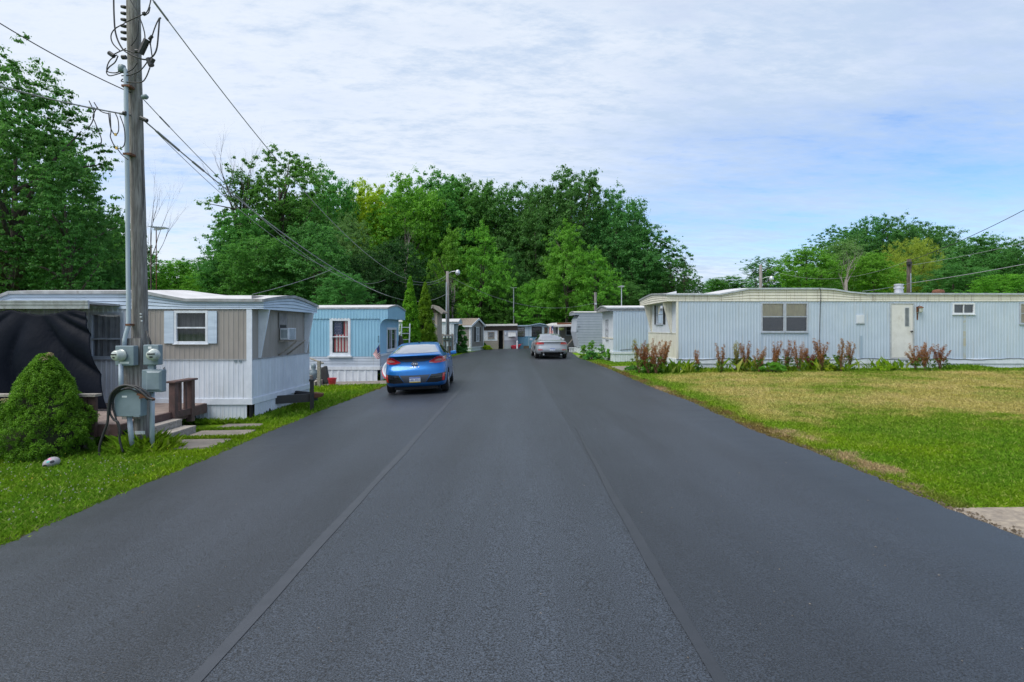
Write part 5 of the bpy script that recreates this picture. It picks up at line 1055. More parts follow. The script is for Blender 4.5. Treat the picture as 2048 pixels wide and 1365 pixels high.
def subdiv_mesh(vs, fs, name, cut, m_body, m_dark, lv=2):
    me = bpy.data.meshes.new(name); me.from_pydata([tuple(v) for v in vs], [], fs); me.materials.append(m_body); me.materials.append(m_dark)
    bm = bmesh.new(); bm.from_mesh(me); bmesh.ops.remove_doubles(bm, verts=bm.verts, dist=1e-5); bmesh.ops.recalc_face_normals(bm, faces=bm.faces); bm.to_mesh(me); bm.free()
    o = bpy.data.objects.new(name, me); col.objects.link(o); s = o.modifiers.new('s', 'SUBSURF'); s.levels = lv; s.render_levels = lv
    cs = []
    for (x, y, z, r) in cut:
        mb = MB(); mb.lathe([(r, -.30), (r, .30)], (x, y, z), 28, 'x'); cm = bpy.data.meshes.new('c'); cm.from_pydata([tuple(v) for v in mb.v], [], mb.f); cm.materials.append(m_dark); cm.materials.append(m_dark)
        bm = bmesh.new(); bm.from_mesh(cm); bmesh.ops.recalc_face_normals(bm, faces=bm.faces); bm.to_mesh(cm); bm.free()
        cm.polygons.foreach_set('material_index', [1] * len(cm.polygons)); c = bpy.data.objects.new('c', cm); col.objects.link(c); cs.append(c)
        b = o.modifiers.new('b', 'BOOLEAN'); b.operation = 'DIFFERENCE'; b.object = c; b.solver = 'EXACT'; b.material_mode = 'INDEX'
    dg = bpy.context.evaluated_depsgraph_get(); dg.update(); out = bpy.data.meshes.new_from_object(o.evaluated_get(dg))
    for c in cs: bpy.data.objects.remove(c)
    bpy.data.objects.remove(o)
    out.polygons.foreach_set('use_smooth', [True] * len(out.polygons)); out.name = name
    return out
def ring(hw, yr, yf, z, cr, cf, bow=.02):
    L = yf - yr
    p = [(0, yr), (hw * .48, yr + bow), (hw * .84, yr + cr * .38), (hw * .975, yr + cr), (hw, yr + .27 * L), (hw, yr + .5 * L), (hw, yr + .74 * L), (hw * .97, yf - cf), (hw * .80, yf - cf * .35), (hw * .42, yf - .04), (0, yf)]
    r = [(x, y, z) for x, y in p] + [(-x, y, z) for x, y in p[-2:0:-1]]
    return r
def car_body(levels):
    vs = []; fs = []; n = 20
    for l in levels: vs += [Vector(v) for v in ring(*l)]
    for i in range(len(levels) - 1):
        for k in range(n): k2 = (k + 1) % n; fs.append((i * n + k, i * n + k2, (i + 1) * n + k2, (i + 1) * n + k))
    for base, in ((0,), ((len(levels) - 1) * n,)):
        for k in range(1, 9): fs.append((base + k, base + k + 1, base + n - k - 1, base + n - k))
        fs.append((base, base + 1, base + n - 1)); fs.append((base + 9, base + 10, base + 11))
    return vs, fs
def strip_pts(poly, n):
    poly = [Vector((*p, 0)) for p in poly]; d = [0]
    for a, b in zip(poly[:-1], poly[1:]): d.append(d[-1] + (b - a).length)
    return [(float(np.interp(d[-1] * i / n, d, [p.x for p in poly])), float(np.interp(d[-1] * i / n, d, [p.y for p in poly]))) for i in range(n + 1)]
class Car:
    def __init__(s, root, me):
        s.root = root; s.bvh = BVHTree.FromPolygons([v.co.copy() for v in me.vertices], [tuple(p.vertices) for p in me.polygons])
    def hit(s, u, v, axis, off):
        if axis == 'rear': o, d = Vector((u, -3, v)), Vector((0, 1, 0))
        elif axis == 'left': o, d = Vector((-3, u, v)), Vector((1, 0, 0))
        else: o, d = Vector((3, u, v)), Vector((-1, 0, 0))
        p, n, i, ds = s.bvh.ray_cast(o, d)
        if p is None: p, n, i, ds = s.bvh.find_nearest(o + d * 3)
        if n.dot(d) > 0: n = -n
        return p - d * off * .5 + n * off
    def patch(s, name, m, top, bot, axis, off=.006, nu=14, nv=4, parent=None):
        a, b = strip_pts(top, nu), strip_pts(bot, nu); mb = MB(); vs = [[], []]
        for kk, o in enumerate((off, -.02)):
            for j in range(nv + 1):
                for i in range(nu + 1):
                    f = j / nv; u, v = b[i][0] * (1 - f) + a[i][0] * f, b[i][1] * (1 - f) + a[i][1] * f; vs[kk].append(s.hit(u, v, axis, o))
        K = nu + 1; n = K * (nv + 1); fs = []
        for j in range(nv):
            for i in range(nu): q_ = j * K + i; fs += [(q_, q_ + 1, q_ + K + 1, q_ + K)]
        edge = [i for i in range(K)] + [j * K + nu for j in range(1, nv + 1)] + [nv * K + i for i in range(nu - 1, -1, -1)] + [j * K for j in range(nv - 1, 0, -1)]
        for i in range(len(edge)): x, y = edge[i], edge[(i + 1) % len(edge)]; fs.append((x, y, n + y, n + x))
        mb.add(vs[0] + vs[1], fs); return mb.build(name, M[m], parent or s.root, smooth=False)
def wheel(root, x, y, r, wd, sgn):
    mb = MB(); mb.lathe([(r * .62, -wd / 2), (r * .93, -wd / 2), (r, -wd * .36), (r, wd * .36), (r * .93, wd / 2), (r * .62, wd / 2)], (x, y, r), 28, 'x'); wo_ = mb.build('wheel', M['tyre'], root, smooth=False)
    mb = MB(); xo = x + sgn * wd * .5; mb.lathe([(r * .64, -sgn * .02), (r * .64, sgn * .012), (r * .58, sgn * .012), (r * .55, -sgn * .02)], (xo, y, r), 28, 'x')
    for k in range(5):
        a = k * 2 * math.pi / 5 + .3; mb.beam((xo, y + .03 * math.cos(a), r + .03 * math.sin(a)), (xo, y + r * .59 * math.cos(a), r + r * .59 * math.sin(a)), .05, .03, up=(1, 0, 0))
    mb.lathe([(.05, -sgn * .02), (.05, sgn * .012), (0, sgn * .016)], (xo, y, r), 12, 'x'); mb.build('rim', M['rim'], wo_)
def finish_car(root, me, name='body'):
    o = bpy.data.objects.new(name, me); col.objects.link(o); o.parent = root; ORG[o.name] = Vector((0, 0, 0)); return o
def seat_car(px, py, Dg, yaw, roll, name, label):
    p = gp(px, py); z = road_z(p.x, p.y); r = thing(name, label, 'car', (p.x, p.y, z + .002), local=True); r.rotation_euler = (0, roll, yaw); return r
# ---- blue liftback
CB = seat_car(831, 796, 0, R(3.2), R(-2.4), 'parked_car', 'bright blue liftback car with red tail lamps on the left side of the road')
lv = [(.78, .30, 4.15, .20, .16, .5), (.85, .12, 4.36, .235, .2, .5), (.885, .015, 4.44, .34, .24, .5), (.895, .0, 4.46, .50, .26, .55), (.905, .02, 4.45, .60, .28, .6), (.905, .04, 4.40, .70, .30, .6), (.895, .12, 4.28, .80, .30, .7),
      (.875, .155, 4.05, .92, .28, .7), (.83, .11, 3.62, 1.035, .26, .6), (.785, .0, 3.30, 1.105, .22, .45), (.745, .10, 3.14, 1.135, .30, .4), (.665, .62, 2.78, 1.27, .40, .4), (.585, 1.18, 2.40, 1.385, .40, .4), (.50, 1.62, 2.12, 1.435, .25, .3)]
me = subdiv_mesh(*car_body(lv), 'blue_body', [(s * .86, y, .325, .375) for s in (-1, 1) for y in (.88, 3.58)], M['car_blue'], M['tyre']); finish_car(CB, me); c = Car(CB, me)
for s in (-1, 1):
    for y in (.88, 3.58): wheel(CB, s * .775, y, .325, .21, s)
c.patch('rear_window', 'rear_glass', [(-.50, 1.345), (-.25, 1.37), (.25, 1.37), (.50, 1.345)], [(-.655, 1.165), (-.3, 1.155), (.3, 1.155), (.655, 1.165)], 'rear', nv=6)
c.patch('lower_rear_glass', 'gloss_black', [(-.62, 1.07), (-.3, 1.085), (.3, 1.085), (.62, 1.07)], [(-.50, 1.0), (-.3, .995), (.3, .995), (.50, 1.0)], 'rear')
c.patch('tail_trim', 'insert', [(-.48, .995), (0, .99), (.48, .995)], [(-.42, .955), (-.25, .925), (.25, .925), (.42, .955)], 'rear')
for s in (-1, 1):
    tl = c.patch('tail_light', 'lens_red', [(s * .40, .925), (s * .60, 1.04), (s * .72, 1.05), (s * .865, 1.02)], [(s * .40, .90), (s * .56, .865), (s * .72, .872), (s * .875, .90)], 'rear', off=.016)
    c.patch('lamp_lens', 'lens_clear', [(s * .56, .955), (s * .66, .995), (s * .73, .985)], [(s * .55, .935), (s * .66, .925), (s * .74, .935)], 'rear', off=.024, parent=tl)
    c.patch('bumper_pocket', 'gloss_black', [(s * .45, .565), (s * .6, .572), (s * .845, .60)], [(s * .30, .345), (s * .6, .335), (s * .82, .365)], 'rear', off=.004)
    c.patch('reflector', 'lens_red', [(s * .765, .575), (s * .815, .58)], [(s * .745, .375), (s * .795, .385)], 'rear', off=.012, nu=3)
    ax = 'left' if s < 0 else 'right'
    c.patch('side_window', 'car_glass', [(1.30, 1.30), (1.7, 1.375), (2.2, 1.375), (2.62, 1.23), (3.0, 1.06)], [(1.02, 1.13), (1.6, 1.075), (2.2, 1.04), (2.7, 1.02), (3.05, 1.01)], ax, nv=5)
    c.patch('pillar', 'gloss_black', [(2.02, 1.37), (2.10, 1.37)], [(1.92, 1.05), (2.02, 1.05)], ax, off=.010, nu=2)
    for y0 in (1.52, 2.75): c.patch('door_seam', 'gloss_black', [(y0, .98), (y0 + .012, .98)], [(y0 - .08, .38), (y0 - .068, .38)], ax, off=.001, nu=1, nv=8)
    for y0 in (1.62, 2.5): c.patch('door_handle', 'car_blue', [(y0, .93), (y0 + .2, .925)], [(y0, .895), (y0 + .2, .89)], ax, off=.02, nu=3, nv=1)
    c.patch('sill_trim', 'gloss_black', [(1.28, .27), (3.15, .27)], [(1.28, .22), (3.15, .22)], ax, off=.004, nv=1)
    mb = MB(); mb.hexa([(s * .86, 2.82, .98), (s * 1.06, 2.80, .985), (s * 1.05, 2.9, .985), (s * .86, 2.92, .98), (s * .86, 2.82, 1.08), (s * 1.05, 2.81, 1.10), (s * 1.03, 2.88, 1.10), (s * .86, 2.9, 1.08)]); mb.build('side_mirror', M['car_blue'], CB, bevel=.02)
c.patch('bumper_insert', 'insert', [(-.42, .56), (0, .552), (.42, .56)], [(-.29, .345), (0, .335), (.29, .345)], 'rear', off=.005)
pl = c.patch('licence_plate', 'plate_white', [(-.153, .50), (.153, .50)], [(-.153, .355), (.153, .355)], 'rear', off=.014, nu=4)
c.patch('plate_band', 'plate_blue', [(-.150, .497), (.150, .497)], [(-.150, .472), (.150, .472)], 'rear', off=.017, nu=4, nv=1, parent=pl); c.patch('plate_band', 'plate_yellow', [(-.150, .378), (.150, .378)], [(-.150, .358), (.150, .358)], 'rear', off=.017, nu=4, nv=1, parent=pl)
yb_ = c.hit(0, .43, 'rear', .02).y; mb = MB(); text_mesh('LBK 4751', .072, .001, lambda q_: Vector((q_.x, yb_ - q_.z - .004, .425 + q_.y)), mb); mb.build('plate_number', M['plate_blue'], pl)
ye_ = c.hit(0, .865, 'rear', .012); mb = MB(); mb.tube([c.hit(.082 * math.cos(k / 20 * 2 * math.pi), .862 + .045 * math.sin(k / 20 * 2 * math.pi), 'rear', .012) for k in range(21)], .015, 6)
for sx_ in (-1, 1): mb.tube([c.hit(sx_ * .032 - .012, .835, 'rear', .012), c.hit(sx_ * .032 + .012, .89, 'rear', .012)], .012, 6)
mb.tube([c.hit(-.03, .857, 'rear', .012), c.hit(.03, .868, 'rear', .012)], .008, 6); mb.build('badge', M['chrome'], CB)
mb = MB(); text_mesh('I  O  N  I  Q', .050, .003, lambda q_: c.hit(q_.x, .775 + q_.y, 'rear', .006 + q_.z), mb); mb.build('badge_lettering', M['chrome'], CB)
mb = MB(); text_mesh('hybrid', .045, .004, lambda q_: c.hit(.46 + q_.x, .88 + q_.y, 'rear', .006 + q_.z), mb); mb.build('badge_lettering', M['chrome'], CB)
mb = MB(); mb.hexa([(-.018, 1.42, 1.425), (.018, 1.42, 1.425), (.014, 1.62, 1.44), (-.014, 1.62, 1.44), (-.006, 1.40, 1.475), (.006, 1.40, 1.475), (.006, 1.5, 1.46), (-.006, 1.5, 1.46)]); mb.build('roof_antenna', M['gloss_black'], CB)
mb = MB(); mb.box(-.6, .6, .25, 4.1, .14, .24); mb.build('underbody', M['tyre'], CB)
# ---- silver sedan
CS = seat_car(1105, 721, 0, R(2.4), R(.0), 'parked_car', 'silver grey sedan on the right side of the road further along')
lv = [(.78, .32, 4.5, .22, .16, .5), (.87, .12, 4.72, .27, .2, .5), (.91, .02, 4.80, .38, .24, .5), (.925, .0, 4.82, .52, .26, .55), (.93, .02, 4.80, .64, .28, .6), (.925, .06, 4.72, .76, .28, .6), (.90, .07, 4.50, .88, .26, .7), (.85, .04, 4.1, .965, .22, .6), (.82, .06, 3.75, 1.0, .20, .5),
      (.78, .62, 3.35, 1.03, .30, .4), (.70, .95, 2.98, 1.18, .34, .4), (.60, 1.42, 2.60, 1.36, .34, .4), (.50, 1.75, 2.3, 1.42, .25, .3)]
me = subdiv_mesh(*car_body(lv), 'silver_body', [(s * .88, y, .335, .39) for s in (-1, 1) for y in (1.02, 3.80)], M['car_silver'], M['tyre']); finish_car(CS, me); c = Car(CS, me)
for s in (-1, 1):
    for y in (1.02, 3.80): wheel(CS, s * .80, y, .335, .22, s)
    tl = c.patch('tail_light', 'lens_red', [(s * .50, .93), (s * .7, .945), (s * .90, .92)], [(s * .46, .84), (s * .7, .81), (s * .90, .80)], 'rear', off=.014)
    c.patch('lamp_lens', 'lens_clear', [(s * .52, .855), (s * .84, .845)], [(s * .49, .825), (s * .84, .79)], 'rear', off=.02, parent=tl)
    c.patch('reflector', 'lens_red', [(s * .55, .54), (s * .80, .54)], [(s * .55, .50), (s * .80, .50)], 'rear', off=.008, nu=4, nv=1)
    ax = 'left' if s < 0 else 'right'
    c.patch('side_window', 'car_glass', [(1.35, 1.25), (1.75, 1.36), (2.4, 1.36), (2.85, 1.20), (3.2, 1.05)], [(1.15, 1.07), (1.75, 1.045), (2.4, 1.035), (2.9, 1.03), (3.25, 1.02)], ax, nv=5)
    c.patch('pillar', 'gloss_black', [(2.12, 1.35), (2.20, 1.35)], [(2.05, 1.06), (2.15, 1.06)], ax, off=.010, nu=2)
    for y0 in (1.62, 2.85): c.patch('door_seam', 'gloss_black', [(y0, .98), (y0 + .012, .98)], [(y0 - .08, .38), (y0 - .068, .38)], ax, off=.001, nu=1, nv=8)
    mb = MB(); mb.hexa([(s * .88, 3.0, .98), (s * 1.08, 2.98, .985), (s * 1.07, 3.08, .985), (s * .88, 3.1, .98), (s * .88, 3.0, 1.10), (s * 1.07, 2.99, 1.12), (s * 1.05, 3.06, 1.12), (s * .88, 3.08, 1.10)]); mb.build('side_mirror', M['car_silver'], CS, bevel=.02)
    mb = MB(); mb.lathe([(.05, 0), (.05, .15)], (s * .5, .05, .25), 12, 'y'); mb.build('exhaust', M['chrome'], CS)
c.patch('rear_window', 'rear_glass', [(-.52, 1.35), (-.2, 1.37), (.2, 1.37), (.52, 1.35)], [(-.66, 1.085), (-.2, 1.065), (.2, 1.065), (.66, 1.085)], 'rear', nv=6)
c.patch('trunk_lip', 'gloss_black', [(-.60, .955), (0, .935), (.60, .955)], [(-.60, .94), (0, .915), (.60, .94)], 'rear', off=.004, nv=1)
c.patch('lower_valance', 'gloss_black', [(-.66, .40), (0, .385), (.66, .40)], [(-.62, .26), (0, .25), (.62, .26)], 'rear', off=.004)
pl = c.patch('licence_plate', 'plate_white', [(-.155, .60), (.155, .60)], [(-.155, .45), (.155, .45)], 'rear', off=.014, nu=4); c.patch('plate_band', 'plate_blue', [(-.150, .597), (.150, .597)], [(-.150, .568), (.150, .568)], 'rear', off=.017, nu=4, nv=1, parent=pl)
yb_ = c.hit(0, .5, 'rear', .02).y; mb = MB(); text_mesh('KGR 3081', .072, .001, lambda q_: Vector((q_.x, yb_ - q_.z - .004, .508 + q_.y)), mb); mb.build('plate_number', M['plate_blue'], pl)
MB().box(-.6, .6, .25, 4.4, .15, .25).build('underbody', M['tyre'], CS)
# ================================================================ trees and plants
L = {}
L['deep'] = leafm('deep green leaves', (0.037, 0.131, 0.034), (0.112, 0.306, 0.074))
L['mid'] = leafm('mid green leaves', (0.044, 0.147, 0.031), (0.127, 0.333, 0.065))
L['bright'] = leafm('bright green leaves', (0.065, 0.216, 0.025), (0.193, 0.464, 0.053), tr=.5)
L['yellow'] = leafm('yellow green leaves', (0.168, 0.336, 0.019), (0.470, 0.600, 0.034), tr=.5)
L['pale'] = leafm('pale grey green leaves', (0.085, 0.200, 0.062), (0.224, 0.426, 0.131))
L['blue'] = leafm('cool dark green leaves', (0.040, 0.130, 0.034), (0.110, 0.285, 0.075))
L['spruce'] = leafm('spruce needles', (0.036, 0.130, 0.010), (0.155, 0.37, 0.024), tr=.22)
L['cypress'] = leafm('cypress sprays', (0.040, 0.135, 0.008), (0.17, 0.36, 0.016), tr=.2)
L['shade'] = leafm('dark leaves with painted shade', (0.014, 0.050, 0.014), (0.045, 0.120, 0.032))  # darker leaf copy; the shade behind the cypresses is in its colour
L['willow'] = leafm('willow leaves', (0.185, 0.269, 0.034), (0.403, 0.504, 0.084), tr=.5)
def leaf_cloud(cent, rad, per, leaf, rng, up=.45, flat=.7, droop=0.0, asp=.55, lo=-.45, tvar=.6, gauss=False, btint=None):
    n = len(cent); k = n * per; ci = np.repeat(np.arange(n), per)
    d = rng.normal(size=(k, 3)); d /= np.linalg.norm(d, axis=1)[:, None]
    bad = d[:, 2] < lo; d[bad, 2] *= -1
    rr = rad[ci] * ((.45 + .62 * rng.random(k) ** .6) if not gauss else np.minimum(np.abs(rng.normal(size=k)) * .52 + .12, 1.35))
    pos = cent[ci] + d * rr[:, None] * np.array([1, 1, flat])
    nrm = d * .6 + np.array([0, 0, up]) + rng.normal(size=(k, 3)) * .45; nrm /= np.linalg.norm(nrm, axis=1)[:, None]
    tg = np.cross(nrm, rng.normal(size=(k, 3))); tg[:, 2] -= droop; tg -= nrm * np.sum(tg * nrm, axis=1)[:, None]; tg /= np.linalg.norm(tg, axis=1)[:, None]
    bt = np.cross(nrm, tg); s = leaf * (.6 + .8 * rng.random(k)); s = s[:, None]
    v = np.empty((k, 4, 3)); v[:, 0] = pos - tg * s; v[:, 1] = pos + bt * s * asp + nrm * s * .12; v[:, 2] = pos + tg * s; v[:, 3] = pos - bt * s * asp + nrm * s * .12
    tint = np.clip(tvar * (rng.random(n) if btint is None else btint)[ci] + (1 - tvar) * rng.random(k), 0, 1)
    return v, tint
def quads_mesh(name, v, tint, m):
    k = len(v); me = bpy.data.meshes.new(name); me.vertices.add(k * 4); me.vertices.foreach_set('co', v.reshape(-1).astype(np.float32))
    me.loops.add(k * 4); me.loops.foreach_set('vertex_index', np.arange(k * 4, dtype=np.int32)); me.polygons.add(k); me.polygons.foreach_set('loop_start', np.arange(0, k * 4, 4, dtype=np.int32))
    me.update(calc_edges=True); a = me.attributes.new('tint', 'FLOAT', 'FACE'); a.data.foreach_set('value', tint.astype(np.float32)); me.materials.append(m); return me
def envelope(kind, h):
    if kind == 'round': return np.sqrt(np.clip(1 - ((h - .5) / .52) ** 2, 0, 1))
    if kind == 'oak': return np.clip(np.where(h < .35, .72 + .8 * h, np.sqrt(np.clip(1 - ((h - .35) / .67) ** 2, 0, 1))), 0, 1)
    if kind == 'tall': return np.clip(np.where(h < .3, .6 + 1.3 * h, (1 - ((h - .3) / .72) ** 2.2)), .06, 1)
    if kind == 'cone': return np.clip(1.02 - h, .03, 1) ** .8
    if kind == 'column': return np.clip(np.where(h < .12, .75 + 2 * h, (1 - ((h - .12) / .9) ** 1.7)), .03, 1)
    return np.ones_like(h)
def crown_arrays(kind, seed, ncl, per, leaf, rad=(.07, .13), lobes=.28, **kw):
    rng = np.random.default_rng(seed); h = rng.random(ncl * 3); h = h[rng.random(len(h)) < (.25 + .75 * envelope(kind, h))][:ncl]; n = len(h)
    az = rng.random(n) * 2 * np.pi; ph = rng.random(4) * 6.28
    lob = 1 + lobes * (np.sin(3 * az + ph[0] + 5 * h) * .5 + np.sin(2 * az + ph[1] - 7 * h) * .5) + .12 * np.sin(9 * h + ph[2])
    r = .5 * envelope(kind, h) * lob * (.30 + .70 * rng.random(n) ** .45) * .86
    cent = np.stack([r * np.cos(az), r * np.sin(az), .04 + .90 * h], 1); rd = rad[0] + (rad[1] - rad[0]) * rng.random(n)
    k = 5; big = cent; ci = np.repeat(np.arange(n), k)            # boughs, each carrying a handful of sprays
    sp_ = rng.normal(size=(n * k, 3)) * rd[ci][:, None] * np.array([.85, .85, .55]); c2 = big[ci] + sp_
    bt_ = np.clip(.5 * rng.random(n)[ci] + .5 * rng.random(n * k), 0, 1)
    kw.setdefault('gauss', True); return leaf_cloud(c2, rd[ci] * (.42 + .3 * rng.random(n * k)), max(8, per // k), leaf, rng, btint=bt_, **kw), big
CROWN = {}
for key, kind, seed, ncl, per, leaf, kw in [
    ('oak1', 'oak', 11, 210, 247, 0.01020, dict(rad=(.05, .12))), ('oak2', 'oak', 12, 230, 228, 0.00986, dict(rad=(.045, .11), lobes=.4)), ('oak3', 'round', 13, 200, 247, 0.01054, dict(rad=(.05, .12), lobes=.35)),
    ('tall1', 'tall', 14, 220, 228, 0.00918, dict(rad=(.04, .095), lobes=.35)), ('tall2', 'tall', 15, 230, 218, 0.00918, dict(rad=(.04, .10), lobes=.45)),
    ('plume', 'tall', 16, 120, 361, 0.01020, dict(rad=(.05, .10), lobes=.5, droop=.8)), ('sparse', 'oak', 17, 170, 209, 0.01020, dict(rad=(.035, .085), lobes=.7)),
    ('big', 'oak', 18, 330, 212, 0.00807, dict(rad=(.035, .085), lobes=.45, flat=.42, up=.8, lo=-.2)), ('big2', 'tall', 21, 300, 187, 0.00850, dict(rad=(.035, .08), lobes=.5, flat=.45, up=.8, lo=-.2)),
    ('willow', 'round', 19, 190, 195, 0.01120, dict(rad=(.05, .10), droop=2.5, asp=.28, flat=1.3)), ('bush', 'round', 20, 90, 165, 0.02400, dict(rad=(.10, .18)))]:
    (v, ti), ce = crown_arrays(kind, seed, ncl, per, leaf, **kw); CROWN[key] = (quads_mesh('crown_' + key, v, ti, L['mid']), v, ti, ce)
rt = random.Random(21)
def branch(mb, p, d, ln, r, depth, rnd, spread=.6, n=3, up=.15):
    pts = [p.copy()]; rr = [r]; q_ = p.copy(); dd = d.copy()
    for i in range(4):
        dd = (dd + Vector((rnd.uniform(-1, 1), rnd.uniform(-1, 1), rnd.uniform(-.5, 1))) * .16 + Vector((0, 0, up * .3))).normalized(); q_ = q_ + dd * ln / 4; pts.append(q_.copy()); rr.append(r * (1 - .17 * (i + 1)))
    mb.tube(pts, rr, 6 if r > .05 else 4, cap=False)
    if depth > 0:
        for k in range(n):
            i = rnd.choice((2, 3, 4)); nd_ = (dd + Vector((rnd.uniform(-1, 1), rnd.uniform(-1, 1), rnd.uniform(-.3, 1))) * spread).normalized(); branch(mb, pts[i], nd_, ln * rnd.uniform(.5, .75), rr[i] * .62, depth - 1, rnd, spread, n, up)
WG = lambda px: 'trees of the left hand wood' if px < 330 else 'trees of the ragged and central wood' if px < 1395 else 'trees of the right hand wood'
def tree(px, top, hw, D, key, lm, label, bot=None, name='tree', depth=None, lean=0, group=None, limbs=7, trunk_r=None, cat='tree'):
    x = X(px, D); gz = g(x, D); zt = Z(top, D); zb = Z(bot, D) if bot else gz + (zt - gz) * .16; r = hw * D / F
    o = thing(name, label, cat, (x, D, gz), group or WG(px)); me, v, ti, ce = CROWN[key]
    c = bpy.data.objects.new('crown', me); col.objects.link(c); c.parent = o; c.location = (lean * .5, 0, zb - gz); c.scale = (2 * r, 2 * (depth or min(r, 5.5)), zt - zb); ORG[c.name] = Vector((x, D, gz))
    a = rt.uniform(0, 6.28); c.rotation_euler = (0, 0, a)
    if r > 5.5 or (depth and abs(depth - r) > 1): c.rotation_euler = (0, 0, rt.choice((0, math.pi)))
    c.material_slots[0].link = 'OBJECT'; c.material_slots[0].material = L[lm]
    ang = c.rotation_euler.z; mb = MB(); tr = trunk_r or max(.12, (zt - gz) * .018); cz = zb + (zt - zb) * .62
    top_p = Vector((x + lean * .5, D, cz)); base = Vector((x, D, gz - .2)); pts = [base.lerp(top_p, k / 6) + Vector((rt.uniform(-.1, .1), rt.uniform(-.1, .1), 0)) * (1 if k else 0) for k in range(7)]
    mb.tube(pts, [tr * 1.25] + [tr * (1 - .13 * k) for k in range(1, 7)], 8)
    for i in rt.sample(range(len(ce)), limbs):
        s = c.scale; cc = ce[i]; ex, ey = cc[0] * s[0], cc[1] * s[1]; e = Vector((x + lean * .5 + ex * math.cos(ang) - ey * math.sin(ang), D + ex * math.sin(ang) + ey * math.cos(ang), zb + cc[2] * s[2])); k = rt.uniform(.3, .95); b = pts[0].lerp(top_p, k)
        if e.z < b.z + .3: b = pts[0].lerp(top_p, max(.12, k - .3))
        m_ = b.lerp(e, .5) + Vector((0, 0, .08 * (e - b).length)); mb.tube([b, m_, e], [tr * .42, tr * .26, tr * .08], 5)
    mb.build('trunk', M['bark'], o, smooth=True); return o
# left side
tree(10, 175, 150, 29, 'oak1', 'deep', 'dense dark tree behind the tallest one at the left edge', bot=600, depth=4)
tree(30, 112, 165, 25, 'big', 'deep', 'tall dark leafy tree at the left edge rising above the beige mobile home', bot=620, trunk_r=.28, limbs=22)
tree(135, 300, 85, 24, 'big2', 'deep', 'leafy bough of a second tree reaching right towards the utility pole', bot=590, limbs=16)
tree(195, 400, 62, 30, 'oak2', 'deep', 'dark tree just left of the utility pole above the beige home roof', bot=600)
tree(40, 420, 120, 32, 'oak1', 'deep', 'dark broad tree low at the left edge behind the beige home', bot=615)
tree(238, 470, 48, 42, 'oak3', 'mid', 'mid green tree directly behind the utility pole', bot=610)
tree(300, 505, 45, 60, 'oak1', 'mid', 'small mid green tree right of the rusty antenna mast foot', bot=610)
tree(352, 522, 52, 52, 'oak3', 'bright', 'low bright green tree behind the roof of the beige home', bot=608)
tree(418, 545, 55, 50, 'oak2', 'bright', 'low bright green bushy tree left of the tall ragged trees', bot=612)
tree(405, 515, 50, 75, 'oak1', 'mid', 'distant green tree in the gap left of the tall ragged trees', bot=600)
# ragged group left of centre
tree(560, 288, 105, 52, 'sparse', 'mid', 'tallest ragged crowned tree left of the road, thin at its top', bot=520, limbs=26, trunk_r=.32)
tree(575, 385, 120, 54, 'tall2', 'mid', 'full green tree inside the ragged group over the blue home', bot=610, limbs=12)
tree(480, 418, 78, 48, 'oak2', 'mid', 'leaning tree at the left end of the tall ragged group', bot=600, limbs=12)
tree(455, 480, 50, 47, 'oak3', 'blue', 'dark tree low at the left end of the ragged group', bot=612)
tree(482, 335, 32, 50, 'sparse', 'mid', 'small leaf tuft on a nearly bare tree beside the ragged group', bot=420, limbs=12)
tree(655, 338, 68, 60, 'oak1', 'mid', 'narrow tree behind the ragged group, under the upper wire', bot=600)
tree(520, 470, 85, 44, 'oak1', 'mid', 'rounded tree in front of the ragged group above the beige home', bot=615)
tree(630, 450, 92, 44, 'oak3', 'deep', 'dark rounded tree behind the blue home roof', bot=628)
tree(700, 425, 60, 50, 'tall2', 'pale', 'grey green tree above the right half of the blue home', bot=615)
# central wood
tree(735, 362, 66, 64, 'oak2', 'yellow', 'yellow green tree between the ragged group and the central wood', bot=560)
tree(812, 350, 86, 62, 'oak1', 'bright', 'bright yellowish tree at the left shoulder of the central wood', bot=580)
tree(880, 350, 84, 66, 'oak3', 'mid', 'round topped tree in the central wood, above the street light', bot=590)
tree(945, 356, 84, 66, 'oak2', 'mid', 'broad tree in the central wood left of its middle', bot=600)
tree(1015, 366, 88, 66, 'oak1', 'deep', 'dark tree at the middle of the central wood', bot=600)
tree(1075, 376, 72, 63, 'oak3', 'deep', 'dark tree left of the highest crown of the central wood', bot=600)
tree(1148, 338, 98, 62, 'oak2', 'blue', 'highest rounded tree of the central wood', bot=610, limbs=14)
tree(1232, 378, 72, 60, 'oak1', 'blue', 'dark tree on the right shoulder of the central wood', bot=600, limbs=14)
tree(1290, 452, 72, 58, 'oak3', 'blue', 'lower dark tree on the right slope of the central wood', bot=600, limbs=14)
tree(1345, 515, 52, 57, 'sparse', 'blue', 'thin tree at the right end of the central wood beside the open sky', bot=610, limbs=14)
tree(1378, 555, 36, 62, 'oak2', 'blue', 'small dark tree at the foot of the right slope of the wood', bot=610)
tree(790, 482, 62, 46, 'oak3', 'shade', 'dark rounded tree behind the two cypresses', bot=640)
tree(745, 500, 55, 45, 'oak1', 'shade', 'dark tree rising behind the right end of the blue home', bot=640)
tree(905, 458, 52, 54, 'plume', 'bright', 'bright tree left of a matching bright tree beside the street light', bot=655)
tree(962, 452, 62, 54, 'plume', 'bright', 'bright leafy tree right of the street light, above the gabled home', bot=655)
tree(1022, 490, 46, 57, 'tall1', 'deep', 'dark narrow tree above the wooden shack', bot=660)
tree(1135, 448, 62, 52, 'plume', 'bright', 'light green feathery tree in front of the dark central wood', bot=640, limbs=10)
tree(1190, 500, 50, 50, 'plume', 'bright', 'second light green feathery tree, lower, right of the first', bot=640)
tree(1075, 560, 62, 54, 'oak2', 'bright', 'low bright green tree over the two tone blue home', bot=680)
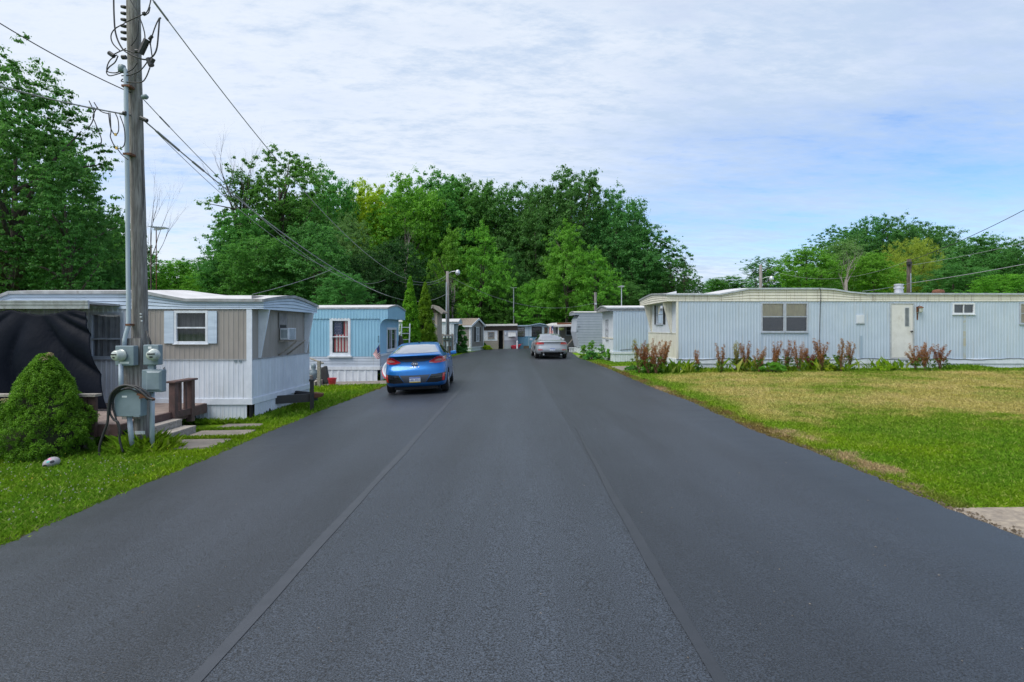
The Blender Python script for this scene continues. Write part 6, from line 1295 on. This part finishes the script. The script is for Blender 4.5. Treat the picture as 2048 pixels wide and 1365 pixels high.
tree(985, 585, 52, 55, 'oak3', 'mid', 'low green tree behind the shack roof', bot=690)
tree(1140, 590, 45, 56, 'oak1', 'mid', 'low tree behind the rusty porch roof', bot=690)
tree(1250, 560, 60, 52, 'tall2', 'deep', 'dark undergrowth tree behind the roof of the white fronted home', bot=650)
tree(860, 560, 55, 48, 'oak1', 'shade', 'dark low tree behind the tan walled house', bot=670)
tree(690, 545, 62, 36, 'oak2', 'deep', 'dark bushy tree close behind the blue home', bot=640)
# right side
tree(1462, 552, 52, 92, 'oak1', 'mid', 'distant low tree at the left end of the right hand wood', bot=590)
tree(1428, 562, 36, 105, 'oak3', 'blue', 'farthest low tree seen over the left end of the long home', bot=590)
tree(1522, 512, 40, 68, 'sparse', 'deep', 'thin crowned tree behind the wooden lamp pole', bot=560, limbs=14)
tree(1550, 540, 45, 72, 'oak2', 'deep', 'rounded tree right of the wooden lamp pole', bot=590)
tree(1612, 497, 62, 52, 'oak3', 'bright', 'bright green round tree right of the lamp pole', bot=600)
tree(1690, 478, 60, 64, 'tall2', 'pale', 'grey green tree behind the bleached dead tree', bot=600)
tree(1672, 448, 62, 82, 'sparse', 'deep', 'ragged tree rising at the left of the right hand skyline', bot=560)
tree(1742, 432, 48, 78, 'oak2', 'deep', 'high tufted tree left of the top of the right hand skyline', bot=590)
tree(1786, 430, 48, 76, 'oak1', 'deep', 'highest tree of the right hand skyline', bot=590)
tree(1745, 508, 60, 50, 'oak3', 'bright', 'bright green tree between the dead tree and the dark brown pole', bot=600)
tree(1822, 476, 56, 56, 'willow', 'willow', 'yellow green willow beside the dark brown pole', bot=600)
tree(1870, 452, 58, 80, 'oak2', 'deep', 'green tree on the skyline just right of the willow', bot=590)
tree(1925, 482, 62, 68, 'sparse', 'pale', 'thin airy tree under the climbing wire at the right', bot=590, limbs=14)
tree(1965, 472, 70, 62, 'oak3', 'deep', 'round green tree near the right edge under the wires', bot=600)
tree(1905, 528, 70, 52, 'oak1', 'deep', 'dark tree behind the rusty roof vent', bot=605)
tree(2050, 470, 52, 58, 'tall1', 'deep', 'tall tree cut by the right edge of the picture', bot=605)
tree(2010, 548, 62, 40, 'oak2', 'bright', 'bright low tree above the right end of the long home', bot=610)
tree(1832, 447, 58, 77, 'oak3', 'deep', 'dark green crown on the right skyline just behind the willow', bot=600)
tree(1712, 462, 55, 77, 'oak1', 'deep', 'dark green crown on the right skyline behind the grey green tree', bot=600)
tree(1985, 490, 62, 66, 'oak1', 'deep', 'dark green tree between the thin airy tree and the right edge', bot=600)
# leafless trees
def bare(px, top, D, label, spread, r, ln, m='bark_pale', n=3, base=None, seed=1, depth=3):
    x = X(px, D); b = Vector((x, D, g(x, D))); o = thing('dead_tree', label, 'dead tree', b); rnd = random.Random(seed); mb = MB(); z0 = Z(base, D); st_ = Vector((x, D, z0))
    mb.tube([b, b.lerp(st_, .5), st_], [r * 1.3, r * 1.1, r], 8)
    for k in range(5): branch(mb, b.lerp(st_, .75 + .06 * k), Vector((rnd.uniform(-1, 1) * spread, rnd.uniform(-.5, .5) * spread, 1)).normalized(), ln, r * .6, depth, rnd, .55, n)
    mb.build('bare_branches', M[m], o, smooth=True)
bare(482, 300, 49.5, 'bare branched top of a dying tree at the left of the ragged group', .5, .14, 4.2, 'bark', base=430, seed=5)
bare(302, 375, 40, 'leafless grey tree between the utility pole and the antenna mast', .35, .05, 3.4, 'bark', base=490, seed=8)
bare(1692, 492, 49, 'bleached dead tree between the bright trees on the right', .35, .12, 1.9, base=560, seed=3)
bare(812, 455, 50, 'small grey dead tree in front of the central wood, above the cypresses', .3, .08, 1.9, base=520, seed=9)
bare(1368, 500, 56, 'bare twigs poking out at the right end of the central wood', .5, .07, 1.8, 'bark', base=560, seed=12)
bare(905, 560, 48.5, 'slim pale stems at the edge of the wood behind the gabled home', .25, .07, 1.4, 'bark_pale', base=600, seed=15)
# closed wood behind everything: reads as one dark mass
def woodland(name, label, items, lm, sub=4):
    V = []; T = []; rng = np.random.default_rng(len(items)); mb = MB()
    for (px, top, hw, D, key, bot) in items:
        me, v, ti, ce = CROWN[key]; x = X(px, D); r = hw * D / F; zb, zt = Z(bot, D), Z(top, D); vv = v[::sub].copy(); c = vv.mean(axis=1, keepdims=True); vv = c + (vv - c) * 2.0
        a = rng.random() * 6.28; co_, si = math.cos(a), math.sin(a); q_ = vv.copy(); q_[..., 0] = (vv[..., 0] * co_ - vv[..., 1] * si) * 2 * r + x; q_[..., 1] = (vv[..., 0] * si + vv[..., 1] * co_) * 2 * min(r, 5) + D; q_[..., 2] = vv[..., 2] * (zt - zb) + zb
        V.append(q_); T.append(ti[::sub])
        mb.tube([(x, D, 0), (x + rng.normal() * .2, D, zb + (zt - zb) * .6)], [.26, .12], 6)
    me = quads_mesh(name, np.concatenate(V), np.concatenate(T), L[lm]); o = bpy.data.objects.new(name, me); col.objects.link(o); tag(o, label, 'woodland', kind='stuff'); ORG[o.name] = Vector((0, 0, 0))
    tag(mb.build('woodland_trunks', M['bark'], smooth=True), 'trunks standing in the shade of the ' + label.split(',')[0], 'trunks', kind='stuff')
rw = random.Random(5); ks = ['oak1', 'oak2', 'oak3', 'tall1', 'tall2']
prof = lambda x: float(np.interp(x, [430, 480, 560, 640, 720, 800, 900, 1000, 1140, 1230, 1300, 1350], [520, 440, 370, 375, 395, 365, 362, 380, 370, 415, 490, 560]))
it = [(x, prof(x) + rw.uniform(5, 40), rw.uniform(50, 70), rw.uniform(68, 74), rw.choice(ks), 660) for x in range(455, 1330, 38)]
it += [(x, rw.uniform(500, 560), rw.uniform(45, 60), rw.uniform(60, 65), rw.choice(ks), 690) for x in range(440, 1290, 42)]
it += [(x, rw.uniform(590, 620), rw.uniform(32, 48), rw.uniform(57, 59), 'bush', 700) for x in range(430, 1240, 36)]
woodland('central_woodland', 'shaded wood filling in behind the central trees, one dark mass', it, 'deep')
prof2 = lambda x: float(np.interp(x, [1400, 1500, 1600, 1700, 1780, 1900, 2060], [572, 558, 528, 480, 462, 490, 500]))
it = [(x, prof2(x) + rw.uniform(5, 30), rw.uniform(45, 60), rw.uniform(84, 92), rw.choice(ks), 620) for x in range(1400, 2120, 36)] + [(x, max(540, prof2(x) + rw.uniform(20, 60)), rw.uniform(45, 60), rw.uniform(70, 74), rw.choice(ks), 630) for x in range(1560, 2120, 45)]
woodland('right_woodland', 'shaded wood behind the long pale blue home, one dark mass', it, 'deep')
it = [(x, rw.uniform(420, 470), rw.uniform(60, 80), rw.uniform(44, 50), rw.choice(ks), 640) for x in range(-60, 240, 40)] + [(x, rw.uniform(535, 560), rw.uniform(45, 60), rw.uniform(76, 84), rw.choice(ks), 640) for x in range(230, 470, 34)]
it += [(x, rw.uniform(545, 575), rw.uniform(60, 80), 30, 'bush', 660) for x in range(-20, 250, 60)]
woodland('left_woodland', 'shaded wood behind the beige mobile home, one dark mass', it, 'deep')
# ---------------- cypresses
M['twigs'] = pm('shaded inner twigs', (.025, .035, .012), (.018, .024, .01), s=14, r=.95)  # near-black colour of the solid core; shade inside the crown painted in
def cypress(px, top, hw, D, label):
    x = X(px, D); gz = g(x, D); h = Z(top, D) - gz; r = hw * D / F; rng = np.random.default_rng(int(px)); n = 800
    hh = rng.random(n) ** 1.15; az = rng.random(n) * 6.28; rr = r * envelope('column', hh) * (.60 + .36 * rng.random(n)); ce = np.stack([rr * np.cos(az), rr * np.sin(az), .03 * h + hh * h * .97], 1)
    v, ti = leaf_cloud(ce, np.full(n, .13) * (1.1 - .7 * hh), 80, .036, rng, up=.1, flat=1.5, droop=-1.6, asp=.30, tvar=.75); tp_ = np.clip((hh - .3) * .5, 0, .35)
    o = thing('cypress', label, 'tree', (x, D, gz), 'columnar cypresses beside the blue home'); c = bpy.data.objects.new('crown', quads_mesh('cypress_crown', v, ti, L['cypress'])); col.objects.link(c); c.parent = o
    MB().tube([(x, D, gz - .1), (x, D, gz + h * .12), (x, D, gz + h * .45), (x, D, gz + h * .9)], [.12, r * .55, r * .5, .02], 10).build('dark_core', M['twigs'], o)
cypress(820, 556, 23, 26, 'taller columnar cypress, next to the ladder'); cypress(850, 568, 25, 27.5, 'shorter columnar cypress, right of its taller twin')
# ---------------- clipped dwarf conifer by the utility pole
def conifer(px, bpy_, topy, hw, label, D=None):
    b = gp(px, bpy_); D = D or b.y; x = X(px, D); gz = g(x, D); h = Z(topy, D) - gz; r = hw * D / F; rng = np.random.default_rng(int(px) + 90); n = 2600
    hh = rng.random(n); az = rng.random(n) * 6.28; e = np.interp(hh, [0, .08, .25, .45, .65, .8, .92, 1.0], [.84, .98, .97, .81, .59, .40, .25, .07])
    lump = 1 + .075 * np.sin(7 * az + 13 * hh) + .10 * np.sin(4 * az - 19 * hh + 1) + .04 * np.sin(11 * az + 5 * hh) + .03 * rng.normal(size=n)
    rr = r * e * lump * .90; ce = np.stack([rr * np.cos(az), rr * np.sin(az), .03 + hh * h * .94], 1); v, ti = leaf_cloud(ce, (.030 + .028 * rng.random(n)), 60, .0115, rng, up=.25, flat=1.0, asp=.42, lo=-.8, tvar=.55)
    o = thing('conifer_shrub', label, 'shrub', (x, D, gz)); c = bpy.data.objects.new('foliage', quads_mesh('conifer_foliage', v, ti, L['spruce'])); col.objects.link(c); c.parent = o
    mb = MB(); mb.lathe([(.03, 0)] + [(max(.01, .78 * r * float(np.interp(k / 10, [0, .08, .25, .45, .65, .8, .92, 1.0], [.84, .98, .97, .81, .59, .40, .25, .07]))), .04 + k / 10 * h * .9) for k in range(11)], (x, D, gz), 18); mb.build('dark_core', pm('shaded conifer twigs', (.03, .035, .012), (.02, .024, .01), s=14, r=.95), o, smooth=True)  # solid dark core, the shade between the twigs put into its colour
    return o, x, D, gz, h
o, x, D, gz, h = conifer(90, 925, 704, 88, D=9.1, label='clipped conical green shrub with a dry tan tip beside the utility pole')
rng = np.random.default_rng(3); ce = np.array([[x + .06, D - .09, gz + h * .93], [x + .0, D - .12, gz + h * .87], [x + .12, D - .06, gz + h * .97], [x - .35, D - .35, gz + h * .55]]) - np.array([x, D, gz]); v, ti = leaf_cloud(ce, np.array([.06, .05, .05, .07]), 60, .02, rng, asp=.3)
dm_ = leafm('dry needles', (.22, .17, .10), (.42, .36, .25))
for a_, b_ in ((0, 180), (180, 240)): c = bpy.data.objects.new('dry_tip', quads_mesh('dry_tip', v[a_:b_], ti[a_:b_], dm_)); col.objects.link(c); c.parent = o
conifer(-52, 905, 770, 62, 'edge of a second clipped green shrub cut by the left side of the picture')
# deflated ball
b = gp(103, 936); BL = MB(); bz = g(b.x, b.y)
def ballp(a, c_): th = a * 2 * math.pi; ph = c_ * math.pi; r_ = .105; return Vector((b.x + r_ * math.sin(ph) * math.cos(th), b.y + r_ * math.sin(ph) * math.sin(th), bz + .07 + .085 * math.cos(ph) * (1 if math.cos(ph) > 0 else .85) + .02 * math.sin(ph) * math.cos(th)))
BL.grid(ballp, 32, 18); M['ball'] = pm('scuffed white ball', (.34, .32, .34), (.26, .25, .27), s=14, r=.55); bo = tag(BL.build('ball', M['ball'], smooth=True, origin=(b.x, b.y, bz)), 'half deflated white ball with dark, pink and teal patches in front of the conical shrub', 'ball')
def spot(a, c_, ra, rc, m, n):
    mb = MB(); mb.add([(ballp(a, c_) - Vector((b.x, b.y, bz + .07))) * 1.012 + Vector((b.x, b.y, bz + .07))] + [(ballp(a + ra * math.cos(k * 6.2832 / 10), c_ + rc * math.sin(k * 6.2832 / 10)) - Vector((b.x, b.y, bz + .07))) * 1.012 + Vector((b.x, b.y, bz + .07)) for k in range(10)], [(0, k + 1, (k + 1) % 10 + 1) for k in range(10)]); mb.build(n, m, bo)
dk = pm('dark ball panel', (.03, .03, .035), r=.5); pk = pm('pink print', (.75, .12, .32), r=.5); tq_ = pm('teal print', (.05, .45, .42), r=.5)
spot(.72, .58, .055, .09, dk, 'panel'); spot(.87, .42, .045, .08, dk, 'panel'); spot(.70, .20, .05, .05, dk, 'panel'); spot(.57, .55, .03, .07, dk, 'panel'); spot(.80, .22, .05, .045, pk, 'pink_print'); spot(.79, .37, .035, .05, tq_, 'teal_print')
# ---------------- dock weeds, leafy clumps along the homes
seedm = leafm('rusty dock seed heads', (.185, .07, .03), (.36, .155, .068), tr=.25); seedg = leafm('browning seed heads', (.20, .10, .045), (.36, .19, .09), tr=.25); seedl = leafm('greenish seed heads', (.16, .20, .04), (.36, .30, .10), tr=.3); dockl = leafm('dock leaves', (.035, .10, .014), (.12, .22, .03))
def dock(px, top, D, label, nst=5, w=.16, sm=None, seed=0, leaves=24):
    x = X(px, D); gz = g(x, D); h = Z(top, D) - gz; rng = np.random.default_rng(seed + int(px)); mb = MB(); ce = []; o = thing('dock_weed', label, 'weed', (x, D, gz), 'dock weeds in front of the long home')
    nst = int(nst * 1.6)
    for k in range(nst):
        a = rng.random() * 6.28; d = 1.35 * w * (.25 + .75 * rng.random()); hh = h * (1 if k == 0 else .62 + .36 * rng.random()); tip = np.array([d * math.cos(a) * 1.5, d * math.sin(a) * .6, hh])
        mb.tube([Vector((x, D, gz)), Vector((x + tip[0] * .45, D + tip[1] * .45, gz + hh * .55)), Vector((x + tip[0], D + tip[1], gz + hh))], [.012, .009, .004], 5)
        for j in range(12):
            f = .42 + .58 * j / 11; s = 1 if f > .55 else (f / .55); p = np.array([tip[0] * (.45 * f / .55 if f < .55 else .45 + .55 * (f - .55) / .45), tip[1] * f, hh * f]); ce.append(p + rng.normal(size=3) * np.array([.028, .02, .01]))
    ce = np.array(ce); v, ti = leaf_cloud(ce, np.full(len(ce), .048) * (.7 + .6 * rng.random(len(ce))), 34, .0135, rng, up=.1, flat=1.6, asp=.55, tvar=.4)
    s_ = bpy.data.objects.new('seed_heads', quads_mesh('seed_heads', v, ti, sm or seedm)); col.objects.link(s_); s_.parent = o
    mb.build('stems', pm('dock stems', (.16, .075, .04), r=.8) if 'dock stems' not in M else M['dock stems'], o)
    lc = np.stack([rng.normal(size=leaves) * w * .8, rng.normal(size=leaves) * w * .5, h * (.05 + .45 * rng.random(leaves))], 1); v, ti = leaf_cloud(lc, np.full(leaves, .05), 5, .065, rng, up=.2, asp=.28, droop=1.0)
    s_ = bpy.data.objects.new('leaves', quads_mesh('dock_leaves', v, ti, dockl)); col.objects.link(s_); s_.parent = o
M['dock stems'] = pm('dock stems', (.16, .075, .04), r=.8)
yD = 21.55
for i, (px, top, n_, w_, m_, lb) in enumerate([
    (1278, 682, 7, .26, seedl, 'greenish brown dock weed at the far corner of the long home end wall'), (1297, 684, 8, .28, seedm, 'rusty dock clump before the cream end wall, left one'), (1312, 682, 8, .26, seedm, 'rusty dock clump before the cream end wall, beside the leftmost'), (1326, 684, 7, .2, seedm, 'narrow rusty dock plant closest to the corner post of the long home'),
    (1396, 703, 3, .06, seedm, 'single short rusty dock spike standing alone under the long wall'), (1443, 690, 4, .14, seedg, 'brown dock plant first right of the lone short spike'), (1473, 686, 4, .1, seedl, 'yellow green dock plant left of the double window'), (1492, 686, 5, .16, seedg, 'brown dock plant just right of the yellow green one'), (1518, 696, 5, .18, seedg, 'low brown dock plant under the left window pane'),
    (1548, 685, 6, .16, seedm, 'tall rusty dock plant below the middle bar of the double window'), (1574, 683, 4, .14, seedg, 'thin brown dock plant below the right window pane'), (1597, 684, 6, .18, seedm, 'bushy rusty dock plant under the right edge of the double window'), (1622, 702, 6, .18, seedm, 'low dark rusty dock plant left of the wall cable'), (1643, 682, 7, .18, seedm, 'tall rusty dock plant at the foot of the wall cable'), (1682, 679, 4, .16, seedg, 'dry open dock plant between the wall cable and the vent cover'), (1699, 684, 4, .12, seedg, 'dry brown dock plant just left of the vent cover'),
    (1832, 690, 6, .2, seedm, 'rusty dock plant right beside the white door'), (1850, 688, 6, .18, seedm, 'rusty dock plant second from the white door'), (1880, 692, 6, .2, seedm, 'rusty dock plant third from the white door, leaning right')]):
    dock(px, top, yD - .25 * (i % 3), lb, n_, w_, m_, i)
def clump(px, top, hw, D, label, lm, name='leafy_plant', n=26, per=34, leaf=.05, asp=.3, cat='plant', group=None, z=None):
    x = X(px, D); gz = g(x, D) if z is None else z; h = Z(top, D) - gz; r = hw * D / F; rng = np.random.default_rng(int(px * 3 + top)); hh = rng.random(n); az = rng.random(n) * 6.28; rr = r * np.sqrt(np.clip(1 - hh ** 1.6, 0, 1)) * rng.random(n) ** .5
    ce = np.stack([rr * np.cos(az), rr * np.sin(az) * .7, .05 + hh * h * .92], 1); v, ti = leaf_cloud(ce, np.full(n, min(r, h) * .22), per, leaf, rng, up=.35, asp=asp, droop=-.4)
    o = thing(name, label, cat, (x, D, gz), group); c = bpy.data.objects.new('foliage', quads_mesh('plant_foliage', v, ti, L[lm] if isinstance(lm, str) else lm)); col.objects.link(c); c.parent = o
    mb = MB()
    for i in range(0, n, 2): mb.tube([Vector((x, D, gz - .02)), Vector((x + ce[i][0], D + ce[i][1], gz + ce[i][2]))], [.012, .004], 4)
    mb.build('stems', M['bark'], o)
clump(1545, 729, 34, 21.0, 'rounded green tussock in the weeds under the double window', 'bright', n=40, per=44, leaf=.06, asp=.14)
clump(1168, 690, 12, 33.5, 'leafy green plant nearest the silver car', 'bright', leaf=.06); clump(1184, 682, 13, 32.5, 'tall pale stemmed plant in front of the lap sided home', 'bright', n=34, leaf=.06, asp=.2); clump(1203, 690, 14, 31.5, 'green plant in front of the white end wall', 'pale', leaf=.06); clump(1216, 700, 12, 30.0, 'grassy plant at the corner of the white fronted home', 'bright', leaf=.07, asp=.15); clump(1180, 706, 22, 31.5, 'low broad leafed plant at the edge of the driveway', 'mid', leaf=.08)
clump(921, 650, 15, 43.5, 'tall leafy vine bush in front of the greige gabled home', 'mid', name='vine_bush', n=70, per=40, leaf=.10, asp=.5); clump(913, 690, 10, 42.5, 'dark bush at the foot of the vine by the meter board', 'deep', name='shrub', n=30, leaf=.1, asp=.5); clump(975, 693, 11, 48.5, 'yellow green low bush left of the shack doorway', 'yellow', name='shrub', n=30, leaf=.10, asp=.5); clump(968, 688, 6, 49.3, 'dark green bush in the corner between the gabled home and the shack', 'deep', name='shrub', n=24, leaf=.1, asp=.5); clump(926, 698, 9, 43.0, 'dark flower bed plant below the vine', 'deep', name='shrub', leaf=.08)
clump(1265, 736, 16, 23.2, 'weedy clump at the driveway corner beside the long home', 'mid', n=34, leaf=.06, asp=.25); clump(1300, 728, 28, 21.6, 'green weeds at the foot of the rusty dock clumps', 'bright', n=50, leaf=.06, asp=.2); clump(1780, 735, 40, 21.3, 'yellowish tussock in front of the white door', 'yellow', n=40, per=40, leaf=.06, asp=.14); clump(1665, 735, 30, 21.2, 'dry yellow tussock below the wall cable', 'yellow', n=34, per=40, leaf=.06, asp=.14); clump(252, 868, 20, 9.6, 'broad leafed weed in the shade under the deck edge', 'deep', n=20, leaf=.05, asp=.6)
# ================================================================ grass
def blades(name, label, pts, hgt, wid, rng, lean=.35, m=None, nseg=1):
    n = len(pts); az = rng.random(n) * 6.28; side = np.stack([np.cos(az), np.sin(az), np.zeros(n)], 1); ln = rng.normal(size=(n, 3)) * lean; ln[:, 2] = 1; ln /= np.linalg.norm(ln, axis=1)[:, None]
    v = np.empty((n, 4, 3)); mid = pts + ln * (hgt * .55)[:, None]; tip = pts + (ln + rng.normal(size=(n, 3)) * np.array([.3, .3, .05])) * hgt[:, None]
    v[:, 0] = pts - side * wid[:, None] * .5 - np.array([0, 0, .012]); v[:, 1] = pts + side * wid[:, None] * .5 - np.array([0, 0, .012]); v[:, 2] = mid + side * wid[:, None] * .38; v[:, 3] = tip
    me = quads_mesh(name, v, rng.random(n), m or M['blade']); o = bpy.data.objects.new(name, me); col.objects.link(o); ORG[o.name] = Vector((0, 0, 0)); tag(o, label, 'grass', kind='stuff'); return o
M['blade'] = blade_mat()
vXL = np.vectorize(XL); vXR = np.vectorize(XR)
def gnp(x, y): k = np.clip((y - 24) / 18, 0, 1); k = 1 - .8 * k * k * (3 - 2 * k); return k * .28 * np.tanh(x / 9.0)
def lawn_pts(n, side, d0, d1, rng, p0, p1, over=.04):
    D = d0 * (d1 / d0) ** rng.random(n); px = p0 + (p1 - p0) * rng.random(n); x = (px - CX) / F * D
    ok = (x < vXL(D) + over + .10 * (rng.random(n) - .75)) if side < 0 else (x > vXR(D) - over - .10 * (rng.random(n) - .75))
    for a, b, c, d in EXC: ok &= ~((x > a + .02) & (x < b - .02) & (D > c + .02) & (D < d - .02))
    D, x = D[ok], x[ok]; return np.stack([x, D, gnp(x, D)], 1)
rng = np.random.default_rng(77)
p = lawn_pts(330000, -1, 4.3, 45, rng, -140, 1000); D = p[:, 1]
blades('lawn_grass', 'bright green lawn along the left side of the road', p, (.035 + .05 * rng.random(len(p))) * np.clip(.75 + D / 30, .8, 1.5), np.maximum(.0045, D * .00085), rng, .55)
p = lawn_pts(380000, 1, 4.4, 33, rng, 1080, 2190); D = p[:, 1]; x = p[:, 0]
blades('lawn_grass', 'dry yellow and green lawn in front of the long pale blue home', p, (.022 + .035 * rng.random(len(p))) * np.clip(.75 + D / 30, .8, 1.5), np.maximum(.0045, D * .00085), rng, .65)
for sd, lab in ((-1, 'lawn running back beside the photographer on the left'), (1, 'lawn running back beside the photographer on the right')):
    n = 42000; y = -1.0 + 5.6 * rng.random(n); x = sd * (4.1 + 6.0 * rng.random(n) ** 1.2); ok = (x < vXL(y) + .03) if sd < 0 else ((x > vXR(y) - .03) & ((y < 3.55) | (x < 3.97)))
    x, y = x[ok], y[ok]; blades('lawn_grass', lab, np.stack([x, y, gnp(x, y)], 1), .03 + .04 * rng.random(len(x)), np.full(len(x), .0065), rng, .55)
# rank grass under the long wall and round the foot of the pole
n = 16000; x = 5.2 + 15 * rng.random(n); y = 22.2 - 1.5 * rng.random(n) ** 1.6; ok = ~((x > 6.3) & (y > 22.22)); x, y = x[ok], y[ok]; n = len(x); hm = .05 + .12 * np.clip(np.sin(x * 1.9) * .5 + np.sin(x * .73 + 1) * .6, 0, 1)
blades('rank_grass', 'long rank grass and weeds along the foot of the long pale blue home', np.stack([x, y, gnp(x, y)], 1), hm * (.5 + rng.random(n)) * np.clip((y - 20.4) / 1.2, .3, 1), np.full(n, .022), rng, .45)
n = 1100; x = 5.6 + 9.0 * rng.random(n) ** 1.3; y = 21.1 + .75 * rng.random(n); ok = np.sin(x * 2.3) + .6 * np.sin(x * 5.1) + rng.normal(size=n) * .5 > .1; x, y = x[ok], y[ok]; n = len(x)
blades('tall_grass', 'tall seeding grass stems standing among the rusty dock weeds', np.stack([x, y, gnp(x, y)], 1), .22 + .38 * rng.random(n) ** 1.5, np.full(n, .016), rng, .28)
n = 2600; a = rng.random(n) * 6.28; r_ = .12 + .42 * rng.random(n) ** 1.4; x = pb.x + .02 + r_ * np.cos(a) * 1.1; y = pb.y - .03 + r_ * np.sin(a) * .8
blades('rank_grass', 'uncut tall grass round the foot of the utility pole', np.stack([x, y, gnp(x, y)], 1), (.12 + .26 * rng.random(n) ** 2) * (1.15 - r_), np.full(n, .007), rng, .6)
n = 5000; x = -5.7 + .6 * rng.random(n) - .3 * (rng.random(n) < .5); y = 12.0 + 3.6 * rng.random(n); x2 = -8 + 2.4 * rng.random(n); y2 = 12.02 + .16 * rng.random(n); sel = rng.random(n) < .35; x = np.where(sel, x2, -5.58 + .25 * rng.random(n)); y = np.where(sel, y2 - .12, y)
blades('rank_grass', 'untrimmed grass fringe along the white skirting of the beige home', np.stack([x, y, gnp(x, y)], 1), .06 + .10 * rng.random(n), np.full(n, .011), rng, .5)
n = 5200; k = rng.random(n); x = -6.15 + 1.4 * rng.random(n); y = np.where(k < .5, 10.16 + .15 * rng.random(n), 11.05 + .13 * rng.random(n)); blades('rank_grass', 'grass growing in the joints between the concrete slabs by the deck steps', np.stack([x, y, gnp(x, y)], 1), .04 + .06 * rng.random(n), np.full(n, .010), rng, .5)
M['clover'] = pm('clover heads', (.50, .48, .40), r=.9)
# clover and dandelions in the left lawn
def dots(name, label, n, m, r, p0, p1, d0, d1, hz):
    p = lawn_pts(n, -1, d0, d1, rng, p0, p1, -.2); k = len(p); c = p + np.array([0, 0, hz]); q_ = r * (.6 + .7 * rng.random(k)); v = np.empty((k * 2, 4, 3)); a = rng.random(k) * 3.14
    for j in (0, 1):
        e = np.stack([np.cos(a + j * 1.57), np.sin(a + j * 1.57), np.zeros(k)], 1) * q_[:, None]; u = np.array([0, 0, 1.0]) * q_[:, None]; v[j::2, 0] = c - e; v[j::2, 1] = c - u; v[j::2, 2] = c + e; v[j::2, 3] = c + u
    o = bpy.data.objects.new(name, quads_mesh(name, v, rng.random(k * 2), m)); col.objects.link(o); ORG[o.name] = Vector((0, 0, 0)); tag(o, label, 'flowers', kind='stuff')
dots('clover_flowers', 'white clover heads sprinkled over the left lawn', 520, M['clover'], .0085, -100, 420, 4.8, 8.6, .07); dots('dandelions', 'few yellow dandelions in the left lawn', 34, M['plate_yellow'], .0085, -60, 500, 5.2, 9.5, .09)

# crumbs of gravel along the ragged road edges and a little grit on the asphalt
def stones(name, label, pts, r, m):
    k = len(pts); v = np.empty((k * 2, 4, 3)); a = rng.random(k) * 3.14
    for j in (0, 1):
        e = np.stack([np.cos(a + j * 1.57), np.sin(a + j * 1.57), np.zeros(k)], 1) * r[:, None]; u = np.array([0, 0, 1.0]) * r[:, None] * .7; v[j::2, 0] = pts - e; v[j::2, 1] = pts - u; v[j::2, 2] = pts + e; v[j::2, 3] = pts + u
    o = bpy.data.objects.new(name, quads_mesh(name, v, rng.random(k * 2), m)); col.objects.link(o); ORG[o.name] = Vector((0, 0, 0)); tag(o, label, 'gravel', kind='stuff')
M['gravel'] = pm('tan gravel crumbs', (.26, .21, .15), (.10, .08, .06), s=30, r=.95)
n = 5200; y = 4.3 * (34 / 4.3) ** rng.random(n); sd = rng.random(n) < .5; off = np.abs(rng.normal(size=n)) * .07 - .03; x = np.where(sd, vXL(y) - off, vXR(y) + off)
stones('edge_gravel', 'gravel and dirt crumbs along both ragged road edges', np.stack([x, y, gnp(x, y) + .022], 1), .006 + .014 * rng.random(n) ** 2, M['gravel'])
n = 260; y = 2.6 * (20 / 2.6) ** rng.random(n); x = -4 + 8 * rng.random(n); z = np.array([road_z(a, b) for a, b in zip(x, y)]) + .002
stones('road_grit', 'scattered pale grit and leaf bits on the asphalt', np.stack([x, y, z], 1), .003 + .006 * rng.random(n) ** 2, M['wood_grey'])
